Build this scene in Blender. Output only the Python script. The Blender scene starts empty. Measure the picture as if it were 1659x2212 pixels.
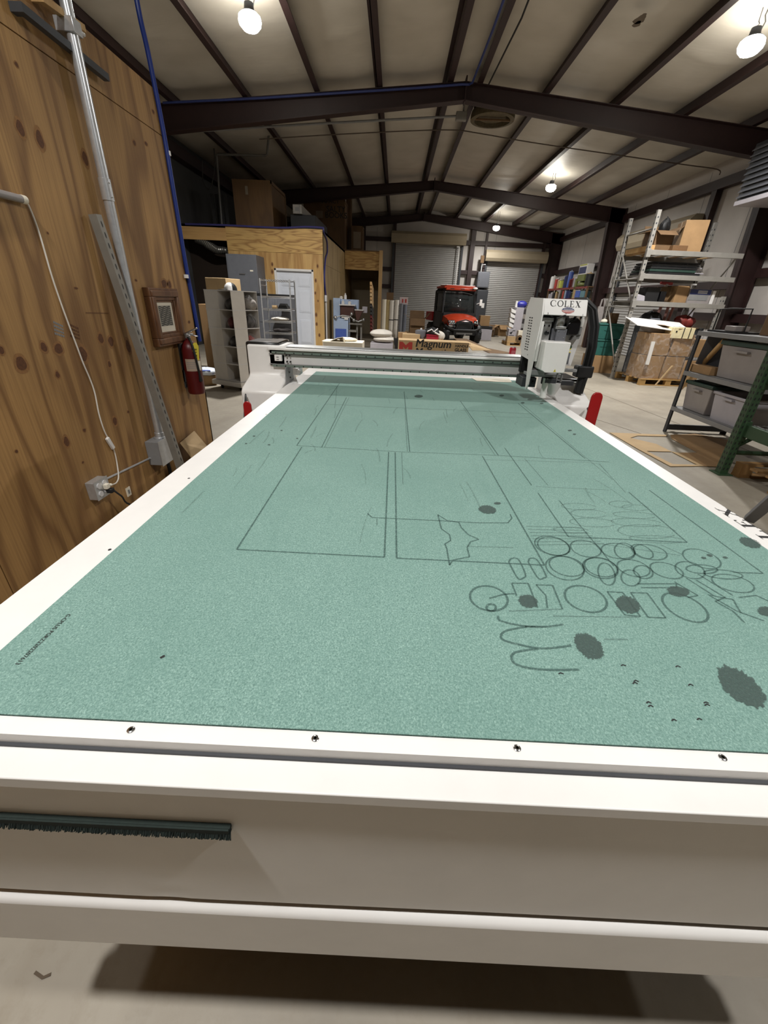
import bpy, math, random
from mathutils import Vector as V, Matrix as M
random.seed(7)
S = bpy.context.scene
COL = S.collection
R = math.radians

# ------------------------------------------------------------------ camera
FPX, CX, CY, H = 885.95, 829.5, 1106.0, 1.40
PITCH, ROLL, YAW = R(27.295), R(2.545), R(-0.358)
FW = V((math.sin(YAW)*math.cos(PITCH), math.cos(YAW)*math.cos(PITCH), -math.sin(PITCH)))
_r0 = FW.cross(V((0, 0, 1))).normalized()
_u0 = _r0.cross(FW)
RT = _r0*math.cos(ROLL) + _u0*math.sin(ROLL)
UP = -_r0*math.sin(ROLL) + _u0*math.cos(ROLL)
CAMP = V((0, 0, H))
cam = bpy.data.cameras.new('camera')
cam.sensor_fit = 'HORIZONTAL'
cam.sensor_width = 36.0
cam.lens = 36.0*FPX/1659.0
cam.clip_start = 0.02
cam.clip_end = 200
camo = bpy.data.objects.new('camera', cam)
COL.objects.link(camo)
camo.matrix_world = M(((RT.x, UP.x, -FW.x, 0), (RT.y, UP.y, -FW.y, 0), (RT.z, UP.z, -FW.z, H), (0, 0, 0, 1)))
S.camera = camo

def ray(x, y):
    return FW + RT*((x-CX)/FPX) - UP*((y-CY)/FPX)
def PZ(x, y, z):
    d = ray(x, y); return CAMP + d*((z-H)/d.z)
def PY(x, y, Y):
    d = ray(x, y); return CAMP + d*(Y/d.y)
def PX(x, y, X):
    d = ray(x, y); return CAMP + d*(X/d.x)

# ------------------------------------------------------------------ materials
def lin(c):
    c = c/255.0
    return c/12.92 if c <= 0.04045 else ((c+0.055)/1.055)**2.4
def L(rgb, k=1.0):
    return (min(1, lin(rgb[0])*k), min(1, lin(rgb[1])*k), min(1, lin(rgb[2])*k), 1)
MATS = {}
def newmat(name):
    m = bpy.data.materials.new(name); m.use_nodes = True
    MATS[name] = m
    nt = m.node_tree
    return m, nt, nt.nodes['Principled BSDF'], nt.nodes, nt.links
def coords(nt, kind='Object', scale=(1, 1, 1)):
    tc = nt.nodes.new('ShaderNodeTexCoord'); mp = nt.nodes.new('ShaderNodeMapping')
    mp.inputs['Scale'].default_value = scale
    nt.links.new(tc.outputs[kind], mp.inputs['Vector'])
    return mp.outputs['Vector']
def noise(nt, vec, scale, detail=3, rough=.5, dist=0):
    n = nt.nodes.new('ShaderNodeTexNoise')
    n.inputs['Scale'].default_value = scale; n.inputs['Detail'].default_value = detail
    n.inputs['Roughness'].default_value = rough; n.inputs['Distortion'].default_value = dist
    nt.links.new(vec, n.inputs['Vector'])
    return n.outputs['Fac']
def ramp(nt, fac, stops):
    r = nt.nodes.new('ShaderNodeValToRGB')
    while len(r.color_ramp.elements) < len(stops):
        r.color_ramp.elements.new(.5)
    for e, (p, c) in zip(r.color_ramp.elements, stops):
        e.position = p; e.color = c
    nt.links.new(fac, r.inputs['Fac'])
    return r.outputs['Color']
def bumpto(nt, b, h, strength, dist=.01):
    n = nt.nodes.new('ShaderNodeBump')
    n.inputs['Strength'].default_value = strength; n.inputs['Distance'].default_value = dist
    nt.links.new(h, n.inputs['Height']); nt.links.new(n.outputs['Normal'], b.inputs['Normal'])
def math_(nt, op, a, b=None):
    n = nt.nodes.new('ShaderNodeMath'); n.operation = op
    for i, v in enumerate((a, b)):
        if v is None: continue
        if isinstance(v, (int, float)): n.inputs[i].default_value = v
        else: nt.links.new(v, n.inputs[i])
    return n.outputs[0]
def mix(nt, fac, a, b):
    n = nt.nodes.new('ShaderNodeMix'); n.data_type = 'RGBA'
    if isinstance(fac, (int, float)): n.inputs[0].default_value = fac
    else: nt.links.new(fac, n.inputs[0])
    for i, v in ((6, a), (7, b)):
        if isinstance(v, tuple): n.inputs[i].default_value = v
        else: nt.links.new(v, n.inputs[i])
    return n.outputs[2]
def mt(name, rgb, rough=.55, metal=0, var=.10, scale=9, bump=0, bscale=60, emis=None, alpha=None):
    m, nt, b, N, K = newmat(name)
    vec = coords(nt)
    f = noise(nt, vec, scale, 4, .6)
    K.new(ramp(nt, f, [(.3, L(rgb, 1-var)), (.7, L(rgb, 1+var))]), b.inputs['Base Color'])
    b.inputs['Roughness'].default_value = rough; b.inputs['Metallic'].default_value = metal
    if bump:
        bumpto(nt, b, noise(nt, vec, bscale, 3), bump)
    if emis:
        b.inputs['Emission Color'].default_value = L(rgb); b.inputs['Emission Strength'].default_value = emis
    if alpha is not None:
        b.inputs['Alpha'].default_value = alpha
    return m
def ply(name, light, dark, sc=(3, 3, .35), freq=22, fine=(60, 60, 1.6), rough=.6, contrast=1.0, nsc=1.0):
    m, nt, b, N, K = newmat(name)
    v1 = coords(nt, 'Object', sc)
    f = noise(nt, v1, nsc, 2.5, .45, .3)
    s = math_(nt, 'SINE', math_(nt, 'MULTIPLY', f, freq*2))
    s = math_(nt, 'MULTIPLY_ADD', s, .5); nt.nodes[-1].inputs[2].default_value = .5
    s = math_(nt, 'POWER', s, 2.2)
    v2 = coords(nt, 'Object', fine)
    g = noise(nt, v2, 1.0, 4, .6)
    v3 = coords(nt, 'Object', (1, 1, 1))
    big = noise(nt, v3, .9, 3, .5)
    base = ramp(nt, big, [(.3, L(light, .80)), (.72, L(light, 1.12))])
    k = math_(nt, 'MULTIPLY', s, .62*contrast)
    c1 = mix(nt, k, base, L(dark))
    k2 = math_(nt, 'MULTIPLY', ramp(nt, g, [(.42, (0, 0, 0, 1)), (.72, (1, 1, 1, 1))]), .38*contrast)
    c2 = mix(nt, k2, c1, L(dark, .8))
    K.new(c2, b.inputs['Base Color'])
    b.inputs['Roughness'].default_value = rough
    bumpto(nt, b, g, .15, .004)
    return m

# ------------------------------------------------------------------ mesh builder
class MB:
    def __init__(s):
        s.v = []; s.f = []; s.m = []
    def add(s, vs, fs, m=0):
        o = len(s.v); s.v += [V(p) for p in vs]
        for f in fs:
            s.f.append([i+o for i in f]); s.m.append(m)
        return s
    def box(s, x0, x1, y0, y1, z0, z1, m=0):
        return s.obox(((x0+x1)/2, (y0+y1)/2, (z0+z1)/2), (abs(x1-x0), abs(y1-y0), abs(z1-z0)), None, m)
    def obox(s, c, size, rot=None, m=0):
        c = V(c); a, b, d = size[0]/2, size[1]/2, size[2]/2
        vs = [V((x, y, z)) for z in (-d, d) for y in (-b, b) for x in (-a, a)]
        if rot is not None: vs = [rot @ p for p in vs]
        vs = [p+c for p in vs]
        return s.add(vs, [(0, 2, 3, 1), (4, 5, 7, 6), (0, 1, 5, 4), (2, 6, 7, 3), (0, 4, 6, 2), (1, 3, 7, 5)], m)
    def poly(s, pts, m=0):
        return s.add(pts, [tuple(range(len(pts)))], m)
    def prism(s, pts, ext, m=0):
        n = len(pts); ext = V(ext); a = [V(p) for p in pts]; b = [p+ext for p in a]
        fs = [tuple(reversed(range(n))), tuple(range(n, 2*n))]
        for i in range(n):
            j = (i+1) % n; fs.append((i, j, n+j, n+i))
        return s.add(a+b, fs, m)
    def cyl(s, p0, p1, r0, r1=None, n=14, m=0, caps=True):
        r1 = r0 if r1 is None else r1
        p0, p1 = V(p0), V(p1); d = (p1-p0).normalized()
        t = V((0, 0, 1)) if abs(d.z) < .9 else V((1, 0, 0))
        a = d.cross(t).normalized(); b = d.cross(a)
        vs = []
        for p, r in ((p0, r0), (p1, r1)):
            for i in range(n):
                an = 2*math.pi*i/n
                vs.append(p + a*(r*math.cos(an)) + b*(r*math.sin(an)))
        fs = [(i, (i+1) % n, n+(i+1) % n, n+i) for i in range(n)]
        if caps: fs += [tuple(reversed(range(n))), tuple(range(n, 2*n))]
        return s.add(vs, fs, m)
    def tube(s, pts, r, n=8, m=0):
        pts = [V(p) for p in pts]; vs = []; k = len(pts); pa = None
        for i, p in enumerate(pts):
            d = (pts[min(i+1, k-1)]-pts[max(i-1, 0)]).normalized()
            if pa is None:
                t = V((0, 0, 1)) if abs(d.z) < .9 else V((1, 0, 0))
                a = d.cross(t).normalized()
            else:
                a = (pa - d*pa.dot(d)).normalized()
            pa = a; b = d.cross(a)
            rr = r[i] if isinstance(r, (list, tuple)) else r
            for j in range(n):
                an = 2*math.pi*j/n
                vs.append(p + a*(rr*math.cos(an)) + b*(rr*math.sin(an)))
        fs = []
        for i in range(k-1):
            for j in range(n):
                q = (j+1) % n
                fs.append((i*n+j, i*n+q, (i+1)*n+q, (i+1)*n+j))
        fs += [tuple(reversed(range(n))), tuple(range((k-1)*n, k*n))]
        return s.add(vs, fs, m)
    def lathe(s, prof, c=(0, 0, 0), rot=None, n=20, m=0):
        vs = []; c = V(c); k = len(prof)
        for r, z in prof:
            for i in range(n):
                an = 2*math.pi*i/n
                p = V((r*math.cos(an), r*math.sin(an), z))
                if rot is not None: p = rot @ p
                vs.append(p+c)
        fs = []
        for i in range(k-1):
            for j in range(n):
                q = (j+1) % n
                fs.append((i*n+j, i*n+q, (i+1)*n+q, (i+1)*n+j))
        fs += [tuple(reversed(range(n))), tuple(range((k-1)*n, k*n))]
        return s.add(vs, fs, m)
    def ell(s, c, rad, rot=None, nu=16, nv=9, m=0, fn=None):
        vs = []; c = V(c)
        for j in range(nv+1):
            th = math.pi*(j+.001)/(nv+.002)
            for i in range(nu):
                ph = 2*math.pi*i/nu
                p = V((rad[0]*math.sin(th)*math.cos(ph), rad[1]*math.sin(th)*math.sin(ph), rad[2]*math.cos(th)))
                if fn: p = fn(p)
                if rot is not None: p = rot @ p
                vs.append(p+c)
        fs = []
        for j in range(nv):
            for i in range(nu):
                q = (i+1) % nu
                fs.append((j*nu+i, (j+1)*nu+i, (j+1)*nu+q, j*nu+q))
        fs += [tuple(range(nu)), tuple(reversed(range(nv*nu, (nv+1)*nu)))]
        return s.add(vs, fs, m)
    def ribbon(s, pts, w, nrm=(0, 0, 1), m=0):
        pts = [V(p) for p in pts]; nrm = V(nrm); k = len(pts); vs = []
        for i, p in enumerate(pts):
            d = (pts[min(i+1, k-1)]-pts[max(i-1, 0)])
            if d.length < 1e-7: d = V((1, 0, 0))
            t = nrm.cross(d).normalized()*(w/2)
            vs += [p-t, p+t]
        return s.add(vs, [(2*i, 2*i+2, 2*i+3, 2*i+1) for i in range(k-1)], m)
    def text(s, body, size, org, xd, yd, m=0, bold=0, shear=0, align='LEFT', depth=0):
        cu = bpy.data.curves.new('t', 'FONT'); cu.body = body; cu.size = size; cu.offset = bold; cu.shear = shear
        cu.align_x = align; cu.resolution_u = 3
        o = bpy.data.objects.new('t', cu); COL.objects.link(o)
        bpy.context.view_layer.update()
        me = bpy.data.meshes.new_from_object(o.evaluated_get(bpy.context.evaluated_depsgraph_get()))
        org, xd, yd = V(org), V(xd).normalized(), V(yd).normalized()
        s.add([org + xd*v.co.x + yd*v.co.y for v in me.vertices], [tuple(p.vertices) for p in me.polygons], m)
        bpy.data.objects.remove(o); bpy.data.curves.remove(cu); bpy.data.meshes.remove(me)
        return s

WM = {}
def tag(o, label=None, cat=None, group=None, kind=None):
    if label: o['label'] = label
    if cat: o['category'] = cat
    if group: o['group'] = group
    if kind: o['kind'] = kind
    return o
def thing(name, label, cat, loc=(0, 0, 0), rz=0, group=None, kind=None):
    o = bpy.data.objects.new(name, None); COL.objects.link(o)
    o.empty_display_size = .1
    o.location = loc; o.rotation_euler = (0, 0, rz)
    WM[o.name] = M.Translation(V(loc)) @ M.Rotation(rz, 4, 'Z')
    return tag(o, label, cat, group, kind)
def build(name, mb, mats, parent=None, bevel=0, smooth=True, label=None, cat=None, group=None, kind=None, world=True, org=None, ang=35, solid=0):
    if not isinstance(mats, (list, tuple)): mats = [mats]
    me = bpy.data.meshes.new(name)
    vs = mb.v
    if parent is not None:
        if world:
            inv = WM[parent.name].inverted(); vs = [inv @ p for p in vs]
        base = V((0, 0, 0))
    else:
        if org is None:
            xs = [p.x for p in vs]; ys = [p.y for p in vs]; zs = [p.z for p in vs]
            org = V(((min(xs)+max(xs))/2, (min(ys)+max(ys))/2, min(zs)))
        base = V(org)
    me.from_pydata([tuple(p-base) for p in vs], [], mb.f)
    for m in mats: me.materials.append(m)
    me.polygons.foreach_set('material_index', mb.m)
    me.update()
    if smooth:
        me.shade_smooth(); me.set_sharp_from_angle(angle=R(ang))
    o = bpy.data.objects.new(name, me); COL.objects.link(o)
    if parent is not None:
        o.parent = parent; WM[o.name] = WM[parent.name].copy()
    else:
        o.location = base; WM[o.name] = M.Translation(base)
    if solid:
        md = o.modifiers.new('solid', 'SOLIDIFY'); md.thickness = solid; md.offset = 0
    if bevel:
        md = o.modifiers.new('bevel', 'BEVEL'); md.width = bevel; md.segments = 2; md.limit_method = 'ANGLE'; md.angle_limit = R(40)
    return tag(o, label, cat, group, kind)
def dup(root, loc, rz=None, label=None, group=None):
    r = root.copy(); COL.objects.link(r); r.location = loc
    if rz is not None: r.rotation_euler = (0, 0, rz)
    if label: r['label'] = label
    if group: r['group'] = group
    for ch in list(root.children):
        c = ch.copy(); COL.objects.link(c); c.parent = r
        for g in list(ch.children):
            d = g.copy(); COL.objects.link(d); d.parent = c
    return r
def rotz(a): return M.Rotation(a, 3, 'Z')
def roty(a): return M.Rotation(a, 3, 'Y')
def rotx(a): return M.Rotation(a, 3, 'X')
# ------------------------------------------------------------------ material set
WHITE = mt('white_enamel', (226, 224, 221), .38, var=.03)
PANELW = mt('white_plastic', (206, 204, 203), .45, var=.03)
GREYP = mt('grey_steel_paint', (98, 100, 106), .5, var=.06)
DGREY = mt('charcoal_paint', (52, 54, 58), .55, var=.08)
MGREY = mt('mid_grey', (128, 128, 128), .5, var=.06)
BLACK = mt('black_rubber', (20, 20, 21), .6, var=.1)
BLACKG = mt('black_gloss', (16, 16, 18), .25, var=.1)
STEEL = mt('galvanised_steel', (206, 208, 211), .28, metal=.65, var=.08, scale=30)
ALU = mt('brushed_aluminium', (190, 192, 192), .35, metal=.85, var=.05, scale=40)
CHROME = mt('chrome', (200, 202, 205), .18, metal=1, var=.03)
RACKW = mt('rack_grey', (132, 129, 123), .5, var=.08)
PRIMER = mt('red_oxide_primer', (44, 26, 25), .55, var=.12, scale=4)
CARD = mt('cardboard', (148, 117, 80), .8, var=.10, scale=5)
CARDD = mt('cardboard_dark', (106, 82, 56), .85, var=.12, scale=5)
CARDL = mt('cardboard_light', (180, 153, 114), .8, var=.08, scale=5)
TAPE = mt('packing_tape', (176, 142, 98), .3, var=.05)
INK = mt('black_ink', (24, 24, 26), .6, var=.05)
REDINK = mt('red_ink', (168, 52, 44), .6, var=.06)
RED = mt('red_enamel', (158, 18, 22), .35, var=.06)
DRED = mt('dark_red', (84, 12, 14), .4, var=.1)
ORANGE = mt('orange_body', (168, 56, 30), .3, var=.06)
BLUE = mt('blue_pipe', (30, 52, 128), .4, var=.08)
LBLUE = mt('light_blue_paint', (165, 184, 212), .45, var=.05)
SBLUE = mt('blue_panel', (72, 98, 178), .45, var=.06)
NAVY = mt('navy_print', (34, 44, 92), .5, var=.08)
YELLOW = mt('yellow_tag', (224, 206, 70), .6, var=.06)
GREEN = mt('green_tote', (48, 102, 94), .5, var=.06)
RGREEN = mt('rack_green', (46, 70, 46), .45, var=.08)
DGREEN = mt('dark_green_plastic', (40, 62, 54), .5, var=.08)
TRANS = mt('frosted_plastic', (146, 140, 138), .35, var=.07, scale=6)
TRANS2 = mt('cloudy_plastic', (168, 164, 170), .35, var=.06, scale=6)
CLOTH = mt('white_cloth', (214, 208, 198), .85, var=.05, bump=.2)
CREAM = mt('cream_paper', (230, 222, 204), .8, var=.04)
BEIGE = mt('beige_door_paint', (150, 136, 112), .6, var=.05)
PINE = ply('pine_lumber', (206, 170, 118), (152, 112, 66), (2, 2, .3), 12)
PINEX = ply('pine_board', (206, 164, 104), (150, 104, 54), (.3, 2, 2), 12, (1.6, 60, 60))
PLYV = ply('plywood_upright_grain', (170, 131, 80), (104, 68, 34), (3.0, 3.0, .42), 19, (80, 80, 1.4), contrast=1.1)
PLYH = ply('plywood_level_grain', (208, 170, 104), (138, 94, 44), (.9, 3, 5.5), 20, (1.6, 60, 60), contrast=1.1)
PLYO = ply('plywood_office', (204, 166, 104), (150, 104, 50), (3, 3, .4), 14, (60, 60, 1.4), contrast=.95)
PLYS = ply('plywood_pale', (176, 152, 108), (130, 102, 62), (3, 3, .5), 12, (60, 60, 1.4), contrast=.7)
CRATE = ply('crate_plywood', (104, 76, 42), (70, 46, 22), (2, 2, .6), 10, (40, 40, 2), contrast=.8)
OAKF = ply('walnut_frame', (120, 84, 58), (78, 50, 34), (8, 8, 1.2), 9, (160, 160, 6), rough=.4)
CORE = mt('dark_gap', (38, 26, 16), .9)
KNOTR = mt('knot_ring', (140, 100, 58), .7, var=.2, scale=60)
KNOT = mt('knot_core', (92, 56, 30), .7, var=.3, scale=90)
SKIN = mt('white_vinyl_wall', (188, 182, 176), .6, var=.05, scale=2, bump=.15, bscale=3)
LEFTW = mt('shadow_grey_wall', (74, 74, 74), .7, var=.08, scale=3)  # left wall: its lack of light is put into the grey

# floor concrete with stains and control joints
m, nt, b, N, K = newmat('concrete')
vec = coords(nt)
f1 = noise(nt, vec, .9, 6, .65); f2 = noise(nt, vec, 14, 5, .7); f3 = noise(nt, coords(nt, 'Object', (5, .7, 1)), 1.2, 4, .6)
c = ramp(nt, f1, [(.28, L((126, 119, 107))), (.5, L((148, 140, 126))), (.75, L((164, 157, 143)))])
c = mix(nt, math_(nt, 'MULTIPLY', ramp(nt, f2, [(.5, (0, 0, 0, 1)), (.75, (1, 1, 1, 1))]), .35), c, L((120, 108, 90)))
c = mix(nt, math_(nt, 'MULTIPLY', ramp(nt, f3, [(.5, (0, 0, 0, 1)), (.8, (1, 1, 1, 1))]), .3), c, L((126, 112, 92)))
K.new(c, b.inputs['Base Color']); b.inputs['Roughness'].default_value = .5
bumpto(nt, b, f2, .12, .004)
CONC = m
JOINT = mt('joint_line', (92, 80, 66), .9)

# ceiling insulation: white vinyl scrim
m, nt, b, N, K = newmat('vinyl_insulation')
vec = coords(nt)
f1 = noise(nt, vec, 1.4, 3, .5); f2 = noise(nt, coords(nt, 'Object', (1.0, 3.2, 1)), 1.3, 3, .5, .4)
K.new(ramp(nt, f1, [(.3, L((190, 184, 172))), (.7, L((206, 200, 189)))]), b.inputs['Base Color'])
b.inputs['Roughness'].default_value = .55
bumpto(nt, b, f2, .14, .05)
VINYL = m

# green felt with worn fibre texture
m, nt, b, N, K = newmat('green_felt')
vec = coords(nt)
fib = noise(nt, coords(nt, 'Object', (1, .75, 1)), 420, 4, .75, .6); f2 = noise(nt, vec, 2.2, 5, .6); f3 = noise(nt, coords(nt, 'Object', (9, 1.3, 1)), 1.6, 4, .6)
mid = noise(nt, vec, 130, 3, .7)
c = ramp(nt, fib, [(.30, L((76, 108, 101))), (.50, L((114, 148, 139))), (.70, L((156, 186, 177)))])
c = mix(nt, math_(nt, 'MULTIPLY', ramp(nt, f2, [(.42, (0, 0, 0, 1)), (.74, (1, 1, 1, 1))]), .40), c, L((94, 130, 121)))
c = mix(nt, math_(nt, 'MULTIPLY', ramp(nt, f3, [(.52, (0, 0, 0, 1)), (.8, (1, 1, 1, 1))]), .28), c, L((94, 130, 121)))
c = mix(nt, math_(nt, 'MULTIPLY', ramp(nt, mid, [(.5, (0, 0, 0, 1)), (.7, (1, 1, 1, 1))]), .3), c, L((94, 130, 121)))
K.new(c, b.inputs['Base Color']); b.inputs['Roughness'].default_value = .9
bumpto(nt, b, fib, .35, .002)
b.inputs['Sheen Weight'].default_value = .35; b.inputs['Sheen Roughness'].default_value = .3; b.inputs['Sheen Tint'].default_value = (.72, .86, .80, 1)
FELT = m
def markmat(name, rgb, lo, hi, sc):
    m, nt, b, N, K = newmat(name)
    vec = coords(nt)
    f = noise(nt, vec, sc, 4, .75)
    K.new(ramp(nt, f, [(.3, L(rgb, .85)), (.7, L(rgb, 1.15))]), b.inputs['Base Color'])
    b.inputs['Roughness'].default_value = .9
    K.new(ramp(nt, f, [(.32, (lo, lo, lo, 1)), (.62, (hi, hi, hi, 1))]), b.inputs['Alpha'])
    return m
CUT = markmat('cut_line', (68, 96, 91), .22, .85, 260)
CUTF = markmat('faint_cut_line', (88, 114, 109), .10, .55, 260)
SCUFF = markmat('felt_scuff', (92, 120, 113), .02, .30, 180)
STAIN = markmat('burn_stain', (64, 80, 76), .38, .90, 330)

GLASS, nt, b, N, K = newmat('clear_glass')
b.inputs['Base Color'].default_value = (.03, .035, .035, 1); b.inputs['Roughness'].default_value = .03
b.inputs['Alpha'].default_value = .6
FILM, nt, b, N, K = newmat('clear_film')
b.inputs['Base Color'].default_value = (.75, .74, .74, 1); b.inputs['Roughness'].default_value = .12
_f = noise(nt, coords(nt), 7, 3, .6, 1.0)
K.new(ramp(nt, _f, [(.45, (.05, .05, .05, 1)), (.75, (.30, .30, .30, 1))]), b.inputs['Alpha'])
bumpto(nt, b, _f, .8, .05)
LENS, nt, b, N, K = newmat('lamp_lens')
b.inputs['Emission Color'].default_value = (1, .95, .85, 1); b.inputs['Emission Strength'].default_value = 75

LENS2, nt, b, N, K = newmat('dim_lamp_lens')
b.inputs['Emission Color'].default_value = (1, .96, .9, 1); b.inputs['Emission Strength'].default_value = 36
# ------------------------------------------------------------------ room shell
XL, XR, YE, YB, XM = -5.8, 8.1, 24.6, -9.0, 1.15
def ztop(x): return 5.20 - abs(x-XM)/12.0
mb = MB(); mb.box(XL, XR, YB, YE, -.1, 0)
for a, b2 in (((1300, 852), (1470, 917)), ((1302, 640+1150/4.2535), (1350, 640+1215/4.2535)), ((1060, 730), (1130, 735))):
    p, q = PZ(a[0], a[1], .0012), PZ(b2[0], b2[1], .0012); d = (q-p)*.7
    mb.ribbon([p-d, q+d], .012, m=1)
# cracks and scraps on the slab
for pts in (((75, 2100), (92, 2112), (110, 2104)),):
    mb.ribbon([PZ(x, y, .0015) for x, y in pts], .006, m=1)
build('floor', mb, [CONC, JOINT], kind='structure', smooth=False, label='pale worn concrete floor slab of the workshop', cat='floor', org=(0, 0, 0))

# ceiling: two slopes of sagging insulation
PUR = [-4.68, -3.20, -1.78, -.56, .80, 1.46, 2.76, 4.15, 5.52, 6.90]
def sag(x, y):
    xs = [XL]+PUR+[XR]
    for a, b2 in zip(xs, xs[1:]):
        if a <= x <= b2:
            t = (x-a)/(b2-a); s = math.sin(math.pi*t)
            w = 0
            for yc in (-4.6, 1.4, 5.2, 9.2, 13.5, 17.3, 21.8):
                w += math.exp(-((y-yc-.25*math.sin(a*3+t*2))/.10)**2)
            return -.035*s*(1+.3*math.sin(y*.9+a)) - .022*s*w
    return 0
mb = MB(); nx, ny = 110, 300
for j in range(ny+1):
    for i in range(nx+1):
        x = XL + (XR-XL)*i/nx; y = YB + (YE-YB)*j/ny
        mb.v.append(V((x, y, ztop(x)+.215+sag(x, y))))
for j in range(ny):
    for i in range(nx):
        a = j*(nx+1)+i
        mb.f.append([a, a+nx+1, a+nx+2, a+1]); mb.m.append(0)
# dark scuff marks in the insulation
for (px, py, r) in ((1382, 42, .07), (1376, 52, .05), (1388, 36, .05)):
    p = PZ(px, py, 5.05); mb.poly([p+V((r*math.cos(t)*(1+.3*math.sin(3*t)), 1.6*r*math.sin(t), 0)) for t in [k*math.pi/6 for k in range(12)]], 1)
build('ceiling', mb, [VINYL, JOINT], kind='structure', label='sagging white vinyl insulation under the pitched roof', cat='ceiling', org=(0, 0, 0), ang=60)

for i, x in enumerate(PUR):
    z = ztop(x); mb = MB()
    mb.box(x-.006, x+.006, YB, YE, z, z+.20); s = 1 if x < XM else -1
    mb.box(x-.006, x+.10*s, YB, YE, z, z+.02); mb.box(x-.075*s, x+.006, YB, YE, z+.192, z+.20)
    build('ceiling_beam', mb, PRIMER, kind='structure', smooth=False, cat='roof beam', group='roof purlins running the length of the building',
          label='dark red steel purlin running lengthways under the pale roof insulation')

def frame(Y, label):
    t = thing('steel_frame', label, 'steel frame', (XM, Y, 0), 0, 'steel portal frames across the hall', 'structure')
    for s in (-1, 1):
        xo = XR-.05 if s > 0 else XL+.05
        mb = MB()
        top = [(XM, 5.19), (xo, ztop(xo)-.01)]; d0, d1 = .27, .46
        lo = [(XM, 5.19-d0), (xo, ztop(xo)-.01-d1)]
        def P(x, z, y): return (x, Y+y, z)
        mb.prism([P(*top[0], -.006), P(*top[1], -.006), P(*lo[1], -.006), P(*lo[0], -.006)], (0, .012, 0))
        for q in (top, lo):
            a, b2 = q; o = -.012 if q is top else 0
            mb.prism([P(a[0], a[1]+o, -.1), P(b2[0], b2[1]+o, -.1), P(b2[0], b2[1]+o+.012, -.1), P(a[0], a[1]+o+.012, -.1)], (0, .2, 0))
        build('rafter', mb, PRIMER, t, smooth=False)
        mb = MB(); xi0, xi1 = xo-s*.33, xo-s*.58; zt = 4.35
        mb.prism([P(xo, 0, -.006), P(xo, zt+.3, -.006), P(xi1, zt+.3, -.006), P(xi0, 0, -.006)], (0, .012, 0))
        mb.prism([P(xi0, 0, -.1), P(xi1, zt+.3, -.1), P(xi1+s*.014, zt+.3, -.1), P(xi0+s*.014, 0, -.1)], (0, .2, 0))
        mb.box(xo-.007, xo+.007, Y-.1, Y+.1, 0, zt+.3)
        build('column', mb, PRIMER, t, smooth=False)
    mb = MB(); mb.box(XM-.012, XM+.012, Y-.1, Y+.1, 4.90, 5.27)
    build('ridge_plate', mb, PRIMER, t, smooth=False)
    return t
frame(10.9, 'dark red portal frame nearest the cutting table, blue air line along it')
frame(18.2, 'middle dark red portal frame behind the loft crates')
frame(24.35, 'farthest dark red portal frame against the roll-up door wall')

# walls
mb = MB(); mb.box(XR, XR+.1, YB, YE, 0, 4.9)
for k in range(18):
    y = YB + k*1.9; mb.box(XR-.004, XR+.004, y, y+.012, 0, 4.7, 1)
build('wall_right', mb, [SKIN, MGREY], kind='structure', smooth=False, label='white vinyl insulated side wall behind the storage racks', cat='wall')
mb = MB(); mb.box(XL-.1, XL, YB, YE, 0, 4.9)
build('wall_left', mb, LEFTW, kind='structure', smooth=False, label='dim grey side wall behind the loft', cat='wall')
mb = MB(); mb.prism([(XL, YE, 0), (XR, YE, 0), (XR, YE, 4.9), (XM, YE, 5.5), (XL, YE, 4.9)], (0, .1, 0))
for px in (812, 1003, 1035, 1060, 1185):
    p = PY(px, 600, YE); mb.box(p.x, p.x+.015, YE-.004, YE, 0, 4.6, 1)
build('wall_back', mb, [SKIN, MGREY], kind='structure', smooth=False, label='white insulated end wall with two roll-up doors', cat='wall')
mb = MB(); mb.prism([(XL, YB, 0), (XR, YB, 0), (XR, YB, 4.9), (XM, YB, 5.5), (XL, YB, 4.9)], (0, -.1, 0))
build('wall_front', mb, SKIN, kind='structure', smooth=False, label='insulated end wall behind the camera', cat='wall')

# girts and posts of the end wall
tn = [0]
def trim(mb, mats, label, cat, **kw):
    tn[0] += 1
    return build('trim_%d' % tn[0], mb, mats, kind='structure', smooth=False, label=label, cat=cat, **kw)
zg = [PY(1040, 525, 24.4).z, PY(1003, 588, 24.4).z, PY(836, 618, 24.4).z, PY(1168, 636, 24.4).z]
x = lambda px, py=600, Y=24.4: PY(px, py, Y).x
for k, (a, b2, z, lab) in enumerate(((x(788), x(848), zg[0], 'dark red girt left of the taller roll-up door, topmost'), (x(1001, 520), x(1196, 530), zg[0], 'dark red girt above the shorter roll-up door'),
      (x(824), x(847), zg[1], 'dark red girt beside the taller roll-up door at mid height'), (x(824), x(846), zg[2], 'dark red girt beside the taller roll-up door, lowest'),
      (x(992), x(1046), zg[1], 'dark red girt between the two roll-up doors'), (x(1163), XR, zg[1], 'dark red girt in the far corner at mid height'), (x(1158), XR, zg[3], 'dark red girt in the far corner, lowest'))):
    mb = MB(); mb.box(a, b2, YE-.16, YE-.02, z-.09, z+.09)
    trim(mb, PRIMER, lab, 'girt')
for px0, py0, w, lab in ((1018, 560, .22, 'dark red post between the two roll-up doors'), (1187, 570, .2, 'dark red corner post at the far end wall'), (849, 600, .14, 'dark red jamb left of the taller roll-up door'),
                         (1047, 560, .10, 'dark red jamb left of the shorter roll-up door'), (1168, 580, .12, 'dark red jamb right of the shorter roll-up door'), (785, 500, .22, 'dark red post above the loft end')):
    p = PY(px0, py0, 24.4); mb = MB(); mb.box(p.x-w/2, p.x+w/2, YE-.2, YE-.02, 0, ztop(p.x))
    trim(mb, PRIMER, lab, 'post')
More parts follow.
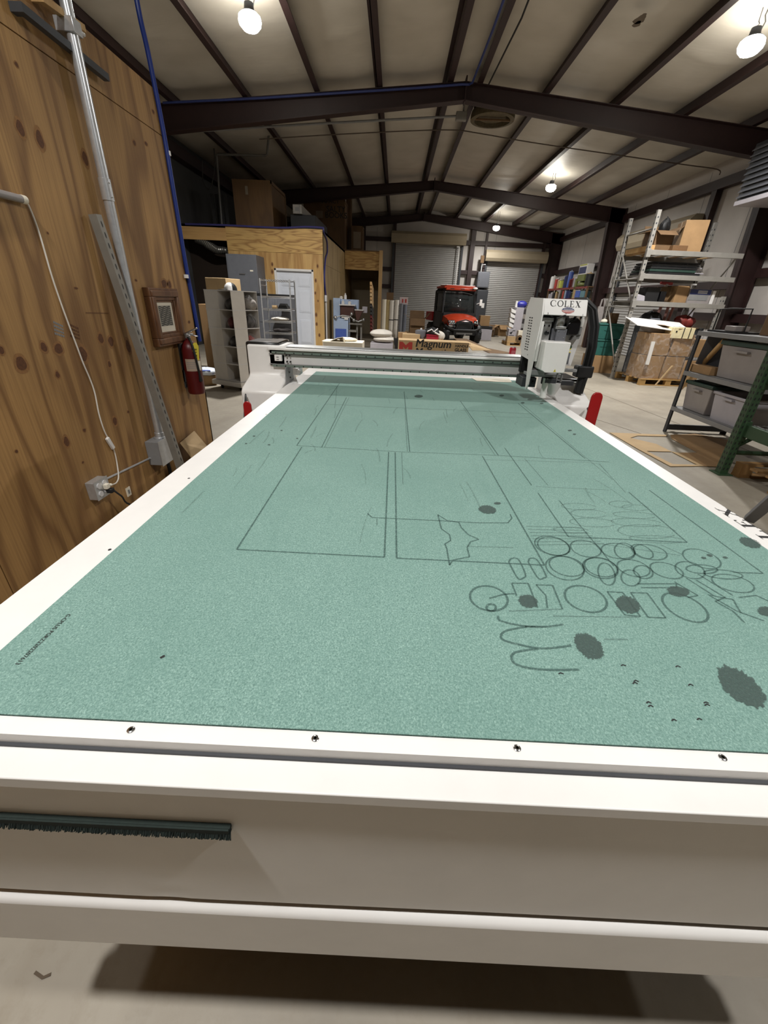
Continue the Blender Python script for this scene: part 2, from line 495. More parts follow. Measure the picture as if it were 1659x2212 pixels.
# girts of the right wall
for y0, y1, z, lab in ((18.3, 24.4, 2.97, 'dark red girt above the supply shelf'), (11.1, 18.1, 2.05, 'dark red girt behind the tall grey rack'), (4.0, 10.7, 2.25, 'dark red girt on the near part of the side wall'), (4.0, 13.8, 1.35, 'lower dark red girt on the near part of the side wall')):
    mb = MB(); mb.box(XR-.2, XR-.01, y0, y1, z-.09, z+.09)
    trim(mb, PRIMER, lab, 'girt')
mb = MB(); mb.box(XR-.18, XR-.01, 11.1, 18.0, 4.2, 4.42); trim(mb, PRIMER, 'dark red eave strut over the side wall roll-up door', 'beam')
mb = MB(); mb.box(XR-.18, XR-.01, 4, 10.7, 4.2, 4.42); trim(mb, PRIMER, 'dark red eave strut above the wall louver', 'beam')
mb = MB(); mb.box(XR-.18, XR-.01, 18.4, 24.4, 4.3, 4.48); trim(mb, PRIMER, 'dark red eave strut above the supply shelf', 'beam')
mb = MB(); mb.box(XR-.17, XR-.03, 13.1, 13.3, 0, 4.3); trim(mb, PRIMER, 'dark red door post behind the tall grey rack', 'post')
mb = MB(); mb.box(XL+.02, XL+.25, -2, 24.3, 4.35, 4.6); trim(mb, PRIMER, 'dark eave strut along the loft side wall', 'beam')

def rollup(name, label, c0, c1, zt, hood, Y=None, X=None, step=.085):
    """curtain between c0..c1 along x (Y given) or along y (X given)"""
    t = thing(name, label, 'roll-up door', ((c0+c1)/2, Y, 0) if X is None else (X, (c0+c1)/2, 0), 0, None, 'structure')
    def P(a, dep, z): return (a, Y-dep, z) if X is None else (X-dep, a, z)
    mb = MB(); n = int(zt/step); prof = []
    for i in range(n):
        z = i*step
        prof += [(0.0, z+.003), (.022, z+step*.28), (.022, z+step*.62), (0.0, z+step*.97)]
    vs = []; fs = []
    for d, z in prof: vs += [P(c0, d, z), P(c1, d, z)]
    for i in range(len(prof)-1): fs.append((2*i, 2*i+1, 2*i+3, 2*i+2))
    mb.add(vs, fs)
    build('curtain', mb, SLAT, t, smooth=False)
    mb = MB(); d = hood
    mb.prism([P(c0-.12, 0.0, zt-.08), P(c0-.12, .34, zt-.08), P(c0-.12, .42, zt+.05), P(c0-.12, .42, zt+.28), P(c0-.12, .30, zt+.40), P(c0-.12, 0, zt+.40)], V(P(c1+.12, 0, 0))-V(P(c0-.12, 0, 0)))
    build('hood', mb, HOODM, t, smooth=False)
    for a in (c0, c1):
        mb = MB(); p, q = V(P(a-.05, .0, 0)), V(P(a+.05, .07, zt))
        mb.box(min(p.x, q.x), max(p.x, q.x), min(p.y, q.y), max(p.y, q.y), 0, zt)
        build('guide', mb, DGREY, t, smooth=False)
    return t
SLAT = mt('door_slat', (150, 148, 145), .5, var=.04, scale=3)
HOODM = mt('door_hood', (150, 138, 116), .55, var=.05, scale=3)
p0, p1 = PY(849, 560, 24.45), PY(996, 560, 24.45)
rollup('door_1', 'taller roll-up door with grey slats behind the orange utility vehicle', p0.x, p1.x, PY(925, 524, 24.45).z, 0, Y=24.45)
p0, p1 = PY(1046, 600, 24.45), PY(1166, 600, 24.45)
rollup('door_2', 'shorter roll-up door with pale slats in the far corner', p0.x, p1.x, PY(1105, 563, 24.45).z, 0, Y=24.45)
rollup('door_3', 'roll-up door with pale slats behind the tall grey rack', 13.5, 17.3, 3.35, 0, X=XR-.02)

# plywood partition left of the table
XP = -1.862
t = MB(); t.box(XP-.14, XP-.012, -4, 4.13, 0, 2.70, 1)
for y0, y1 in ((-4, -.84), (-.834, 1.60), (1.606, 4.15)):
    t.box(XP-.012, XP, y0, y1, 0.0, 2.452, 0)
t.box(XP-.012, XP, -4, 4.15, 2.458, 2.72, 0)
t.box(XP-.16, XP, 4.13, 4.15, 0, 2.72, 0)
def knot(px, py, rx, ry, s=2.9625, oy=380):
    a = PX(px/s, oy+py/s, XP+.0006)
    w = (PX((px+rx)/s, oy+py/s, XP)-a).length*1.15; h = (PX(px/s, oy+(py+ry)/s, XP)-a).length
    for k, (q, mi) in enumerate(((1.2, 2), (.8, 3))):
        t.poly([a + V((.0006*k, q*w*math.cos(an)*(1+.12*math.sin(3*an+px)), q*h*math.sin(an)*(1+.1*math.cos(2*an+py)))) for an in [j*math.pi/9 for j in range(18)]], mi)
for kx in ((280, 1095, 20, 35), (375, 1105, 26, 40), (135, 1200, 33, 58), (530, 1140, 26, 52), (368, 1272, 13, 24), (645, 1040, 17, 34), (710, 1060, 17, 36), (735, 1570, 13, 33), (425, 1700, 17, 37),
           (540, 1628, 9, 14), (105, 1762, 9, 11), (530, 1833, 6, 8), (820, 1510, 6, 9), (820, 1090, 14, 44), (700, 1205, 9, 24), (5, 1115, 22, 28), (305, 365, 5, 9), (485, 718, 12, 7), (1210, 935, 6, 10), (870, 668, 6, 8),
           (1050, 690, 16, 30), (1085, 695, 10, 24)):
    knot(*kx)
for kx in ((130, 820, 21, 50), (255, 890, 20, 58), (545, 1015, 16, 45), (860, 915, 8, 18), (105, 412, 9, 16), (980, 715, 6, 14), (935, 920, 8, 12)):
    knot(*kx, oy=0)
# ink grade stamps (illegible strokes) and a pencil line
for i in range(5):
    for (bx, by, mi) in ((345, 930, 4), (445, 945, 3)):
        a = PX((bx+i*13)/2.9625, 380+(by+i*6)/2.9625, XP+.001); b2 = PX((bx+i*13+12)/2.9625, 380+(by+95+i*4)/2.9625, XP+.001)
        for k in range(4):
            t.ribbon([a.lerp(b2, k/4), a.lerp(b2, k/4+.15)], .012, (1, 0, 0), mi)
t.ribbon([PX(548/2.9625, 380+876/2.9625, XP+.001), PX(695/2.9625, 380+879/2.9625, XP+.001)], .004, (1, 0, 0), 3)
build('wall_partition', t, [PLYV, CORE, KNOTR, KNOT, MGREY], kind='structure', smooth=False, org=(XP, 0, 0), label='knotty plywood partition wall beside the cutting table', cat='wall')
# top of the partition: sheathing lid over the wall cavity
mb = MB(); mb.box(XP-.16, XP-.012, -4, 4.13, 2.70, 2.72); trim(mb, PINE, 'timber top plate of the knotty plywood partition', 'trim')

# office box built of plywood
YO = 12.7
xa, xb = -4.51, -1.99
mb = MB()
dl, dr = PY(592, 579, YO).x, PY(677, 584, YO).x
mb.box(xa, dl, YO, YO+.1, 0, 2.405, 0); mb.box(dr, xb, YO, YO+.1, 0, 2.405, 0); mb.box(dl, dr, YO, YO+.1, 2.05, 2.405, 0)
mb.box(xa, xb, YO-.006, YO+.1, 2.41, 2.955, 1)
# knots on the strip beside the door
for (px, py, r) in ((682, 606, .03), (681, 633, .025), (687, 650, .02), (683, 680, .035), (684, 700, .03), (690, 724, .03), (588, 571, .03), (588, 587, .035), (686, 575, .03)):
    p = PY(px, py, YO-.0008)
    for k, (q, mi) in enumerate(((1.5, 2), (.8, 3))):
        mb.poly([p+V((q*r*.7*math.cos(a), -.0006*k, q*r*1.2*math.sin(a))) for a in [j*math.pi/7 for j in range(14)]], mi)
build('wall_office_front', mb, [PLYO, PLYH, KNOTR, KNOT], kind='structure', smooth=False, label='bright plywood office front around the white panel door', cat='wall')
mb = MB(); mb.box(xb-.012, xb, YO-.006, 17.75, 2.2, 2.955, 1); mb.box(xb-.012, xb, YO-.006, 15.1, 0, 2.195, 0); mb.box(xb-.012, xb, 15.105, 17.75, 0, 2.195, 0)
build('wall_office_side', mb, [PLYS, PLYS], kind='structure', smooth=False, label='pale plywood side of the office along the aisle', cat='wall')
mb = MB(); mb.box(XL, xb, YO, 20.5, 2.90, 2.955)
build('ceiling_loft', mb, CRATE, kind='structure', smooth=False, label='plywood loft deck on top of the office', cat='loft deck')
mb = MB(); mb.box(XL, xa, YO, YO+.05, 2.62, 2.955)
trim(mb, PINEX, 'timber edge beam left of the office front', 'beam')
mb = MB(); mb.box(XL, xa-.01, YO+.6, YO+.66, 0, 2.9); trim(mb, CORE, 'dark sheet standing in for the shade of the void left of the office', 'wall')  # near-black sheet added as the shade of the void
# six-panel white door and casing
t = thing('door_4', 'white six-panel office door in a white casing', 'door', ((dl+dr)/2, YO, 0), 0, None, 'structure')
mb = MB(); c = .055
mb.box(dl, dl+c, YO-.02, YO+.1, 0, 2.05); mb.box(dr-c, dr, YO-.02, YO+.1, 0, 2.05); mb.box(dl, dr, YO-.02, YO+.1, 2.05-c, 2.05)
build('door_casing', mb, WHITE, t, bevel=.006)
DOORW = mt('door_white', (218, 222, 230), .5, var=.02)
mb = MB(); mb.box(dl+c, dr-c, YO+.05, YO+.09, .01, 2.05-c)
build('door_slab', mb, DOORW, t)
w = (dr-dl-2*c); m0 = .13*w
for cx in (0, 1):
    x0 = dl+c+m0+cx*(w*.5-m0*.25); x1 = x0 + w*.5-m0*1.25
    for z0, z1 in ((.2, .82), (1.0, 1.55), (1.64, 1.88)):
        mb = MB(); mb.box(x0, x1, YO+.04, YO+.05, z0, z1); mb.box(x0+.03, x1-.03, YO+.034, YO+.041, z0+.03, z1-.03)
        build('door_panel', mb, DOORW, t, bevel=.008)
# recess with beige door past the office
YR = 17.75
mb = MB(); pr = PY(819, 560, YR).x; pl = PY(745, 560, YR).x
mb.box(pl, pr, YR, YR+.02, PY(780, 583, YR).z, PY(780, 541, YR).z)
build('wall_recess_header', mb, PLYH, kind='structure', smooth=False, label='plywood header over the beige door recess', cat='wall')
mb = MB(); mb.box(pr, pr+.13, YR-.04, YR+.05, 0, PY(820, 541, YR).z); trim(mb, PINE, 'pale timber post beside the beige door recess', 'post')
mb = MB(); mb.box(pr+.02, pr+.05, YR+.05, 20.4, 0, 2.99); trim(mb, PLYS, 'plywood return wall behind the pale timber post', 'wall')
mb = MB(); mb.box(xb-.2, pr+.03, 20.4, 20.45, 0, 2.95); trim(mb, BEIGE, 'beige back wall of the door recess', 'wall')
mb = MB(); mb.box(xb-.06, xb, 17.75, 20.4, 0, 2.95); trim(mb, PLYS, 'plywood side of the door recess', 'wall')
t = thing('door_5', 'plain beige door in the recess past the office', 'door', (-1.3, 20.38, 0), 0, None, 'structure')
q0, q1 = PY(757, 640, 20.38).x, PY(815, 640, 20.38).x; zt = PY(785, 608, 20.38).z
mb = MB(); mb.box(q0, q1, 20.35, 20.39, 0.01, zt); build('door_slab', mb, mt('beige_slab', (164, 150, 124), .6, var=.04), t)
mb = MB(); mb.box(q0-.07, q0, 20.33, 20.4, 0, zt+.07); mb.box(q1, q1+.05, 20.33, 20.4, 0, zt+.07); mb.box(q0, q1, 20.33, 20.4, zt, zt+.07); build('door_casing', mb, BEIGE, t)
# ------------------------------------------------------------------ flatbed cutting table
ZT = .90
fx0, fx1, fy0, fy1 = -.580, .925, .340, 3.225
rx0, rx1 = -.668, .992
T = thing('cutting_table', 'long white flatbed cutting machine with green felt bed filling the foreground', 'cutting machine', (.18, 1.8, 0))
# rim frame round the felt
mb = MB()
mb.box(rx0, fx0, .316, 4.95, .80, ZT); mb.box(fx1, rx1, .316, 4.95, .80, ZT)
mb.box(fx0, fx1, .316, fy0, .84, ZT); mb.box(fx0, fx1, fy1, 4.95, .84, ZT-.0005)
for (px, py) in ((408, 1033), (237, 1187), (1503, 1090), (1352, 1007), (575, 895), (592, 1078)):
    p = PZ(px, py, ZT+.0006)
    if p.x < fx0 or p.x > fx1: mb.poly([p+V((.0035*math.cos(a), .004*math.sin(a), 0)) for a in [k*math.pi/4 for k in range(8)]], 1)
# serif letters on the rim
def serif(ch):
    q = []
    def bar(x0, y0, x1, y1): q.append([(x0, y0), (x1, y0), (x1, y1), (x0, y1)])
    if ch in 'CO':
        n = 26; a0, a1 = (0, 360) if ch == 'O' else (38, 322); ox = .54
        for i in range(n):
            a, b2 = R(a0+(a1-a0)*i/n), R(a0+(a1-a0)*(i+1)/n)
            rxi, cxi = (.36, ox) if ch == 'O' else (.40, ox+.06)
            q.append([(ox+.52*math.cos(a), .5+.52*math.sin(a)), (ox+.52*math.cos(b2), .5+.52*math.sin(b2)), (cxi+rxi*math.cos(b2), .5+.47*math.sin(b2)), (cxi+rxi*math.cos(a), .5+.47*math.sin(a))])
        if ch == 'C': bar(.90, .70, .95, .93); bar(.90, .07, .95, .26)
        w = 1.08
    elif ch == 'L':
        bar(.12, 0, .28, 1); bar(0, .96, .40, 1); bar(0, 0, .74, .05); bar(.68, 0, .74, .24); w = .80
    elif ch == 'E':
        bar(.12, 0, .28, 1); bar(0, .955, .70, 1); bar(.64, .78, .70, 1); bar(0, 0, .76, .05); bar(.70, 0, .76, .24); bar(.28, .48, .54, .525); bar(.50, .40, .545, .61); w = .82
    elif ch == 'X':
        q.append([(.08, 1), (.30, 1), (.86, 0), (.64, 0)]); q.append([(.74, 1), (.80, 1), (.20, 0), (.14, 0)])
        bar(-.02, .96, .40, 1); bar(.60, .96, .94, 1); bar(.02, 0, .34, .04); bar(.52, 0, .96, .04); w = .98
    return q, w
def serif_word(mb, word, org, xd, yd, h, gap=.16, m=0, wide=1.0):
    x = 0; org, xd, yd = V(org), V(xd)*wide, V(yd)
    for ch in word:
        q, w = serif(ch)
        for pl in q: mb.poly([org + xd*((x+a)*h) + yd*(b2*h) for a, b2 in pl], m)
        x += w+gap
    return x
hL = .0345; wd = 1.82
# word runs along +Y with its feet to the outer edge
tot = (sum(serif(c)[1] for c in 'COLE') + 4*.14)*wd
serif_word(mb, 'COLEX', (.9905, 1.036-tot*hL, ZT+.0008), (0, 1, 0), (-1, 0, 0), hL, .14, 1, wd)
build('table_rim', mb, [WHITE, INK], T)
# felt with cut lines and stains
mb = MB(); zf = ZT+.002
nx, ny = 2, 2
mb.box(fx0+.001, fx1-.001, fy0+.001, fy1, ZT-.004, zf, 0)
mb.box(fx0-.0005, fx0+.0015, fy0, fy1, ZT-.003, ZT+.0004, 4)
def P7(x, y): return PZ(480+x/1.975, 780+y/1.975, zf+.0006)
def P6(x, y): return PZ(960+x/2.3734, 1050+y/2.3734, zf+.0008)
def dens(pts, step=.012):
    out = [pts[0]]
    for a, b2 in zip(pts, pts[1:]):
        n = max(1, int((b2-a).length/step))
        out += [a.lerp(b2, (k+1)/n) for k in range(n)]
    return out
def line(F, pts, w=.005, m=1, sm=False):
    ps = [F(*p) for p in pts]
    if sm and len(ps) > 2:
        o = []
        for i in range(len(ps)-1):
            p0 = ps[max(i-1, 0)]; p1 = ps[i]; p2 = ps[i+1]; p3 = ps[min(i+2, len(ps)-1)]
            for k in range(8):
                s = k/8
                o.append(.5*((2*p1)+(p2-p0)*s+(2*p0-5*p1+4*p2-p3)*s*s+(3*p1-p0-3*p2+p3)*s**3))
        ps = o+[ps[-1]]
        mb.ribbon(ps, w, (0, 0, 1), m)
    else:
        for a, b2 in zip(ps, ps[1:]):
            mb.ribbon(dens([a, b2], .04), w, (0, 0, 1), m)
def oval(F, cx, cy, rx, ry, rot=0, w=.005, m=1, a0=0, a1=360):
    n = 40; r = R(rot); ps = []
    for k in range(n+1):
        a = R(a0+(a1-a0)*k/n)
        ps.append(F(cx+rx*math.cos(a)*math.cos(r)-ry*math.sin(a)*math.sin(r), cy+rx*math.cos(a)*math.sin(r)+ry*math.sin(a)*math.cos(r)))
    mb.ribbon(ps, w, (0, 0, 1), m)
A = P7
line(A, [(340, 366), (62, 803), (692, 836), (710, 388)], .0042)
line(A, [(738, 389), (744, 840), (1375, 870), (1110, 405)], .0042)
line(A, [(318, 360), (742, 386), (1175, 402), (1650, 430)], .0036)
line(A, [(318, 360), (500, 95)], .0042); line(A, [(424, 368), (530, 155)], .0036); line(A, [(436, 369), (541, 155)], .003, 2)
line(A, [(800, 386), (776, 130)], .0042); line(A, [(790, 385), (779, 200)], .003, 2)
line(A, [(1178, 402), (1016, 170)], .0042); line(A, [(1164, 401), (1030, 200)], .003, 2)
line(A, [(440, 183), (780, 200), (1080, 212), (1320, 225)], .0036); line(A, [(1105, 235), (1325, 241)], .003, 2)
line(A, [(1262, 180), (1548, 415)], .0042); line(A, [(1276, 180), (1562, 420), (1665, 505)], .003, 2)
line(A, [(1205, 370), (1320, 530)], .0036); line(A, [(1290, 415), (1390, 530)], .003, 2); line(A, [(766, 390), (771, 525)], .003, 2)
line(A, [(1110, 420), (1560, 432), (1610, 440), (1720, 560)], .003, 2); line(A, [(1340, 535), (1650, 550)], .003, 2)
line(A, [(620, 650), (640, 667), (920, 680), (1100, 690), (1218, 690), (1236, 670), (1228, 652)], .0036)
line(A, [(920, 655), (935, 715), (970, 740), (975, 765), (950, 780), (958, 800), (970, 870), (985, 848), (1055, 835), (1045, 795), (1060, 770), (1095, 760), (1050, 740), (1020, 710), (1010, 688), (960, 680), (920, 655)], .0036)
line(A, [(1045, 790), (1240, 795)], .003, 2); line(A, [(440, 90), (490, 110), (480, 200)], .003, 2)
line(A, [(955, 205), (960, 240)], .003, 2); line(A, [(660, 672), (660, 700)], .003, 2)
B = P6
line(B, [(480, 35), (635, 258), (1245, 288), (945, 30)], .0036); line(B, [(590, 75), (870, 410)], .003)
line(B, [(1050, 20), (1635, 447), (1480, 441)], .0036)
line(B, [(770, 290), (1210, 355)], .003, 2); line(B, [(1110, 300), (1220, 350)], .003, 2)
for e in ((560, 308, 84, 44, 14), (553, 305, 92, 46, 14), (725, 320, 80, 40, 14), (890, 332, 86, 38, 8), (925, 333, 54, 40, 20), (1055, 338, 88, 36, 12), (1015, 335, 60, 30, 25), (1320, 372, 102, 42, 18),
          (628, 410, 92, 48, 14), (618, 420, 100, 58, 14), (803, 415, 86, 46, 14), (800, 420, 92, 50, 14), (970, 420, 86, 40, 14), (1020, 440, 50, 32, 14), (1140, 432, 88, 36, 16), (1260, 430, 78, 40, 16), (1430, 452, 100, 22, 5), (1480, 498, 112, 40, 14), (1320, 425, 80, 22, 3),
          (832, 450, 40, 60, -25), (955, 470, 50, 40, 20)):
    oval(B, *e, w=.0034)
for e in ((228, 575, 98, 62, 12), (240, 622, 24, 18, 0), (725, 578, 112, 62, 18), (1235, 622, 128, 56, 26)):
    oval(B, *e, w=.0045)
for pts in ([(330, 388), (345, 370), (380, 376), (415, 450), (405, 470), (375, 470), (330, 388)], [(430, 388), (440, 370), (475, 378), (520, 455), (510, 470), (480, 470), (430, 388)]):
    line(B, pts, .0036, 1, True)
for pts in ([(345, 497), (430, 498), (478, 622)], [(345, 497), (370, 560)], [(470, 505), (555, 508), (605, 630)], [(470, 505), (520, 560), (528, 625)], [(835, 540), (915, 545), (1005, 668), (925, 660), (835, 540)], [(955, 545), (1040, 548), (1135, 675), (1045, 672), (955, 545)],
            [(1290, 480), (1440, 570), (1390, 590), (1480, 640), (1540, 700)], [(1350, 555), (1420, 570), (1480, 580), (1520, 650)], [(1510, 570), (1600, 560), (1665, 590)], [(1240, 470), (1380, 560)], [(1300, 450), (1480, 560)], [(1180, 490), (1300, 560), (1250, 570)], [(990, 500), (1190, 500), (1190, 520), (1010, 520)],
            [(230, 575), (300, 555), (360, 550)], [(410, 720), (520, 720)], [(1360, 560), (1500, 640), (1640, 690)]):
    line(B, pts, .0034, 1)
line(B, [(275, 665), (290, 690), (400, 715), (520, 720), (610, 708)], .0042, 1, True)
line(B, [(420, 720), (320, 740), (290, 768), (320, 795), (480, 830), (590, 825), (650, 815)], .0042, 1, True)
line(B, [(480, 832), (365, 852), (345, 885), (380, 918), (500, 940), (690, 940)], .0042, 1, True)
line(B, [(600, 630), (330, 640)], .003, 2); line(B, [(560, 665), (1000, 672)], .003, 2); line(B, [(820, 785), (940, 785)], .003, 2)
for (cx, cy, rx, ry) in ((740, 140, 92, 20), (760, 186, 118, 22), (905, 92, 60, 16), (1040, 232, 150, 34), (1090, 272, 140, 18), (975, 148, 110, 16), (985, 186, 130, 20), (690, 105, 90, 16), (980, 110, 70, 14), (650, 225, 90, 14)):
    oval(B, cx, cy, rx, ry, 3, .003, 2, 20, 345)
for k in range(7):
    line(B, [(420+k*8, 205+k*16), (700+k*20, 212+k*14)], .003, 2)
def blot(F, cx, cy, rx, ry, rot, m=3, jag=.10):
    n = 90; r = R(rot); ps = []
    for k in range(n):
        a = 2*math.pi*k/n; s = 1+random.uniform(-jag, jag)
        ps.append(F(cx+s*(rx*math.cos(a)*math.cos(r)-ry*math.sin(a)*math.sin(r)), cy+s*(rx*math.cos(a)*math.sin(r)+ry*math.sin(a)*math.cos(r)))+V((0, 0, .0003)))
    mb.poly(ps, m)
for e in ((742, 822, 88, 52, 38), (1520, 1028, 150, 68, 38), (430, 590, 50, 32, 15), (940, 607, 64, 40, 22), (1200, 540, 58, 26, 10), (220, 120, 45, 21, 8), (272, 88, 18, 6, 0), (1567, 290, 58, 22, 18), (1650, 642, 45, 24, 10), (1330, 368, 14, 5, 10), (1360, 355, 16, 6, 15), (1440, 366, 14, 5, 10)):
    blot(B, *e)
for e in ((838, 150, 18, 6, 0), (1192, 147, 10, 4, 0), (1282, 178, 8, 3, 0), (1363, 180, 8, 3, 0), (1483, 296, 9, 3, 0), (1503, 312, 7, 3, 0), (136, 320, 6, 2.5, 0), (102, 352, 5, 2.5, 0), (200, 357, 6, 2.5, 0), (253, 296, 5, 2, 0), (320, 330, 5, 2, 0)):
    blot(A, *e)
for (cx, cy) in ((920, 918), (980, 1010), (1200, 925), (1265, 1020), (1050, 1110), (1345, 1110), (985, 1000), (1060, 1128), (1350, 1122), (600, 960), (1180, 1200), (1310, 1195)):
    q = random.uniform(-.5, .5)
    line(B, [(cx-14, cy+2), (cx-4, cy-6*q-4), (cx+12, cy+3)], .0018, 4)
line(lambda x, y: PZ(x, y, zf+.0008), [(346, 1421), (356, 1416)], .004, 4)
for i in range(60):
    x0, y0 = random.uniform(fx0+.05, fx1-.1), random.uniform(.8, 3.0); ln = random.uniform(.03, .22); dx = random.uniform(-.03, .03)
    ps = [V((x0+dx*t*t, y0+ln*t, zf+.0005)) for t in (0, .2, .4, .6, .8, 1)]
    if ps[-1].y < fy1-.02: mb.ribbon(ps, random.uniform(.002, .006), (0, 0, 1), 5)
# printed serial along the left edge
q0, q1 = PZ(150, 1326, zf+.001), PZ(29, 1434, zf+.001)
mb.text('G-CPLUS PGRZ2202207613', .0094, (q0.x-.003, q0.y, zf+.001), (0, -1, 0), (1, 0, 0), 4)
build('felt_bed', mb, [FELT, CUT, CUTF, STAIN, INK, SCUFF], T, smooth=False)
for (px, py) in ((283, 1577), (681, 1595.5), (1117, 1616.5), (1561, 1637)):
    p = PZ(px, py, ZT); mb = MB()
    mb.lathe([(.0048, 0), (.0048, .001), (.0036, .0018), (.0018, .0018), (.0016, .0002)], (p.x, p.y, ZT-.0002), n=12)
    build('screw', mb, CHROME, T)
# front: groove, ledge tube, panel, lower rail
mb = MB(); mb.box(rx0, rx1, .312, .34, .845, .884); build('groove_strip', mb, DGREY, T)
mb = MB(); mb.box(rx0, rx1, .2745, .3125, .862, .881); mb.box(rx0, rx1, .2815, .3125, .80, .862); build('front_ledge', mb, WHITE, T, bevel=.0015)
mb = MB(); nx, nz = 80, 24
for j in range(nz+1):
    for i in range(nx+1):
        xx = rx0+(rx1-rx0)*i/nx; zz = .566+(.80-.566)*j/nz
        d = .0025*math.exp(-((xx+.30)/.014)**2-((zz-.635)/.016)**2) + .002*math.exp(-((xx+.305)/.02)**2-((zz-.578)/.014)**2)
        mb.v.append(V((xx, .2835+d+.0012*math.sin(xx*4.1), zz)))
for j in range(nz):
    for i in range(nx):
        a = j*(nx+1)+i; mb.f.append([a, a+1, a+nx+2, a+nx+1]); mb.m.append(0)
mb.box(rx0, rx1, .292, .31, .56, .82, 0)
build('front_panel', mb, WHITE, T)
mb = MB(); mb.box(rx0, rx1, .29, .31, .552, .566); build('shadow_gap', mb, INK, T)
mb = MB(); mb.box(rx0, rx1, .2745, .34, .386, .552); build('lower_rail', mb, WHITE, T, bevel=.015)
# bristle strip
b0, b1 = PY(-40, 1774, .275), PY(497, 1803, .275)
mb = MB(); mb.box(rx0, b1.x, .2765, .2832, .783, .7892, 0)
for i in range(1500):
    xx = random.uniform(rx0, b1.x); mb.tube([(xx, .279+random.uniform(-.002, .003), .786), (xx+random.uniform(-.002, .002), .2725+random.uniform(-.002, .002), .7735+random.uniform(-.0016, .002))], .0009, 3)
mb.box(rx0, b1.x-.001, .274, .2825, .7745, .7885, 0)
build('bristle_strip', mb, [mt('bristle_green', (22, 34, 30), .9, var=.2, scale=200), DGREEN], T, smooth=False)
# body below, coloured charcoal to deepen the shade under the table
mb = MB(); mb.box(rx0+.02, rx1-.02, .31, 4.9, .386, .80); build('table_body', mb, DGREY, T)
for (xx, yy) in ((-.5, 1.2), (.85, 1.2), (-.5, 4.6), (.85, 4.6)):
    mb = MB(); mb.box(xx-.06, xx+.06, yy-.06, yy+.06, .03, .386); mb.cyl((xx, yy, 0), (xx, yy, .03), .05, n=16)
    build('leg', mb, DGREY, T)
# the gantry assembly is drawn at ten-ninths size and scaled down about the camera
def gbuild(nm, mb, *a, **k):
    mb.v = [V((p.x*.9, p.y*.9, p.z*.9+.14)) for p in mb.v]
    return build(nm, mb, *a, **k)
# side housings of the gantry
def housing(x0, x1, back, zt=1.092):
    prof = [(3.02, zt), (3.02, .905), (2.995, .885), (2.835, .838), (2.81, .815), (2.79, .56), (3.3, .56), (3.3, zt)]
    mb = MB(); mb.prism([(x0, y, z) for y, z in prof], (x1-x0, 0, 0))
    o = gbuild('side_housing', mb, WHITE, T, bevel=.010)
    mb = MB(); mb.box(back[0], back[1], 3.05, 3.34, .60, zt+.016); gbuild('side_housing_back', mb, BLACKG, T, bevel=.012)
housing(-1.02, -.752, (-1.038, -.80)); housing(1.112, 1.352, (1.13, 1.34), .94)
mb = MB(); mb.box(-.752, -.745, 2.97, 3.2, .60, .957); mb.cyl((-.72, 2.968, .93), (-.72, 2.962, .93), .006, m=1); mb.cyl((-.715, 2.968, .895), (-.715, 2.962, .895), .006, m=1); mb.box(-.705, -.655, 3.0, 3.1, .905, .955, 2); mb.cyl((-.66, 3.0, .93), (-.66, 2.985, .93), .018, m=2)
gbuild('carriage_block', mb, [MGREY, INK, ALU], T, bevel=.003)
# gantry beam
gx0, gx1 = -.865, .965
GR = mt('rail_green_grey', (116, 130, 122), .4, metal=.3, var=.08)
mb = MB(); mb.box(gx0, gx1, 3.02, 3.17, .960, 1.072)
G = gbuild('gantry_beam', mb, PANELW, T, bevel=.003)
mb = MB(); mb.box(gx0-.005, gx1, 3.006, 3.18, 1.064, 1.078); mb.box(gx0+.02, gx1-.05, 3.05, 3.21, 1.078, 1.087, 1)
gbuild('beam_cover', mb, [WHITE, ALU], G, bevel=.002)
for z0, z1 in ((1.043, 1.056), (.957, .970)):
    mb = MB(); mb.box(gx0+.02, gx1, 3.004, 3.03, z0, z1, 0)
    for k in range(29):
        xx = gx0+.05+k*.0625; mb.cyl((xx, 3.0035, (z0+z1)/2-.001), (xx, 3.004+.001, (z0+z1)/2-.001), .0046, n=10, m=1)
    gbuild('linear_rail', mb, [GR, INK], G, smooth=False)
mb = MB(); mb.box(gx0, gx1, 3.010, 3.03, 1.034, 1.043); mb.box(gx0, gx1, 3.008, 3.03, .970, .975, 0); gbuild('beam_lip', mb, [MGREY, WHITE], G)
for (xx, zz) in ((-.745, 1.034), (-.722, 1.034), (-.742, .992), (-.719, .992)):
    mb = MB(); mb.cyl((xx, 3.021, zz), (xx, 3.004, zz), .0055, n=12); gbuild('bolt', mb, INK, G)
mb = MB(); mb.box(-.825, -.775, 2.995, 3.03, .995, 1.035); mb.box(-.812, -.795, 2.993, 2.996, 1.018, 1.024, 1); mb.box(-.811, -.794, 2.993, 2.996, 1.003, 1.009, 1)
gbuild('end_bracket', mb, [WHITE, MGREY], G, bevel=.002)
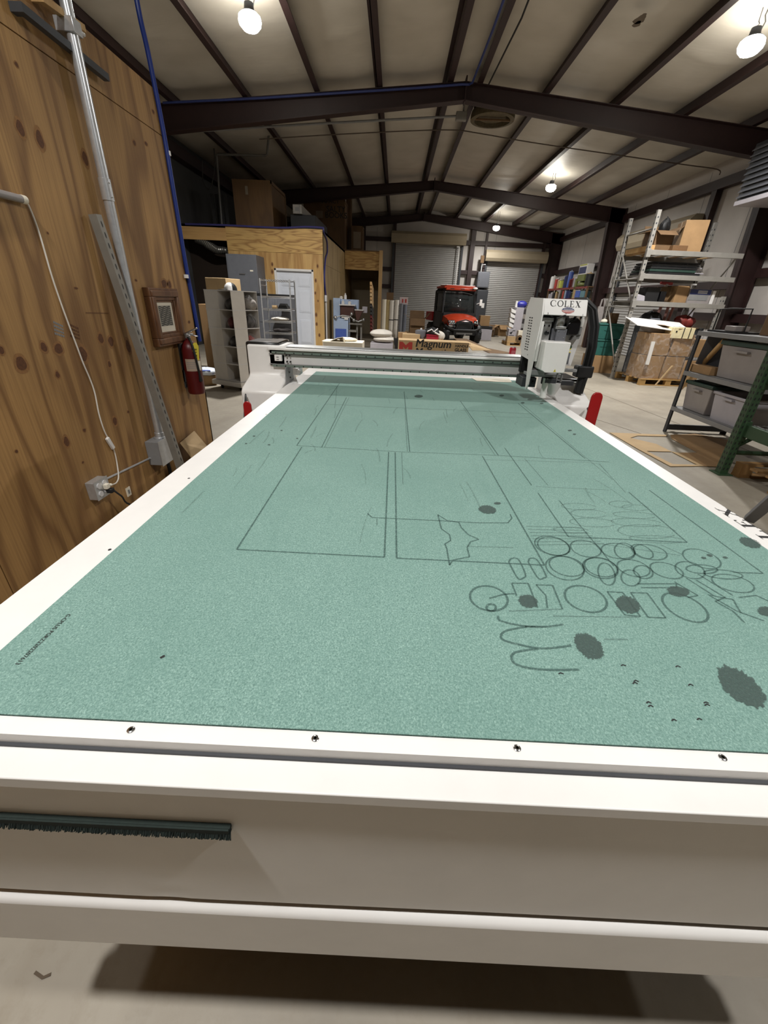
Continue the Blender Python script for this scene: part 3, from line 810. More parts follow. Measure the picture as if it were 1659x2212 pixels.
# tool head
hx = .868
prof = [(2.70, 1.36), (2.73, 1.447), (2.99, 1.453), (3.04, 1.385), (3.03, 1.155), (2.985, 1.125), (2.96, 1.105), (2.80, 1.10), (2.755, .94), (2.735, .925), (2.715, .96)]
mb = MB(); mb.prism([(hx-.008, y, z) for y, z in prof], (.008, 0, 0))
HD = gbuild('tool_head', mb, WHITE, T, smooth=False)
mb = MB()
for k in range(13):
    for c in range(2):
        y = 2.925-.045*c-k*.0015; z = 1.338-k*.0155; mb.box(hx-.0088, hx-.0078, y-.014, y+.014, z-.0032, z+.0032)
mb.cyl((hx-.0085, 2.83, 1.125), (hx-.007, 2.83, 1.125), .004)
gbuild('vent_slots', mb, INK, HD, smooth=False)
mb = MB()
mb.prism([(hx, 2.70, 1.36), (hx, 2.73, 1.447), (hx, 2.985, 1.450), (hx, 2.985, 1.36)], (.254, 0, 0))
fpl = gbuild('head_cover', mb, WHITE, HD, bevel=.004)
sl = V((0, .03, .087)).normalized()
def onpl(u, w): return V((hx-.008+u, 2.70-.0012, 1.36)) + sl*w
mb = MB(); serif_word(mb, 'COLEX', onpl(.042, .050), (1, 0, 0), sl, .034, .13)
mb.text('3', .017, onpl(.03, .003), (1, 0, 0), sl); mb.text('2', .017, onpl(.135, .003), (1, 0, 0), sl); mb.text('1', .017, onpl(.235, .003), (1, 0, 0), sl)
gbuild('brand_lettering', mb, INK, fpl, smooth=False)
mb = MB(); cu, cw = .150, .031; n = 32
def ov(a, s=1): return onpl(cu+.037*s*math.cos(a), cw+.0165*s*math.sin(a))
def off(p, k): return p+V((0, -.0004*k, .0001*k))
up = [math.pi*k/n for k in range(n+1)]
mb.poly([ov(a) for a in up], 0); mb.poly([ov(-a) for a in up][::-1], 1)
for w0, w1 in ((-.30, -.22), (-.62, -.5), (-.04, .06)):
    mb.poly([off(onpl(cu+s*.036*math.sqrt(1-w*w), cw+.0165*w), 1) for s, w in ((-1, w0), (1, w0), (1, w1), (-1, w1))], 2)
for k in range(5):
    u = cu-.024+k*.011; mb.ribbon([off(onpl(u, cw+.004), 2), off(onpl(u+.005, cw+.010), 2), off(onpl(u+.008, cw+.003), 2)], .0022, (0, -1, 0), 2)
gbuild('flag_badge', mb, [NAVY, REDINK, WHITE], fpl, smooth=False)
mb = MB(); mb.box(hx, hx+.25, 2.96, 3.0, 1.0, 1.37); gbuild('back_plate', mb, BLACK, HD)
# left tool: steel block with knob
mb = MB(); mb.box(hx+.012, hx+.075, 2.74, 2.84, 1.22, 1.325); mb.box(hx+.008, hx+.08, 2.735, 2.84, 1.325, 1.345)
o = gbuild('knife_module', mb, ALU, HD, bevel=.003)
mb = MB(); mb.lathe([(.012, 0), (.014, .006), (.012, .014), (.004, .018)], (hx+.052, 2.735, 1.262), rotx(R(90)), 16); mb.cyl((hx+.03, 2.739, 1.302), (hx+.03, 2.737, 1.302), .006); mb.cyl((hx+.06, 2.739, 1.302), (hx+.06, 2.737, 1.302), .006)
gbuild('knob', mb, BLACKG, o)
mb = MB(); mb.tube([(hx+.012, 2.76, 1.335), (hx+.02, 2.74, 1.362), (hx+.05, 2.735, 1.366), (hx+.08, 2.745, 1.34), (hx+.09, 2.78, 1.29)], .005); gbuild('hose', mb, BLACK, HD)
mb = MB(); mb.box(hx+.001, hx+.016, 2.70, 2.78, 1.10, 1.325); gbuild('side_strut', mb, WHITE, HD, bevel=.002)
# middle tool: motor and housing
mb = MB(); mb.cyl((hx+.122, 2.74, 1.30), (hx+.122, 2.74, 1.352), .026, n=20); mb.box(hx+.092, hx+.155, 2.71, 2.78, 1.288, 1.302)
gbuild('motor', mb, ALU, HD, bevel=.002)
mb = MB(); mb.box(hx+.105, hx+.165, 2.715, 2.82, 1.205, 1.288); mb.box(hx+.085, hx+.105, 2.735, 2.82, 1.205, 1.288)
for (a, b2) in ((.012, .015), (.048, .015), (.012, .05), (.048, .05)): mb.cyl((hx+.105+a, 2.716, 1.225+b2), (hx+.105+a, 2.712, 1.225+b2), .0035, n=8, m=1)
gbuild('motor_housing', mb, [GREYP, CHROME], HD, bevel=.002)
mb = MB(); mb.tube([(hx+.085, 2.72, 1.30), (hx+.085, 2.695, 1.345), (hx+.12, 2.685, 1.362), (hx+.155, 2.695, 1.345), (hx+.16, 2.72, 1.30)], .005); gbuild('hose', mb, BLACK, HD)
# right tool: black spindle with white filter
mb = MB(); mb.prism([(hx+.175, 2.73, 1.255), (hx+.235, 2.73, 1.255), (hx+.245, 2.73, 1.285), (hx+.245, 2.73, 1.33), (hx+.22, 2.73, 1.352), (hx+.185, 2.73, 1.335), (hx+.165, 2.73, 1.315), (hx+.172, 2.73, 1.27)], (0, .1, 0))
gbuild('spindle', mb, BLACKG, HD, bevel=.006)
mb = MB(); mb.lathe([(.006, 0), (.012, .004), (.014, .02), (.014, .04), (.009, .05), (.009, .07), (.004, .085)], (hx+.258, 2.76, 1.30), n=16); mb.cyl((hx+.258, 2.76, 1.26), (hx+.258, 2.76, 1.30), .012, m=1)
gbuild('air_filter', mb, [WHITE, MGREY], HD)
mb = MB(); mb.tube([(hx+.205, 2.76, 1.345), (hx+.215, 2.74, 1.372), (hx+.24, 2.75, 1.375), (hx+.255, 2.77, 1.34)], .006); gbuild('hose', mb, BLACK, HD)
# front cover box
mb = MB(); mb.prism([(hx+.020, 2.62, 1.222), (hx+.020, 2.62, 1.062), (hx+.052, 2.62, 1.05), (hx+.052, 2.62, 1.05), (hx+.170, 2.62, 1.048), (hx+.170, 2.62, 1.222)], (0, .13, 0))
o = gbuild('tool_cover', mb, WHITE, HD, bevel=.005)
mb = MB(); c = V((hx+.10, 2.6188, 1.056)); mb.poly([c, c+V((.016, 0, 0)), c+V((.008, 0, .016))], 0); mb.ribbon([c+V((.008, -.0004, .003)), c+V((.008, -.0004, .011))], .002, (0, -1, 0), 1)
gbuild('warning_triangle', mb, [YELLOW, INK], o, smooth=False)
# grey plate right of the cover
mb = MB(); mb.prism([(hx+.195, 2.79, 1.075), (hx+.265, 2.79, 1.075), (hx+.285, 2.79, 1.25), (hx+.225, 2.79, 1.29), (hx+.185, 2.79, 1.25)], (0, .01, 0))
o = gbuild('side_plate', mb, PANELW, HD)
mb = MB(); c = V((hx+.235, 2.789, 1.185)); mb.poly([c+V((.013*math.cos(a), 0, .016*math.sin(a)))+V((-.003, 0, -.004)) for a in [k*math.pi/10 for k in range(20)]], 0); mb.poly([c+V((.010*math.cos(a), -.0006, .011*math.sin(a))) for a in [k*math.pi/10 for k in range(20)]], 1)
mb.box(hx+.205, hx+.245, 2.7885, 2.789, 1.085, 1.15, 2); mb.box(hx+.225, hx+.245, 2.788, 2.789, 1.153, 1.158, 0)
gbuild('warning_sticker', mb, [YELLOW, RGREEN, GREYP], o, smooth=False)
mb = MB(); mb.prism([(hx+.215, 2.76, 1.225), (hx+.265, 2.76, 1.235), (hx+.27, 2.76, 1.26), (hx+.225, 2.76, 1.25)], (0, .03, 0)); gbuild('clamp', mb, MGREY, HD)
# cable chain
mb = MB(); pts = [(1.16, 3.04, 1.435), (1.22, 3.02, 1.44), (1.27, 3.0, 1.40), (1.30, 2.98, 1.30), (1.315, 2.97, 1.18), (1.31, 2.96, 1.04), (1.30, 2.96, .96), (1.295, 2.96, .88)]
mb.tube(pts, .030, 8); mb.tube([(p[0]+.012, p[1]-.028, p[2]) for p in pts], .012, 6)
gbuild('cable_chain', mb, BLACK, HD)
mb = MB(); mb.box(1.24, 1.35, 2.92, 3.0, .985, 1.06); gbuild('chain_clamp', mb, BLACK, HD, bevel=.008)
# underside mechanism
mb = MB(); mb.box(hx-.005, hx+.215, 2.74, 2.86, 1.005, 1.022); mb.box(hx+.0, hx+.08, 2.70, 2.80, 1.02, 1.05); mb.box(hx+.10, hx+.17, 2.72, 2.80, .972, 1.0, 1); mb.box(hx+.10, hx+.30, 2.76, 2.80, .957, .985, 1)
for a in (.175, .205): mb.cyl((hx+a, 2.74, .98), (hx+a, 2.74, 1.07), .006)
mb.box(hx+.165, hx+.285, 2.72, 2.76, 1.045, 1.062)
gbuild('tool_base', mb, [MGREY, DGREY], HD, bevel=.002)
mb = MB(); mb.cyl((hx+.112, 2.74, .878), (hx+.112, 2.74, 1.0), .020, n=18); mb.lathe([(.022, .90), (.040, .945), (.042, .972), (.01, .972)], (hx+.165, 2.74, 0), n=18, m=1)
gbuild('pressure_foot', mb, [WHITE, PANELW], HD)
mb = MB(); mb.box(hx-.02, hx+.07, 2.80, 2.95, .93, .99); mb.cyl((hx+.02, 2.80, .965), (hx+.02, 2.79, .965), .018); mb.cyl((hx+.05, 2.80, .96), (hx+.05, 2.79, .96), .01, m=1)
gbuild('camera_block', mb, [DGREY, INK], HD, bevel=.002)
# red trip handles on black rods
def handle(px0, px1, py0, Y, anchor, wd):
    a, b2 = PY(px0, py0, Y), PY(px1, py0, Y); x0, x1 = a.x, b2.x; zt = a.z; r = (x1-x0)/2
    mb = MB(); arc = [V(((x0+x1)/2+r*math.cos(t), Y, zt-r+r*math.sin(t))) for t in [k*math.pi/8 for k in range(9)]]
    mb.prism([V((x1, Y, zt-.26))]+arc+[V((x0, Y, zt-.26))] if False else [V((x0, Y, zt-.26)), V((x1, Y, zt-.26))]+arc, (0, .012, 0))
    o = build('trip_handle', mb, RED, T, bevel=.003)
    mb = MB(); mb.tube([anchor, ((x0+x1)/2, Y+.012, zt-.07)], .005, 6); mb.tube([anchor, (anchor[0]*.98, Y+.05, zt-.2)], .005, 6)
    build('rod', mb, BLACK, o)
handle(1281, 1306, 847, 2.3, (1.18, 2.512, .87), .05)
handle(524, 541, 867, 2.3, (-.885, 2.512, .86), .05)
# soda can behind the gantry, sheet of paper on the felt
p = PY(1106, 766, 4.6)
C0 = thing('soda_can', 'red drink can standing on the white table behind the gantry beam', 'drink can', (p.x, 4.6, ZT))
mb = MB(); mb.lathe([(.026, 0), (.033, .008), (.033, .105), (.027, .118)], (p.x, 4.6, ZT), n=20); mb.box(p.x-.02, p.x+.02, 4.565, 4.567, ZT+.03, ZT+.09, 1); build('can_body', mb, [mt('can_red', (178, 40, 54), .3, var=.1), mt('can_pink', (206, 110, 118), .4)], C0)
mb = MB(); mb.lathe([(.027, .118), (.027, .121), (.024, .119), (.001, .119)], (p.x, 4.6, ZT), n=20); build('can_lid', mb, ALU, C0)
q = [PZ(1017, 816, zf+.002), PZ(1030, 823, zf+.002), PZ(1106, 826, zf+.002), PZ(1100, 818, zf+.002)]
mb = MB(); mb.prism(q, (0, 0, .001)); build('paper_sheet', mb, CREAM, label='small white sheet lying at the far edge of the green felt', cat='paper', smooth=False)
# ------------------------------------------------------------------ things on the plywood partition
cX, cY = -1.797, 3.075
t = thing('metal_conduit', 'thick galvanised conduit rising up the knotty plywood wall', 'conduit', (cX, cY, .375))
mb = MB(); mb.cyl((cX, cY, .375), (cX, cY, 4.75), .029, n=18); build('pipe', mb, STEEL, t)
zc = PX(229, 410, cX).z
mb = MB(); mb.cyl((cX, cY, zc-.055), (cX, cY, zc+.055), .0335, n=18)
for d in (-.035, .035): mb.cyl((cX+.03, cY-.012, zc+d), (cX+.042, cY-.014, zc+d), .006, n=8)
build('coupling', mb, STEEL, t, bevel=.002)
mb = MB(); mb.cyl((cX, cY, .375), (cX, cY, .42), .034, n=18); mb.cyl((cX, cY, .37), (cX, cY, .385), .043, n=12); build('connector', mb, STEEL, t, bevel=.002)
zs = PX(165, 68, cX).z
mb = MB(); mb.box(XP, cX+.036, cY-.036, cY+.036, zs-.03, zs+.03); mb.box(XP, XP+.05, cY+.036, cY+.085, zs-.025, zs+.025); mb.cyl((cX+.02, cY+.036, zs), (cX+.02, cY+.075, zs), .010, n=8)
build('strap_clamp', mb, STEEL, t, bevel=.003)
# junction box and outlet
t = thing('junction_box', 'grey steel junction box at the foot of the thick conduit', 'electrical box', (XP, 3.07, .18))
mb = MB(); mb.box(XP, XP+.105, 2.965, 3.185, .185, .372); build('box_body', mb, GREYP if False else MGREY, t, bevel=.003)
mb = MB(); mb.box(XP+.105, XP+.109, 2.96, 3.19, .18, .377); build('cover_plate', mb, STEEL, t)
mb = MB(); mb.tube([(XP+.06, 3.11, .19), (XP+.06, 3.12, .10), (XP+.07, 3.10, .005)], .014); build('drop_cable', mb, BLACK, t)
o0 = PX(182, 1044, XP); oy, oz = o0.y, o0.z
t = thing('outlet_box', 'square metal outlet box with plugs low on the plywood wall', 'electrical outlet', (XP, oy+.06, oz-.11))
mb = MB(); mb.box(XP, XP+.055, oy, oy+.125, oz-.115, oz); build('box_body', mb, STEEL, t, bevel=.003)
mb = MB(); mb.box(XP+.055, XP+.058, oy-.003, oy+.128, oz-.118, oz+.003)
fp = build('face_plate', mb, STEEL, t)
for (a, b2) in ((.035, -.032), (.09, -.032), (.035, -.084), (.09, -.084)):
    mb = MB(); mb.lathe([(.018, 0), (.018, .005), (.001, .005)], (XP+.058, oy+a, oz+b2), roty(R(90)), 16); build('receptacle', mb, PANELW, fp)
q = PX(325, 989, XP+.012)
mb = MB(); mb.tube([(XP+.012, oy+.128, oz-.04), (XP+.012, q.y, q.z)], .007); mb.cyl((XP+.012, q.y-.01, q.z-.003), (XP+.02, q.y+.01, q.z), .011)
build('thin_conduit', mb, STEEL, t)
# white tube light and its cord
t = thing('tube_light', 'slim white tube light on the plywood wall trailing a white cord', 'light', PX(50, 431, -1.84))
a, b2 = PX(50, 431, -1.842), PX(-120, 388, -1.842)
mb = MB(); mb.cyl(a, b2, .017, n=14); build('tube', mb, TRANS, t)
mb = MB(); mb.cyl(a+(a-b2).normalized()*.012, a-(a-b2).normalized()*.014, .0185, n=14); build('end_cap', mb, CREAM, t)
pts = [(52, 432), (61, 442), (75, 475), (90, 520), (110, 590), (130, 650), (150, 705), (165, 745), (180, 785), (195, 820), (205, 850), (214, 895), (226, 932), (240, 958), (248, 978), (253, 1003), (257, 1028), (252, 1040), (240, 1047)]
def smooth_pts(ps, n=6):
    o = []
    for i in range(len(ps)-1):
        p0 = ps[max(i-1, 0)]; p1 = ps[i]; p2 = ps[i+1]; p3 = ps[min(i+2, len(ps)-1)]
        for k in range(n):
            s = k/n
            o.append(.5*((2*p1)+(p2-p0)*s+(2*p0-5*p1+4*p2-p3)*s*s+(3*p1-p0-3*p2+p3)*s**3))
    return o+[ps[-1]]
ps = smooth_pts([PX(x_, y_, XP+.008) for x_, y_ in pts[:-3]] + [PX(256, 1030, XP+.03), PX(251, 1043, XP+.06), PX(241, 1047, XP+.078)])
mb = MB(); mb.tube(ps, .0042, 6); cord = build('cord', mb, CLOTH, t)
a, b2 = PX(231, 946, XP+.012), PX(245, 969, XP+.012); d = (b2-a).normalized()
mb = MB(); c = (a+b2)/2; mb.obox(c, (.018, .026, (b2-a).length), M.Rotation(math.atan2(d.y, d.z)*-1, 3, 'X'))
build('inline_switch', mb, WHITE, cord, bevel=.004)
mb = MB(); e = ps[-1]; mb.cyl(e, e+V((-.012, -.03, .008)), .010, n=10); mb.box(e.x-.020, e.x+.006, e.y-.055, e.y-.022, e.z-.010, e.z+.022)
build('plug', mb, CREAM, cord, bevel=.003)
t = thing('power_cord', 'black power cord plugged into the metal outlet box', 'power cord', (XP+.06, oy+.09, oz-.085))
mb = MB(); mb.box(XP+.0635, XP+.10, oy+.075, oy+.11, oz-.10, oz-.07); build('plug', mb, BLACK, t, bevel=.006)
mb = MB(); mb.tube(smooth_pts([V((XP+.095, oy+.10, oz-.085)), PX(262, 1071, XP+.12), PX(292, 1091, XP+.15), V((-1.45, oy+.45, .02)), V((-1.2, oy+.7, .008))]), .006, 6); build('cord', mb, BLACK, t)
p = PX(278, 1062, XP+.004); mb = MB(); mb.box(XP, XP+.006, p.y-.022, p.y+.022, p.z-.032, p.z+.032, 0); mb.box(XP+.006, XP+.008, p.y-.009, p.y+.009, p.z-.015, p.z+.015, 1)
build('wall_plate', mb, [CREAM, MGREY], smooth=False, label='small white wall plate near the metal outlet box', cat='wall plate')
# slotted steel angle leaning on the wall
top = PX(206, 462, XP+.06); bot = PX(390, 1004, -1.655); bot = top+(bot-top)*((top.z-.004)/(top.z-bot.z))
t = thing('slotted_angle', 'long slotted grey steel angle leaning against the plywood wall', 'steel angle', bot)
d = (top-bot).normalized(); ln = (top-bot).length
s1 = V((0, 1, 0)); s1 = (s1-d*s1.dot(d)).normalized(); s2 = d.cross(s1).normalized()
if s2.x < 0: s2 = -s2
def Lp(a, b2, w): return bot + s1*a + s2*b2 + d*w
mb = MB()
mb.prism([Lp(0, 0, 0), Lp(.052, 0, 0), Lp(.052, .003, 0), Lp(0, .003, 0)], d*ln)
mb.prism([Lp(0, -.045, 0), Lp(.003, -.045, 0), Lp(.003, 0, 0), Lp(0, 0, 0)], d*ln)
ZINC = mt('dull_zinc', (136, 132, 124), .5, metal=.35, var=.08)
k = .04
while k < ln-.03:
    pz = [Lp(.026+.0062*math.cos(a), .0035, k+.017*math.sin(a)) for a in [i*math.pi/6 for i in range(12)]]
    mb.poly(pz, 1); k += .055
build('angle_bar', mb, [ZINC, INK], t, smooth=False)
# framed print
y0 = PX(305, 617, XP).y; xf = PY(324, 621, y0).x
yr = PX(386, 624, xf).y; zt_, zb_ = PX(324, 621, xf).z, PX(331, 754, xf).z
t = thing('picture_frame', 'deep brown wooden frame with a small print on the plywood wall', 'picture frame', (XP, (y0+yr)/2, zb_))
def fr(a, x0, x1, w, name, mat, bev=.006):
    mb = MB(); Y0, Y1, Z0, Z1 = y0+a, yr-a, zb_+a, zt_-a
    mb.box(x0, x1, Y0, Y1, Z1-w, Z1); mb.box(x0, x1, Y0, Y1, Z0, Z0+w); mb.box(x0, x1, Y0, Y0+w, Z0+w, Z1-w); mb.box(x0, x1, Y1-w, Y1, Z0+w, Z1-w)
    return build(name, mb, mat, t, bevel=bev)
fr(0, XP, xf-.012, .06, 'outer_moulding', OAKF, .004); fr(.016, XP+.01, xf, .042, 'raised_moulding', OAKF, .006); fr(.058, XP+.008, xf-.018, .026, 'inner_moulding', OAKF, .004); fr(.084, XP+.006, xf-.028, .014, 'slip', OAKF, .003)
mb = MB(); mb.box(XP+.004, xf-.036, y0+.097, yr-.097, zb_+.097, zt_-.097); build('mat_board', mb, CREAM, t)
mb = MB(); ya, yb2, za, zb2 = y0+.125, yr-.125, zb_+.14, zt_-.122
mb.box(xf-.0355, xf-.035, ya, yb2, za, zb2, 0)
for k in range(11):
    z = zb2-.01-k*(zb2-za-.02)/10
    mb.ribbon([(xf-.0345, ya+.008+(yb2-ya-.016)*i/14, z+.004*math.sin(i*1.1+k)) for i in range(15)], .006, (1, 0, 0), 1)
build('print', mb, [mt('print_grey', (150, 146, 134), .8), INK], t, smooth=False)
# fire extinguisher
ex = -1.775; pc = PX(416, 790, ex); ey = pc.y; r = .072
za, zb2 = PX(428, 848, ex).z, PX(410, 735, ex).z
t = thing('fire_extinguisher', 'dark red fire extinguisher with yellow tag at the partition end', 'fire extinguisher', (ex, ey, za))
mb = MB(); mb.lathe([(r*.9, za), (r, za+.015), (r, zb2-.07), (r*.92, zb2-.04), (r*.6, zb2-.01), (.022, zb2+.004), (.022, zb2+.02)], (ex, ey, 0), n=28); build('cylinder', mb, DRED, t)
mb = MB(); mb.cyl((ex, ey, zb2+.015), (ex, ey, zb2+.055), .022, n=14); mb.obox((ex+.02, ey, zb2+.05), (.05, .03, .02)); mb.cyl((ex+.02, ey-.02, zb2+.035), (ex+.02, ey-.03, zb2+.035), .016)
build('valve', mb, ALU, t, bevel=.003)
mb = MB(); mb.obox((ex+.035, ey+.005, zb2+.078), (.12, .028, .012), roty(R(-24))); mb.obox((ex+.035, ey+.005, zb2+.045), (.10, .024, .010), roty(R(10)))
build('lever', mb, CHROME, t, bevel=.004)
mb = MB(); hp = smooth_pts([V((ex+.01, ey-.02, zb2+.03)), V((ex+.045, ey-.05, zb2-.01)), V((ex+.062, ey-.055, zb2-.12)), V((ex+.068, ey-.04, zb2-.26)), V((ex+.066, ey-.03, zb2-.33))]); mb.tube(hp, [.010]*(len(hp)-5)+[.012, .014, .016, .017, .018], 8)
build('hose', mb, BLACK, t)
def wrap(z0, z1, a0, a1, m_, nm, rr=.0008):
    mb = MB(); n = 12; vs = []
    for i in range(n+1):
        a = R(a0+(a1-a0)*i/n)
        for z in (z0, z1): vs.append((ex+(r+rr)*math.cos(a), ey+(r+rr)*math.sin(a), z))
    mb.add(vs, [(2*i, 2*i+2, 2*i+3, 2*i+1) for i in range(n)], 0)
    if nm == 'label_band':
        for k in range(4):
            z = z0+(z1-z0)*(.25+.15*k); vs = []
            for i in range(n):
                a = R(a0+8+(a1-a0-16)*i/n)
                for q in (0, .004): vs.append((ex+(r+rr+.0004)*math.cos(a), ey+(r+rr+.0004)*math.sin(a), z+q))
            mb.add(vs, [(2*i, 2*i+2, 2*i+3, 2*i+1) for i in range(n-1)], 1)
    return build(nm, mb, [m_, MGREY], t)
mb = MB(); mb.box(XP, ex-.05, ey-.03, ey+.03, za+.10, za+.20); mb.box(XP, XP+.01, ey-.03, ey+.03, za+.05, zb2+.02); build('wall_bracket', mb, DGREY, t)
wrap(za+.20, za+.30, -110, 20, mt('extinguisher_label', (168, 150, 132), .6), 'label_band'); wrap(za+.185, za+.198, -180, 180, DRED, 'band')
mb = MB(); a = V((ex+.072, ey-.045, zb2-.01)); xd = V((.78, .62, 0)).normalized(); yd = V((.12, -.05, 1)).normalized()
def tg(u, w): return a+xd*u+yd*w
mb.poly([tg(-.022, -.145), tg(.028, -.145), tg(.030, -.03), tg(.014, 0), tg(-.008, 0), tg(-.024, -.03)])
for k, (w0, hh) in enumerate(((-.05, .012), (-.075, .006), (-.10, .014), (-.125, .005))): mb.poly([p+V((.0012, -.0012, 0)) for p in (tg(-.008, w0-hh), tg(.012, w0-hh), tg(.012, w0), tg(-.008, w0))], 1)
build('inspection_tag', mb, [YELLOW, mt('tag_print', (120, 110, 40), .8)], t, smooth=False)
mb = MB(); mb.poly([p+V((.002, -.002, -.15)) for p in (tg(-.004, -.075), tg(.024, -.075), tg(.022, 0), tg(-.006, 0))]); build('paper_tag', mb, CREAM, t, smooth=False)
# blue air pipe at the end of the partition
bp = [PX(*p, -1.845) for p in ((288, -40), (303, 40), (319, 110), (340, 215), (356, 300), (371, 390), (386, 480), (401, 570), (418, 660), (432, 737))]
t = thing('blue_air_pipe', 'bright blue air pipe running up the end of the plywood partition', 'air pipe', bp[-1])
bp = smooth_pts([bp[0]+(bp[0]-bp[1])*2.5]+bp); mb = MB(); mb.tube(bp, .0165, 10); build('pipe', mb, BLUE, t)
for (px, py) in ((363, 331), (402, 597)):
    p = PX(px, py, -1.843); mb = MB(); mb.cyl(p-V((0, 0, .014)), p+V((0, 0, .014)), .020, n=12); build('clip', mb, WHITE, t)
# bars on the partition top; the dark one is part rail, mostly painted shadow
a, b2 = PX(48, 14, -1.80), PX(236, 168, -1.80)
for (a, b2, w, m_, nm, lab, cat) in ((a, b2, .035, DGREY, 'rail_shadow_bar', 'dark bar along the top of the plywood wall, part rail and mostly shadow', 'rail'), (PX(92, -6, -1.80), PX(185, 62, -1.80), .03, PINE, 'timber_batten', 'short timber batten above the dark rail and shadow bar', 'timber')):
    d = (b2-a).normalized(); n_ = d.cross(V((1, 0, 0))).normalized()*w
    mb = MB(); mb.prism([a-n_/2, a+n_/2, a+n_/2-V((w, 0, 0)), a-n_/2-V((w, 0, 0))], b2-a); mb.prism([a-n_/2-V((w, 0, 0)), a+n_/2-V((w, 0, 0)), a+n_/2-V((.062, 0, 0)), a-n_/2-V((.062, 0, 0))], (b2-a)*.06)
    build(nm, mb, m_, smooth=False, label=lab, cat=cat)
# kraft sheet leaning at the foot of the wall
q = [PX(388, 957, -1.80), PX(419, 931, -1.82), PX(447, 964, -1.72), V((-1.62, 3.75, .004)), V((-1.66, 3.35, .004))]
mb = MB(); mb.prism(q, (.004, 0, 0)); build('cardboard_sheet', mb, CARDL, smooth=False, label='scrap of brown cardboard leaning at the foot of the plywood wall', cat='cardboard')

# ------------------------------------------------------------------ generic boxes
def carton(label, c, size, rz=0, mat=None, tape=True, group=None, name='cardboard_box', mark=None, cat='box'):
    """closed carton standing on c (base centre)"""
    t = thing(name, label, cat, c, rz, group)
    sx, sy, sz = size
    mb = MB(); mb.box(-sx/2, sx/2, -sy/2, sy/2, 0, sz)
    build('body', mb, mat or CARD, t, world=False, bevel=min(.006, .04*min(size)))
    if tape:
        w = min(.06, .2*sx); mb = MB(); mb.box(-sx/2-.0006, sx/2+.0006, -w/2, w/2, sz-.0002, sz+.0008); mb.box(-sx/2-.001, -sx/2-.0002, -w/2, w/2, sz*.7, sz); mb.box(sx/2+.0002, sx/2+.001, -w/2, w/2, sz*.7, sz)
        build('tape', mb, TAPE, t, world=False, smooth=False)
    if mark:
        mb = MB()
        for k in range(mark): mb.box(-sx*.2, sx*.15, -sy/2-.002, -sy/2-.0008, sz*(.3+.12*k), sz*(.3+.12*k)+sz*.035)
        build('print', mb, INK, t, world=False, smooth=False)
    return t
def open_carton(label, c, size, rz=0, mat=None, flaps=(60, 60, 60, 60), group=None, name='open_carton', cat='box'):
    t = thing(name, label, cat, c, rz, group); sx, sy, sz = size; w = .006
    mb = MB(); mb.box(-sx/2, sx/2, -sy/2, sy/2, 0, w)
    mb.box(-sx/2, sx/2, -sy/2, -sy/2+w, 0, sz); mb.box(-sx/2, sx/2, sy/2-w, sy/2, 0, sz); mb.box(-sx/2, -sx/2+w, -sy/2, sy/2, 0, sz); mb.box(sx/2-w, sx/2, -sy/2, sy/2, 0, sz)
    build('body', mb, mat or CARD, t, world=False, smooth=False)
    for k, a in enumerate(flaps):
        if a is None: continue
        a = R(a); fl = min(sx, sy)*.48
        if k < 2:
            y = (-1 if k == 0 else 1)*sy/2; s = -1 if k == 0 else 1
            q = [(-sx/2, y, sz), (sx/2, y, sz), (sx/2-.01, y+s*fl*math.sin(a), sz+fl*math.cos(a)), (-sx/2+.01, y+s*fl*math.sin(a), sz+fl*math.cos(a))]
        else:
            x_ = (-1 if k == 2 else 1)*sx/2; s = -1 if k == 2 else 1
            q = [(x_, -sy/2, sz), (x_, sy/2, sz), (x_+s*fl*math.sin(a), sy/2-.01, sz+fl*math.cos(a)), (x_+s*fl*math.sin(a), -sy/2+.01, sz+fl*math.cos(a))]
        mb = MB(); mb.poly(q); build('flap', mb, mat or CARD, t, world=False, smooth=False, solid=.005)
    return t
def lump(rx, ry, rz_, seed, amp=.12, nu=22, nv=12):
    rnd = random.Random(seed); ph = [rnd.uniform(0, 6.28) for _ in range(6)]
    def fn(p):
        a = math.atan2(p.y, p.x)
        k = 1+amp*(math.sin(2*a+ph[0])*.5+math.sin(3*a+ph[1])*.4+math.sin(7*a+ph[2]+p.z*30)*.25+math.sin(p.z*25+ph[3])*.35)
        q = p*k
        if q.z < -rz_*.75: q.z = -rz_*.75
        return q
    mb = MB(); mb.ell((0, 0, rz_*.75), (rx, ry, rz_), None, nu, nv, 0, fn)
    return mb

# ------------------------------------------------------------------ display spinner, cap, boxes at the left
Cc = PY(498, 628, 6.70); Cb = PY(521, 826, 6.70)
u1 = V((-.90, .43, 0)).normalized(); u2 = V((.43, .90, 0)).normalized(); s = .54
z0, z1 = .15, Cc.z; O = V((-2.415, 6.70, 0))
ctr = O+u1*s/2+u2*s/2
SP = thing('display_spinner', 'tall white revolving display tower with five rows of pigeonholes', 'display rack', (ctr.x, ctr.y, 0))
def Q(a, b2, z): return O+u1*a+u2*b2+V((0, 0, z))
def slab(mb, a0, a1, b0, b1, za, zb_, m=0):
    mb.prism([Q(a0, b0, za), Q(a1, b0, za), Q(a1, b1, za), Q(a0, b1, za)], (0, 0, zb_-za), m)
SPW = mt('spinner_white', (206, 201, 194), .5, var=.03); SPL = mt('spinner_joint', (150, 144, 136), .6)
mb = MB(); h = s/2; w = .006
slab(mb, h, s, 0, w, z0, z1); slab(mb, 0, w, 0, h, z0, z1)
slab(mb, h-w, h, 0, s-.03, z0, z1); slab(mb, 0, s, h-w, h, z0, z1); slab(mb, 0, s, s-w, s, z0, z1); slab(mb, s-w, s, 0, s, z0, z1)
rows = [z0+(z1-z0)*k/5 for k in range(6)]
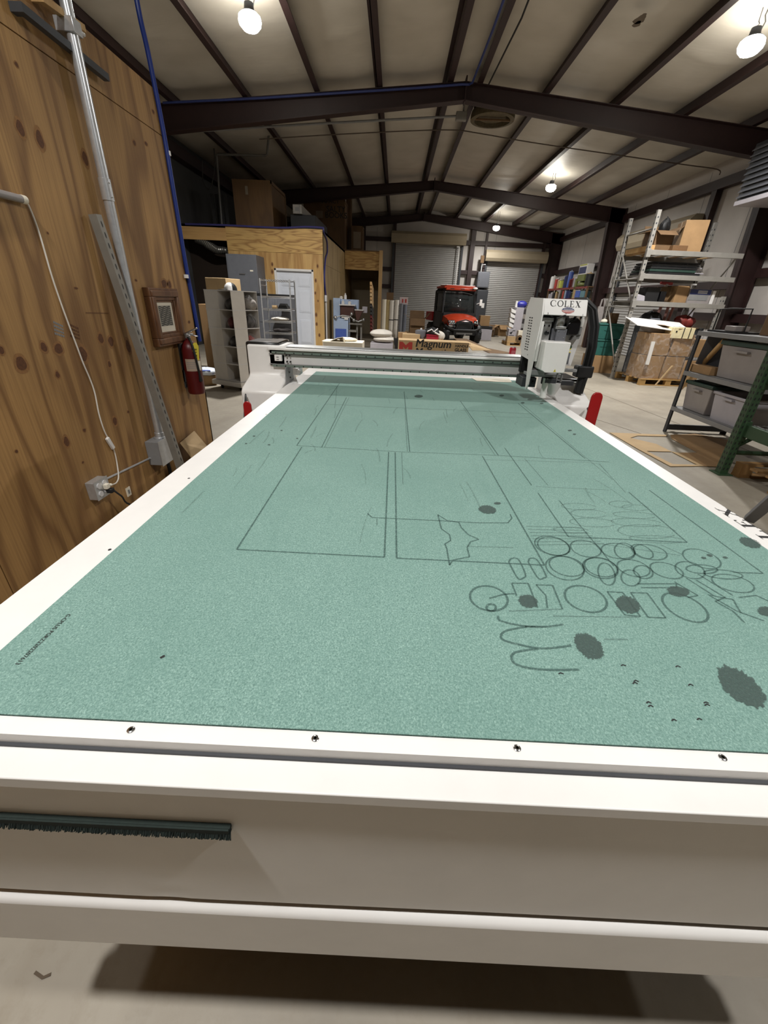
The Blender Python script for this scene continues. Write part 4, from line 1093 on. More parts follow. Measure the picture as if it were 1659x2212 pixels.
for z in rows[1:5]:
    slab(mb, h, s, -.001, 0, z-.004, z+.004, 1); slab(mb, -.001, 0, 0, h, z-.004, z+.004, 1)
build('panels', mb, [SPW, SPL], SP, smooth=False)
for z in rows:
    mb = MB(); slab(mb, -.004, s, -.004, s, z-.006, z+.006); build('shelf', mb, PANELW, SP, smooth=False)
mb = MB(); slab(mb, -.05, s+.05, -.05, s+.05, .068, .14); build('dolly_deck', mb, SPW, SP, bevel=.008)
for a in (.06, s-.06):
    for b2 in (.06, s-.06):
        p = Q(a, b2, .04); mb = MB(); mb.cyl(p-V((.015, 0, .008)), p+V((.015, 0, -.008)), .032, n=16); mb.box(p.x-.02, p.x+.02, p.y-.02, p.y+.02, .05, .07, 0); build('caster', mb, BLACK, SP)
def bag(label, a, b2, row, sz, seed, mats, name='plastic_bag', film=True):
    p = Q(a, b2, rows[row]+.006); t = thing(name, label, 'bag', p)
    mb = lump(sz[0], sz[1], sz[2], seed, .16); mb.v = [v*.86 for v in mb.v]; build('contents', mb, mats, t, world=False)
    if film:
        mb = lump(sz[0], sz[1], sz[2], seed+1, .22); build('wrapper', mb, FILM, t, world=False)
    return t
DKF = mt('dark_fabric', (48, 44, 44), .9, var=.3, scale=30); MRN = mt('maroon_fabric', (96, 50, 52), .9, var=.3, scale=30); GYF = mt('grey_fabric', (132, 126, 120), .9, var=.25, scale=25)
bag('dark bagged cap in the top pigeonhole on the open left side', .13, .13, 4, (.10, .10, .10), 1, DKF)
bag('maroon and white bagged cap in the second pigeonhole down', .13, .12, 3, (.10, .10, .10), 2, MRN)
bag('dark bagged cap in the third pigeonhole down', .12, .12, 2, (.10, .10, .09), 3, DKF)
bag('clear bag spilling out of the top right pigeonhole', .06, .40, 4, (.13, .11, .11), 4, GYF)
bag('clear bag bulging from the right pigeonhole, second row', .06, .40, 3, (.12, .11, .11), 5, DKF)
bag('red and white bagged shirt in the right pigeonhole, third row', .10, .40, 2, (.09, .09, .09), 6, mt('red_fabric', (150, 60, 58), .9, var=.3, scale=40))
bag('orange bag in the right pigeonhole near the gantry end', .07, .40, 1, (.08, .09, .09), 8, mt('orange_fabric', (206, 88, 52), .9, var=.2, scale=40))
# cap on the spinner
p = Q(.22, .22, z1+.007)
t = thing('baseball_cap', 'white and black baseball cap on top of the display tower', 'cap', p)
mb = MB(); mb.ell((0, 0, 0), (.088, .098, .105), None, 20, 12, 0, lambda q: V((q.x, q.y, max(q.z, 0)))); build('crown', mb, WHITE, t, world=False)
mb = MB(); mb.ell((.012, .01, 0), (.0885, .095, .1035), None, 20, 12, 0, lambda q: V((abs(q.x)*.98+.002, q.y, max(q.z, 0)))); build('mesh_back', mb, BLACK, t, world=False)
mb = MB(); n = 10; vs = []
for i in range(n+1):
    a = R(175+100*i/n-10); vs += [V((.085*math.cos(a), .095*math.sin(a), .012)), V((.165*math.cos(a)-.01, .165*math.sin(a)-.02, .004))]
mb.add(vs, [(2*i, 2*i+2, 2*i+3, 2*i+1) for i in range(n)]); build('bill', mb, BLACK, t, world=False, solid=.005)
# cartons behind
c1 = carton('tall brown carton hidden behind the display tower, carrying the pale one', (-3.12, 8.35, 0), (.42, .42, 1.05), 0, CARDD)
carton('tan plywood coloured carton standing left of the display tower', (-3.56, 8.75, 0), (.36, .3, 1.20), 0, CARD, tape=False)
carton('pale open-topped carton above the display tower, stacked on a taller one', (-3.12, 8.35, 1.051), (.44, .40, .58), R(-18), CARDL, tape=False)
carton('small brown carton on the floor behind the red extinguisher', (-3.2, 7.2, 0), (.34, .3, .16), R(20), CARD)
mats_ = [mt('white_blue_bag', (206, 212, 222), .4), SBLUE]
for k, (lab, dx, dz) in enumerate((('white and blue plastic packet lying on the small floor carton', 0, .162),)):
    t = thing('plastic_packet', lab, 'packet', (-3.15, 7.15, dz), R(15))
    mb = lump(.20, .15, .07, 21, .1); build('packet', mb, mats_[0], t, world=False)
    mb = MB(); mb.obox((-.02, -.12, .08), (.22, .02, .02), rotx(.4)); mb.obox((.06, -.10, .05), (.14, .05, .01), rotx(.9)); build('stripe', mb, SBLUE, t, world=False)
# grey steel cabinets
def cabinet(label, px0, px1, pxr, Y, zb_, zt_, handle_at, name='storage_cabinet'):
    x0, x1 = PY(px0, 600, Y).x, PY(px1, 600, Y).x; dep = min(.70, max(.35, x1/ (PY(pxr, 600, Y).x/Y) - Y))
    t = thing(name, label, 'cabinet', ((x0+x1)/2, Y+dep/2, zb_))
    mb = MB(); mb.box(x0, x1, Y, Y+dep, zb_, zt_); build('body', mb, GREYP, t, bevel=.006)
    for k, (a, b2) in enumerate(handle_at):
        mb = MB(); mb.box(x0+.03, x1-.03, Y-.012, Y, a+.01, b2-.01); d = build('drawer', mb, GREYP, t, bevel=.004)
        zz = (a+b2)/2; xm = (x0+x1)/2
        mb = MB(); mb.tube([(xm-.07, Y-.012, zz), (xm-.07, Y-.04, zz), (xm+.07, Y-.04, zz), (xm+.07, Y-.012, zz)], .007, 6); build('handle', mb, CHROME, d)
        mb = MB(); mb.box(x1-.18, x1-.10, Y-.014, Y-.012, zz+.06, zz+.09); build('label_holder', mb, CREAM, d)
    return t
zt1 = PY(520, 549, 11.9).z; zb1 = PY(520, 632, 11.9).z
cabinet('grey steel drawer cabinet stacked highest beside the white door', 493, 557, 581, 11.9, zb1, zt1, [(zb1+.02, zt1-.02)])
cabinet('grey steel cabinet at the bottom behind the chrome wire shelving', 551, 622, 640, 11.9, 0, zb1-.06, [(.75, zb1-.1), (.05, .74)])
mb = MB(); x0, x1 = PY(493, 600, 11.9).x, PY(622, 600, 11.9).x; mb.box(x0, x1, 11.92, 12.6, zb1-.058, zb1-.001); build('cabinet_plinth', mb, BLACK, label='black plinth between the two grey steel cabinets', cat='plinth', smooth=False)
mb = MB(); mb.box(PY(487, 600, 12).x-.5, PY(549, 600, 12).x, 12.0, 12.6, 0, zb1-.059); build('storage_locker', mb, DGREY, label='dark locker supporting the upper grey cabinet', cat='cabinet', bevel=.01)

# chrome wire shelving
YW = 9.6
xw0, xw1 = PY(564, 640, YW).x, PY(627, 640, YW).x
t = WR = thing('wire_shelving', 'chrome wire shelving unit in front of the white office door', 'shelving', ((xw0+xw1)/2, YW+.23, 0))
ztop_ = PY(595, 606, YW).z
lev = [PY(598, y_, YW).z for y_ in (641, 668, 694, 719, 741)]
lev += [lev[-1]-.28, .14]
for (xx, yy) in ((xw0, YW), (xw1, YW), (xw0, YW+.46), (xw1, YW+.46)):
    mb = MB(); mb.cyl((xx, yy, 0), (xx, yy, ztop_+.03), .014, n=10)
    for k in range(8): mb.cyl((xx, yy, .2+k*.19), (xx, yy, .215+k*.19), .0165, n=10)
    build('post', mb, MGREY, t)
for z in lev:
    mb = MB()
    for yy in (YW, YW+.46):
        mb.cyl((xw0, yy, z), (xw1, yy, z), .007, n=6); mb.cyl((xw0, yy, z-.025), (xw1, yy, z-.025), .005, n=6)
        mb.tube([(xw0+(xw1-xw0)*k/16, yy, z-.025+(.025 if k % 2 else 0)) for k in range(17)], .003, 4)
    for xx in (xw0, xw1): mb.cyl((xx, YW, z), (xx, YW+.46, z), .006, n=6)
    for k in range(18):
        xx = xw0+(xw1-xw0)*(k+.5)/18; mb.cyl((xx, YW, z+.006), (xx, YW+.46, z+.006), .0028, n=4)
    build('wire_shelf', mb, CHROME, t)
mb = MB(); amp = .015
for yy, xs in ((YW, (xw0, xw1)), (YW+.46, (xw0, xw1))):
    for ph in (0, math.pi):
        mb.tube([(xw0+(xw1-xw0)*k/48, yy, ztop_+amp*math.sin(k*math.pi/4+ph)) for k in range(49)], .004, 4)
for xx in (xw0, xw1):
    mb.cyl((xx, YW, ztop_), (xx, YW+.46, ztop_), .006, n=6); mb.cyl((xx, YW, ztop_-.09), (xx, YW+.46, ztop_-.09), .006, n=6)
build('top_rail', mb, CHROME, t)
def item(mb, mats, name, label, cat, group=None, **kw):
    return build(name, mb, mats, label=label, cat=cat, group=group, **kw)
xm = (xw0+xw1)/2
mb = MB(); mb.box(xm+.02, xm+.2, YW+.1, YW+.35, lev[1]+.010, lev[1]+.06); mb.prism([(xm+.0, YW+.08, lev[1]+.010), (xm+.22, YW+.08, lev[1]+.010), (xm+.17, YW+.08, lev[1]+.11), (xm+.06, YW+.08, lev[1]+.11)], (0, .2, 0)); item(mb, BLACK, 'black_tool', 'black tool on the second shelf of the chrome shelving', 'tool')
mb = MB(); mb.box(xm-.12, xm-.02, YW+.1, YW+.2, lev[1]+.010, lev[1]+.07); item(mb, CARDL, 'small_carton', 'small tan carton on the second shelf of the chrome shelving', 'box')
mb = lump(.2, .15, .04, 31); mb.v = [v+V((xm, YW+.22, lev[2]+.010)) for v in mb.v]; item(mb, CLOTH, 'white_parcel', 'flat white parcel on the third shelf of the chrome shelving', 'parcel')
mb = lump(.2, .15, .045, 32); mb.v = [v+V((xm+.02, YW+.22, lev[3]+.010)) for v in mb.v]; item(mb, DKF, 'dark_parcel', 'flat dark bundle on the fourth shelf of the chrome shelving', 'bundle')
mb = lump(.2, .15, .045, 33); mb.v = [v+V((xm-.02, YW+.22, lev[4]+.010)) for v in mb.v]; item(mb, GYF, 'grey_parcel', 'flat grey bundle low on the chrome shelving', 'bundle')
for k, (a, b2) in enumerate(((0, 1), (1, 2), (2, 3), (3, 4))):
    mb = MB(); mb.box(xw0+.05, xw1-.09, YW+.36, YW+.38, lev[b2]+.012, lev[a]-.03); item(mb, GREYP, 'backing_board', 'grey backing board at the rear of the chrome shelving, %s level' % ('top', 'second', 'third', 'lowest')[k], 'board')

# ------------------------------------------------------------------ loft
def crate(label, x0, x1, y0, y1, z0, z1, mats=CRATE, name='plywood_crate', text=None):
    t = thing(name, label, 'crate', ((x0+x1)/2, (y0+y1)/2, z0))
    mb = MB(); mb.box(x0, x1, y0, y1, z0, z1); build('body', mb, mats, t, bevel=.005)
    mb = MB(); w = .07
    mb.box(x1-.001, x1+.02, y0, y0+w, z0, z1); mb.box(x1-.001, x1+.02, y1-w, y1, z0, z1); mb.box(x1-.001, x1+.02, y0, y1, z1-w, z1); mb.box(x1-.001, x1+.02, y0, y1, z0, z0+w)
    build('batten', mb, mats, t, smooth=False)
    return t
p, q = PY(500, 386, 13.2), PY(583, 386, 13.2)
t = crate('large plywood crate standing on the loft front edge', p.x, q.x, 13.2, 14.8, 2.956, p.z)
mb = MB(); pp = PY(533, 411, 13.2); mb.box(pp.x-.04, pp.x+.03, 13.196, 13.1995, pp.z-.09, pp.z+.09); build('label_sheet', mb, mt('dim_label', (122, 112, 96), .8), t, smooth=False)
p, q = PY(655, 427, 18.6), PY(745, 427, 18.6)
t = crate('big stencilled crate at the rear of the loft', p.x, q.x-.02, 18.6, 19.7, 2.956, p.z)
for w_, sz, (px_, py_) in (('SALTY', .25, (705, 457)), ('BOOKS', .25, (702, 470)), ('IMPACT', .20, (692, 438))):
    a = PY(px_, py_, 18.595); mb = MB(); mb.text(w_, sz, (a.x, 18.595, a.z), (1, 0, 0), (0, 0, 1), 0, .002); build('stencil_lettering', mb, INK, t, smooth=False)
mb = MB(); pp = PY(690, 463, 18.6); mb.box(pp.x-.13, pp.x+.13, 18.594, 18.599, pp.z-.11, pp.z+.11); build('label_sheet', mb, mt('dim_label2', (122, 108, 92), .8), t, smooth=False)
p, q = PY(759, 487, 19.4), PY(783, 487, 19.4)
mb = MB(); mb.box(xb-.2, pr+.05, 17.73, 20.5, 2.965, 2.995); trim(mb, CRATE, 'plywood lid of the beige door recess', 'deck')
t = crate('narrow upright crate with a pale panel above the beige door recess', p.x, q.x, 19.4, 20.1, 2.996, p.z)
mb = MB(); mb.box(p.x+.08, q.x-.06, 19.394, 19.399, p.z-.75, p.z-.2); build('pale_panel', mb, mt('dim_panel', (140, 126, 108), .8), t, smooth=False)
t = crate('tall slim crate board standing left of the narrow upright crate', PY(748, 430, 19.75).x, PY(757, 430, 19.75).x, 19.75, 20.2, 2.996, PY(750, 425, 19.75).z)
# long fluorescent carton on a black case
p = PY(632, 441, 13.4); q = PY(652, 462, 13.4)
mb = MB(); mb.box(p.x-.1, q.x+.35, 13.5, 15.6, 2.956, q.z-.002); item(mb, BLACK, 'storage_case', 'black case on the loft under the long white carton', 'case', bevel=.01)
t = thing('long_carton', 'long white carton lying on the loft edge', 'box', ((p.x+q.x)/2, 14.2, q.z))
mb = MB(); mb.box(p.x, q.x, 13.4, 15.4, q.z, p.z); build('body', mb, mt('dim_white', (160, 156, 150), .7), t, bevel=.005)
mb = MB(); mb.box(p.x+.06, p.x+.16, 13.396, 13.3995, q.z+.06, p.z-.06); mb.box(q.x-.07, q.x-.05, 13.396, 13.3995, q.z, p.z); build('end_print', mb, MGREY, t, smooth=False)
# grey pipes over the loft
t = thing('loft_pipe', 'grey pipe rising from the loft and bending under the roof', 'pipe', (PY(478, 480, 13.6).x, 13.6, 2.956))
a, b2, c, d = PY(479, 483, 13.6), PY(467, 333, 13.6), PY(578, 336, 13.6), PY(583, 322, 13.6)
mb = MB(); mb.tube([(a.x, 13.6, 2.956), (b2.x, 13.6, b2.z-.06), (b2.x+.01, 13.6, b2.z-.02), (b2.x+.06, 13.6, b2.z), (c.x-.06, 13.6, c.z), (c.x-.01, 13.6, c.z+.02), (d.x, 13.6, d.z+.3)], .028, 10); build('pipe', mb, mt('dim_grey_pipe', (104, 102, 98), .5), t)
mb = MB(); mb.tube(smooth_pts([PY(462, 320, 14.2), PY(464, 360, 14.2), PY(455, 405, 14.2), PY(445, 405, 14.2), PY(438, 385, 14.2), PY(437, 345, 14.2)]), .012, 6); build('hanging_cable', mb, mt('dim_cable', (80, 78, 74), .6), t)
# white sheets stored upright in the dark corner
t = thing('metal_sheets', 'dim grey sheets standing upright in the loft corner', 'sheets', (-5.3, 14.4, 2.956))
mb = MB()
for k in range(4): mb.box(-5.45+.12*k, -5.36+.12*k, 14.4+.02*k, 14.43+.02*k, 2.956, 3.9)
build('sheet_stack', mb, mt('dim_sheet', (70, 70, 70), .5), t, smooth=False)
# flexible duct left of the office
t = thing('flexible_duct', 'silver flexible duct hanging left of the office front', 'duct', (-5.2, 12.85, 2.3))
pts = smooth_pts([PY(425, 512, 12.85), PY(440, 520, 12.85), PY(455, 532, 12.85), PY(470, 540, 12.85), PY(487, 541, 12.85), V((xa-.02, 12.95, 2.35))], 10)
mb = MB(); mb.tube(pts, [.13+.012*(k % 2) - .0015*k for k in range(len(pts))], 14); build('duct', mb, mt('duct_foil', (120, 118, 112), .3, metal=.7), t)
# blue line along the office edge
pts = [PY(400, 484, 12.66), PY(488, 486.5, 12.66), PY(600, 492, 12.66), PY(660, 490, 12.66), PY(696, 492, 12.66)] + [V((xb+.03, 12.66, 2.97)), V((xb+.03, 12.72, 2.90))] + [PX(706, 520, xb+.02), PX(707, 545, xb+.02), PX(703, 560, xb+.02), PX(701, 600, xb+.02), PX(704, 640, xb+.02)]
t = thing('blue_cable', 'blue cable along the top edge of the plywood office and down its corner', 'cable', pts[-1])
mb = MB(); mb.tube(smooth_pts(pts, 4), .022, 6); build('cable', mb, mt('blue_cable_skin', (58, 56, 112), .5), t)
p = PX(704, 643, xb+.03); mb = MB(); mb.box(xb, xb+.06, p.y-.06, p.y+.06, p.z-.1, p.z+.06); mb.cyl((xb+.03, p.y, 0.0), (xb+.03, p.y, p.z-.1), .02); build('outlet', mb, PANELW, t, bevel=.01)
# ------------------------------------------------------------------ middle of the hall
# white box with crumpled sheet, behind the gantry
Yb = 7.6
p, q = PY(697, 745, Yb), PY(783, 745, Yb); zt = PY(740, 739, Yb).z
carton('white shallow box stacked behind the gantry at the left', ((p.x+q.x)/2, Yb+.25, zt-.30), (q.x-p.x, .5, .30), 0, CREAM, tape=False)
carton('tall brown carton supporting the white shallow box', ((p.x+q.x)/2, Yb+.28, 0), (q.x-p.x+.06, .5, zt-.301), 0, CARD)
mb = MB(); pts = [(696, 744), (712, 737), (729, 730), (741, 728), (743, 744)]
base = [PY(x_, y_, Yb+.05) for x_, y_ in pts]
zb0 = zt+.001
vs = []; n = len(base)
for b2 in base: vs += [V((b2.x, Yb+.02, max(b2.z, zb0))), V((b2.x+.02, Yb+.40, max(b2.z-.03, zb0)))]
mb.add(vs, [(2*i, 2*i+2, 2*i+3, 2*i+1) for i in range(n-1)])
build('crumpled_sheet', mb, CREAM, label='crumpled white foam sheet lying on the white shallow box', cat='sheet', solid=.01)
mb = lump(.16, .10, .035, 55, .2); pp = PY(752, 734, Yb+.2); mb.v = [v+V((pp.x, pp.y, zb0)) for v in mb.v]; item(mb, CREAM, 'foam_scrap', 'white foam scrap on the white shallow box beside the crumpled sheet', 'foam')
# printed carton
Ym = 8.4
p, q = PY(861, 733, Ym), PY(1013, 746, Ym); zt = PY(880, 734.5, Ym).z
MG = thing('printed_carton', 'long brown carton with red M logo and Magnum Magnetics print behind the gantry', 'box', ((p.x+q.x)/2, Ym+.2, 0))
mb = MB(); mb.box(p.x, q.x, Ym, Ym+.42, 0, zt); build('body', mb, CARDL, MG, bevel=.006)
a, b2 = PY(863, 737, Ym-.003), PY(890, 757, Ym-.003); hh = a.z-b2.z; ww = b2.x-a.x
mb = MB()
def mp(u, w, y=0): return V((a.x+ww*u, Ym-.003-y, b2.z+hh*w-.05*hh))
mb.poly([mp(0, 0), mp(0, 1), mp(.24, 1), mp(.5, .62), mp(.76, 1), mp(1, 1), mp(1, 0), mp(.70, 0), mp(.70, .45), mp(.5, .16), mp(.30, .45), mp(.30, 0)])
build('logo', mb, REDINK, MG, smooth=False)
mb = MB(); c = PY(896, 749, Ym-.003); sz = .20
for k_ in range(4):
    mb.text('Magnum', sz, (c.x+.003*k_, Ym-.003-.0001*k_, c.z), (1, 0, 0), (0, 0, 1), 0, 0, .15); mb.text('Magnetics', sz*.92, (c.x+.003*k_, Ym-.003-.0001*k_, c.z-.145), (1, 0, 0), (0, 0, 1), 0, 0, .15)
c = PY(985, 750, Ym-.003); mb.text('HANDLE', .065, (c.x-.02, Ym-.003, c.z), (1, 0, 0), (0, 0, 1), 0, .002); mb.text('GLASS', .08, (c.x-.02, Ym-.003, c.z-.075), (1, 0, 0), (0, 0, 1), 0, .003)
for z in (.062, -.09): mb.box(c.x-.03, c.x+.27, Ym-.0035, Ym-.002, c.z+z, c.z+z+.007)
build('print', mb, INK, MG, smooth=False)
mb = MB(); mb.poly([(q.x, Ym+.01, zt*.93), (q.x, Ym+.40, zt), PY(1062, 757, Ym+.4), PY(1020, 757, Ym)]); build('side_flap', mb, CARDL, MG, smooth=False, solid=.006)
# dark folded cardboard sheets right of it
for pts, lab in (([(980, 731), (1008, 732), (1052, 752), (1010, 749)], 'folded dark cardboard sheet sloping off the printed carton'), ([(1012, 744), (1050, 752), (1112, 764), (1060, 764)], 'lower dark cardboard sheet sloping down toward the tool head')):
    mb = MB(); yy = (10.6, 10.9, 9.2, 9.0); mb.poly([PY(x_, y_, Y_) for (x_, y_), Y_ in zip(pts, yy)]); build('cardboard_flap', mb, CARDD, smooth=False, label=lab, cat='cardboard', solid=.01)
# work table holding oddments behind the printed carton
Yt = 9.7; zt = PY(920, 736.5, Yt).z
x0, x1 = PY(866, 740, Yt).x, PY(962, 740, Yt).x
t = thing('work_table', 'low work table hidden behind the printed carton, carrying oddments', 'table', ((x0+x1)/2, Yt+.4, 0))
mb = MB(); mb.box(x0, x1, Yt, Yt+.9, zt-.035, zt); build('tabletop', mb, PINEX, t, bevel=.004)
for xx in (x0+.06, x1-.06):
    for yy in (Yt+.06, Yt+.84): mb = MB(); mb.box(xx-.03, xx+.03, yy-.03, yy+.03, 0, zt-.035); build('leg', mb, PINE, t)
def onT(px, w, d, h, yy, lab, m_, nm='box', cat='box', rz=0):
    c = PY(px, 735, Yt+yy); mb = MB(); mb.obox((c.x, Yt+yy+d/2, zt+.001+h/2), (w, d, h), rotz(rz)); return build(nm, mb, m_, label=lab, cat=cat, bevel=.006)
onT(888, .38, .3, PY(888, 722, Yt+.05).z-zt, .05, 'tan lidded carton on the low work table', CARDL, 'cardboard_box')
onT(869, .20, .3, PY(869, 719, Yt+.4).z-zt, .4, 'light brown carton at the left rear of the low work table', CARD, 'cardboard_box')
t = thing('grey_container', 'grey plastic container on the low work table', 'container', (PY(909, 735, Yt+.1).x, Yt+.25, zt+.001)); c = t.location
mb = MB(); mb.lathe([(.11, 0), (.13, .17), (.125, .19), (.08, .205), (.02, .21)], c, n=18); build('body', mb, GREYP, t)
mb = MB(); mb.lathe([(.02, .205), (.02, .235), (.005, .24)], c, n=10); build('knob', mb, WHITE, t)
t = thing('red_tub', 'red tub heaped with black and white cloths on the low work table', 'tub', (PY(934, 735, Yt+.1).x, Yt+.25, zt+.001)); c = V(t.location)
mb = MB(); mb.box(c.x-.13, c.x+.13, c.y-.12, c.y+.12, c.z, c.z+.11); mb.box(c.x-.14, c.x+.14, c.y-.13, c.y+.13, c.z+.10, c.z+.12); build('body', mb, mt('tub_red', (160, 40, 60), .4), t, bevel=.01)
mb = lump(.15, .12, .09, 61, .25); mb.v = [v+V((c.x-.02, c.y, c.z+.10)) for v in mb.v]; build('black_cloth', mb, BLACK, t)
mb = MB(); mb.tube([(c.x-.12, c.y-.10, c.z+.18), (c.x-.03, c.y-.12, c.z+.23), (c.x+.02, c.y-.12, c.z+.18), (c.x+.10, c.y-.12, c.z+.25)], .012, 6); mb.tube([(c.x+.04, c.y-.13, c.z+.17), (c.x+.15, c.y-.13, c.z+.12)], .02, 6); build('white_strap', mb, WHITE, t)
mb = lump(.12, .10, .11, 62, .15); pp = PY(950, 735, Yt+.1); mb.v = [v+V((pp.x, Yt+.3, zt+.001)) for v in mb.v]; item(mb, CLOTH, 'white_bag', 'white cloth bag at the right end of the low work table', 'bag')
# sacks on cartons
Ys = 10.9; zs = PY(830, 742, Ys).z
x0, x1 = PY(806, 742, Ys).x, PY(848, 742, Ys).x
carton('white carton under the two stacked white cushions', ((x0+x1)/2-.03, Ys+.3, 0), (x1-x0+.08, .55, zs-.001), 0, TRANS2, tape=False)
for k, (py0, py1, px0, px1, lab) in enumerate(((727, 742, 806, 853, 'lower of two plump white cushions stacked behind the gantry'), (711, 729, 799, 848, 'upper of two plump white cushions stacked behind the gantry'))):
    a, b2 = PY(px0, py0, Ys+.3), PY(px1, py1, Ys+.3)
    zb_ = PY((px0+px1)/2, py1, Ys+.3).z; ht = PY((px0+px1)/2, py0, Ys+.3).z-zb_; rx = (b2.x-a.x)/2
    def fn(q_, rx=rx, h_=ht):
        k_ = (abs(q_.x)/rx)**2; return V((q_.x*(1+.12*abs(math.sin(2*math.atan2(q_.y, q_.x)))), q_.y*(1+.12*abs(math.sin(2*math.atan2(q_.y, q_.x)))), q_.z*(1-.0*k_)))
    mb = MB(); mb.ell(((a.x+b2.x)/2, Ys+.3, (zb_+ht/2 if k else zs+ht/2)), (rx*.95, .28, ht/2), None, 26, 12, 0, fn)
    build('cushion', mb, CLOTH, label=lab, cat='cushion', group='white cushions in a pile')
mb = MB(); pp = PY(858, 733, 10.6); mb.prism([(pp.x-.06, 10.6, pp.z-.14), (pp.x+.05, 10.6, pp.z-.14), (pp.x+.09, 10.6, pp.z+.13), (pp.x+.03, 10.6, pp.z+.08), (pp.x-.02, 10.6, pp.z+.02), (pp.x-.09, 10.6, pp.z+.03)], (0, .08, 0)); mb.box(pp.x-.05, pp.x+.05, 10.6, 10.68, 0, pp.z-.14)
item(mb, BLACK, 'black_stand', 'small black stand between the cushions and the cartons', 'stand')
# pad printing machine, light blue
Yp = 13.6
def X_(px, Y=Yp): return PY(px, 690, Y).x
def Z_(py, px=735, Y=Yp): return PY(px, py, Y).z
t = thing('pad_printer', 'pale blue printing machine with blue door beside the office wall', 'machine', (X_(735), Yp+.3, 0))
mb = MB(); mb.box(X_(720), X_(752), Yp, Yp+.6, 0, Z_(688)); build('cabinet', mb, LBLUE, t, bevel=.01)
mb = MB(); mb.box(X_(724), X_(748), Yp-.012, Yp, .12, Z_(710)); build('cabinet_door', mb, SBLUE, t, bevel=.005)
mb = MB(); mb.box(X_(719), X_(734), Yp+.1, Yp+.6, Z_(690), Z_(644)); mb.box(X_(734), X_(772), Yp+.25, Yp+.6, Z_(672), Z_(646)); build('head_column', mb, LBLUE, t, bevel=.015)
mb = MB(); mb.box(X_(733), X_(767), Yp-.02, Yp+.25, Z_(659.5), Z_(657)); build('bottle_tray', mb, WHITE, t)
BRN = mt('brown_metal', (74, 38, 28), .5)
mb = MB(); mb.box(X_(735), X_(764), Yp+.05, Yp+.25, Z_(682), Z_(660)); mb.prism([(X_(766), Yp, Z_(668)), (X_(784), Yp, Z_(668)), (X_(775), Yp, Z_(691)), (X_(770), Yp, Z_(691))], (0, .2, 0)); build('ink_cups', mb, BRN, t, bevel=.006)
mb = MB(); mb.box(X_(738), X_(756), Yp-.03, Yp+.1, Z_(686), Z_(684)); mb.box(X_(744), X_(752), Yp-.035, Yp+.05, Z_(690), Z_(686.5)); mb.box(X_(766), X_(785), Yp-.02, Yp+.2, Z_(669), Z_(667)); build('pallet_plates', mb, WHITE, t)
mb = MB()
for (px, py, r_) in ((725, 686, .05), (760, 677, .05), (765, 690, .05), (786, 688, .045), (757, 683, .03)): mb.ell((X_(px), Yp-.05, Z_(py)), (r_, r_, r_), None, 12, 8)
mb.tube([(X_(725), Yp-.05, Z_(686)), (X_(740), Yp-.02, Z_(681)), (X_(757), Yp-.03, Z_(683)), (X_(765), Yp-.05, Z_(690)), (X_(774), Yp-.04, Z_(693)), (X_(786), Yp-.05, Z_(688))], .018, 6)
build('adjusting_knobs', mb, ALU, t)
mb = MB()
for px in (771, 780): mb.box(X_(px)-.025, X_(px)+.025, Yp+.1, Yp+.15, 0, Z_(698))
mb.box(X_(753), X_(782), Yp, Yp+.3, Z_(700), Z_(697)); mb.box(X_(753), X_(770), Yp, Yp+.3, Z_(716), Z_(712)); build('side_stand', mb, RACKW, t)
mb = MB(); mb.box(X_(782), X_(793), Yp+.05, Yp+.1, Z_(674), Z_(660)); build('control_panel', mb, TRANS2, t, bevel=.01)
def bottle(px, py0, py1, r_, Y, m_, lab, cap=None, group=None, z=None):
    b0 = PY(px, py1, Y); z0_ = b0.z if z is None else z; h_ = PY(px, py0, Y).z-b0.z
    t = thing('bottle', lab, 'bottle', (b0.x, Y, z0_), 0, group)
    mb = MB(); mb.lathe([(r_, 0), (r_, h_*.62), (r_*.45, h_*.8), (r_*.45, h_*.85)], n=14); build('body', mb, m_, t, world=False)
    mb = MB(); mb.lathe([(r_*.5, h_*.85), (r_*.5, h_), (r_*.4, h_)], n=12); build('cap', mb, cap or m_, t, world=False)
    return t
zt = Z_(644)+.001; z2 = Z_(657)+.001
gB = 'bottles on the pale blue printing machine'
bottle(737, 636, 644, .05, Yp+.3, CLOTH, 'white bottle with maroon cap on top of the pale blue machine', BRN, gB, Z_(646)+.001)
bottle(746, 630, 643, .04, Yp+.35, WHITE, 'tall white bottle on top of the pale blue machine', None, gB, Z_(646)+.001)
bottle(741, 648, 657, .045, Yp+.08, WHITE, 'white jar at the left of the machine bottle tray', None, gB, z2)
bottle(755, 648, 657, .045, Yp+.08, WHITE, 'white jar with blue lid at the right of the machine bottle tray', SBLUE, gB, z2)
bottle(775, 706, 733, .07, Yp+.5, DRED, 'small red extinguisher bottle standing behind the side stand', BLACK, None, 0)
# bars hung on the timber post
xq = pr+.02
for k in range(14):
    py = 622+k*7.6; c = PX(805, py, xq-.002); lab = 'slanted squeegee hanging in the row beside the beige door, number %d from the top' % (k+1)
    mb = MB(); dy, dz = .55, .085
    mb.prism([(xq-.05, c.y+dy, c.z-dz), (xq-.05, c.y+dy, c.z-dz+.075), (xq-.05, c.y-dy, c.z+dz+.05), (xq-.05, c.y-dy, c.z+dz-.025)], (.05, 0, 0), 0)
    build('squeegee', mb, [PINE, CARDL, BLACK, DRED, DRED][min(4, k//3)] if k % 2 else [PINE, PINE, BLACK, DRED][min(3, k//3)], label=lab, cat='squeegee', group='squeegees on the return wall', smooth=False)
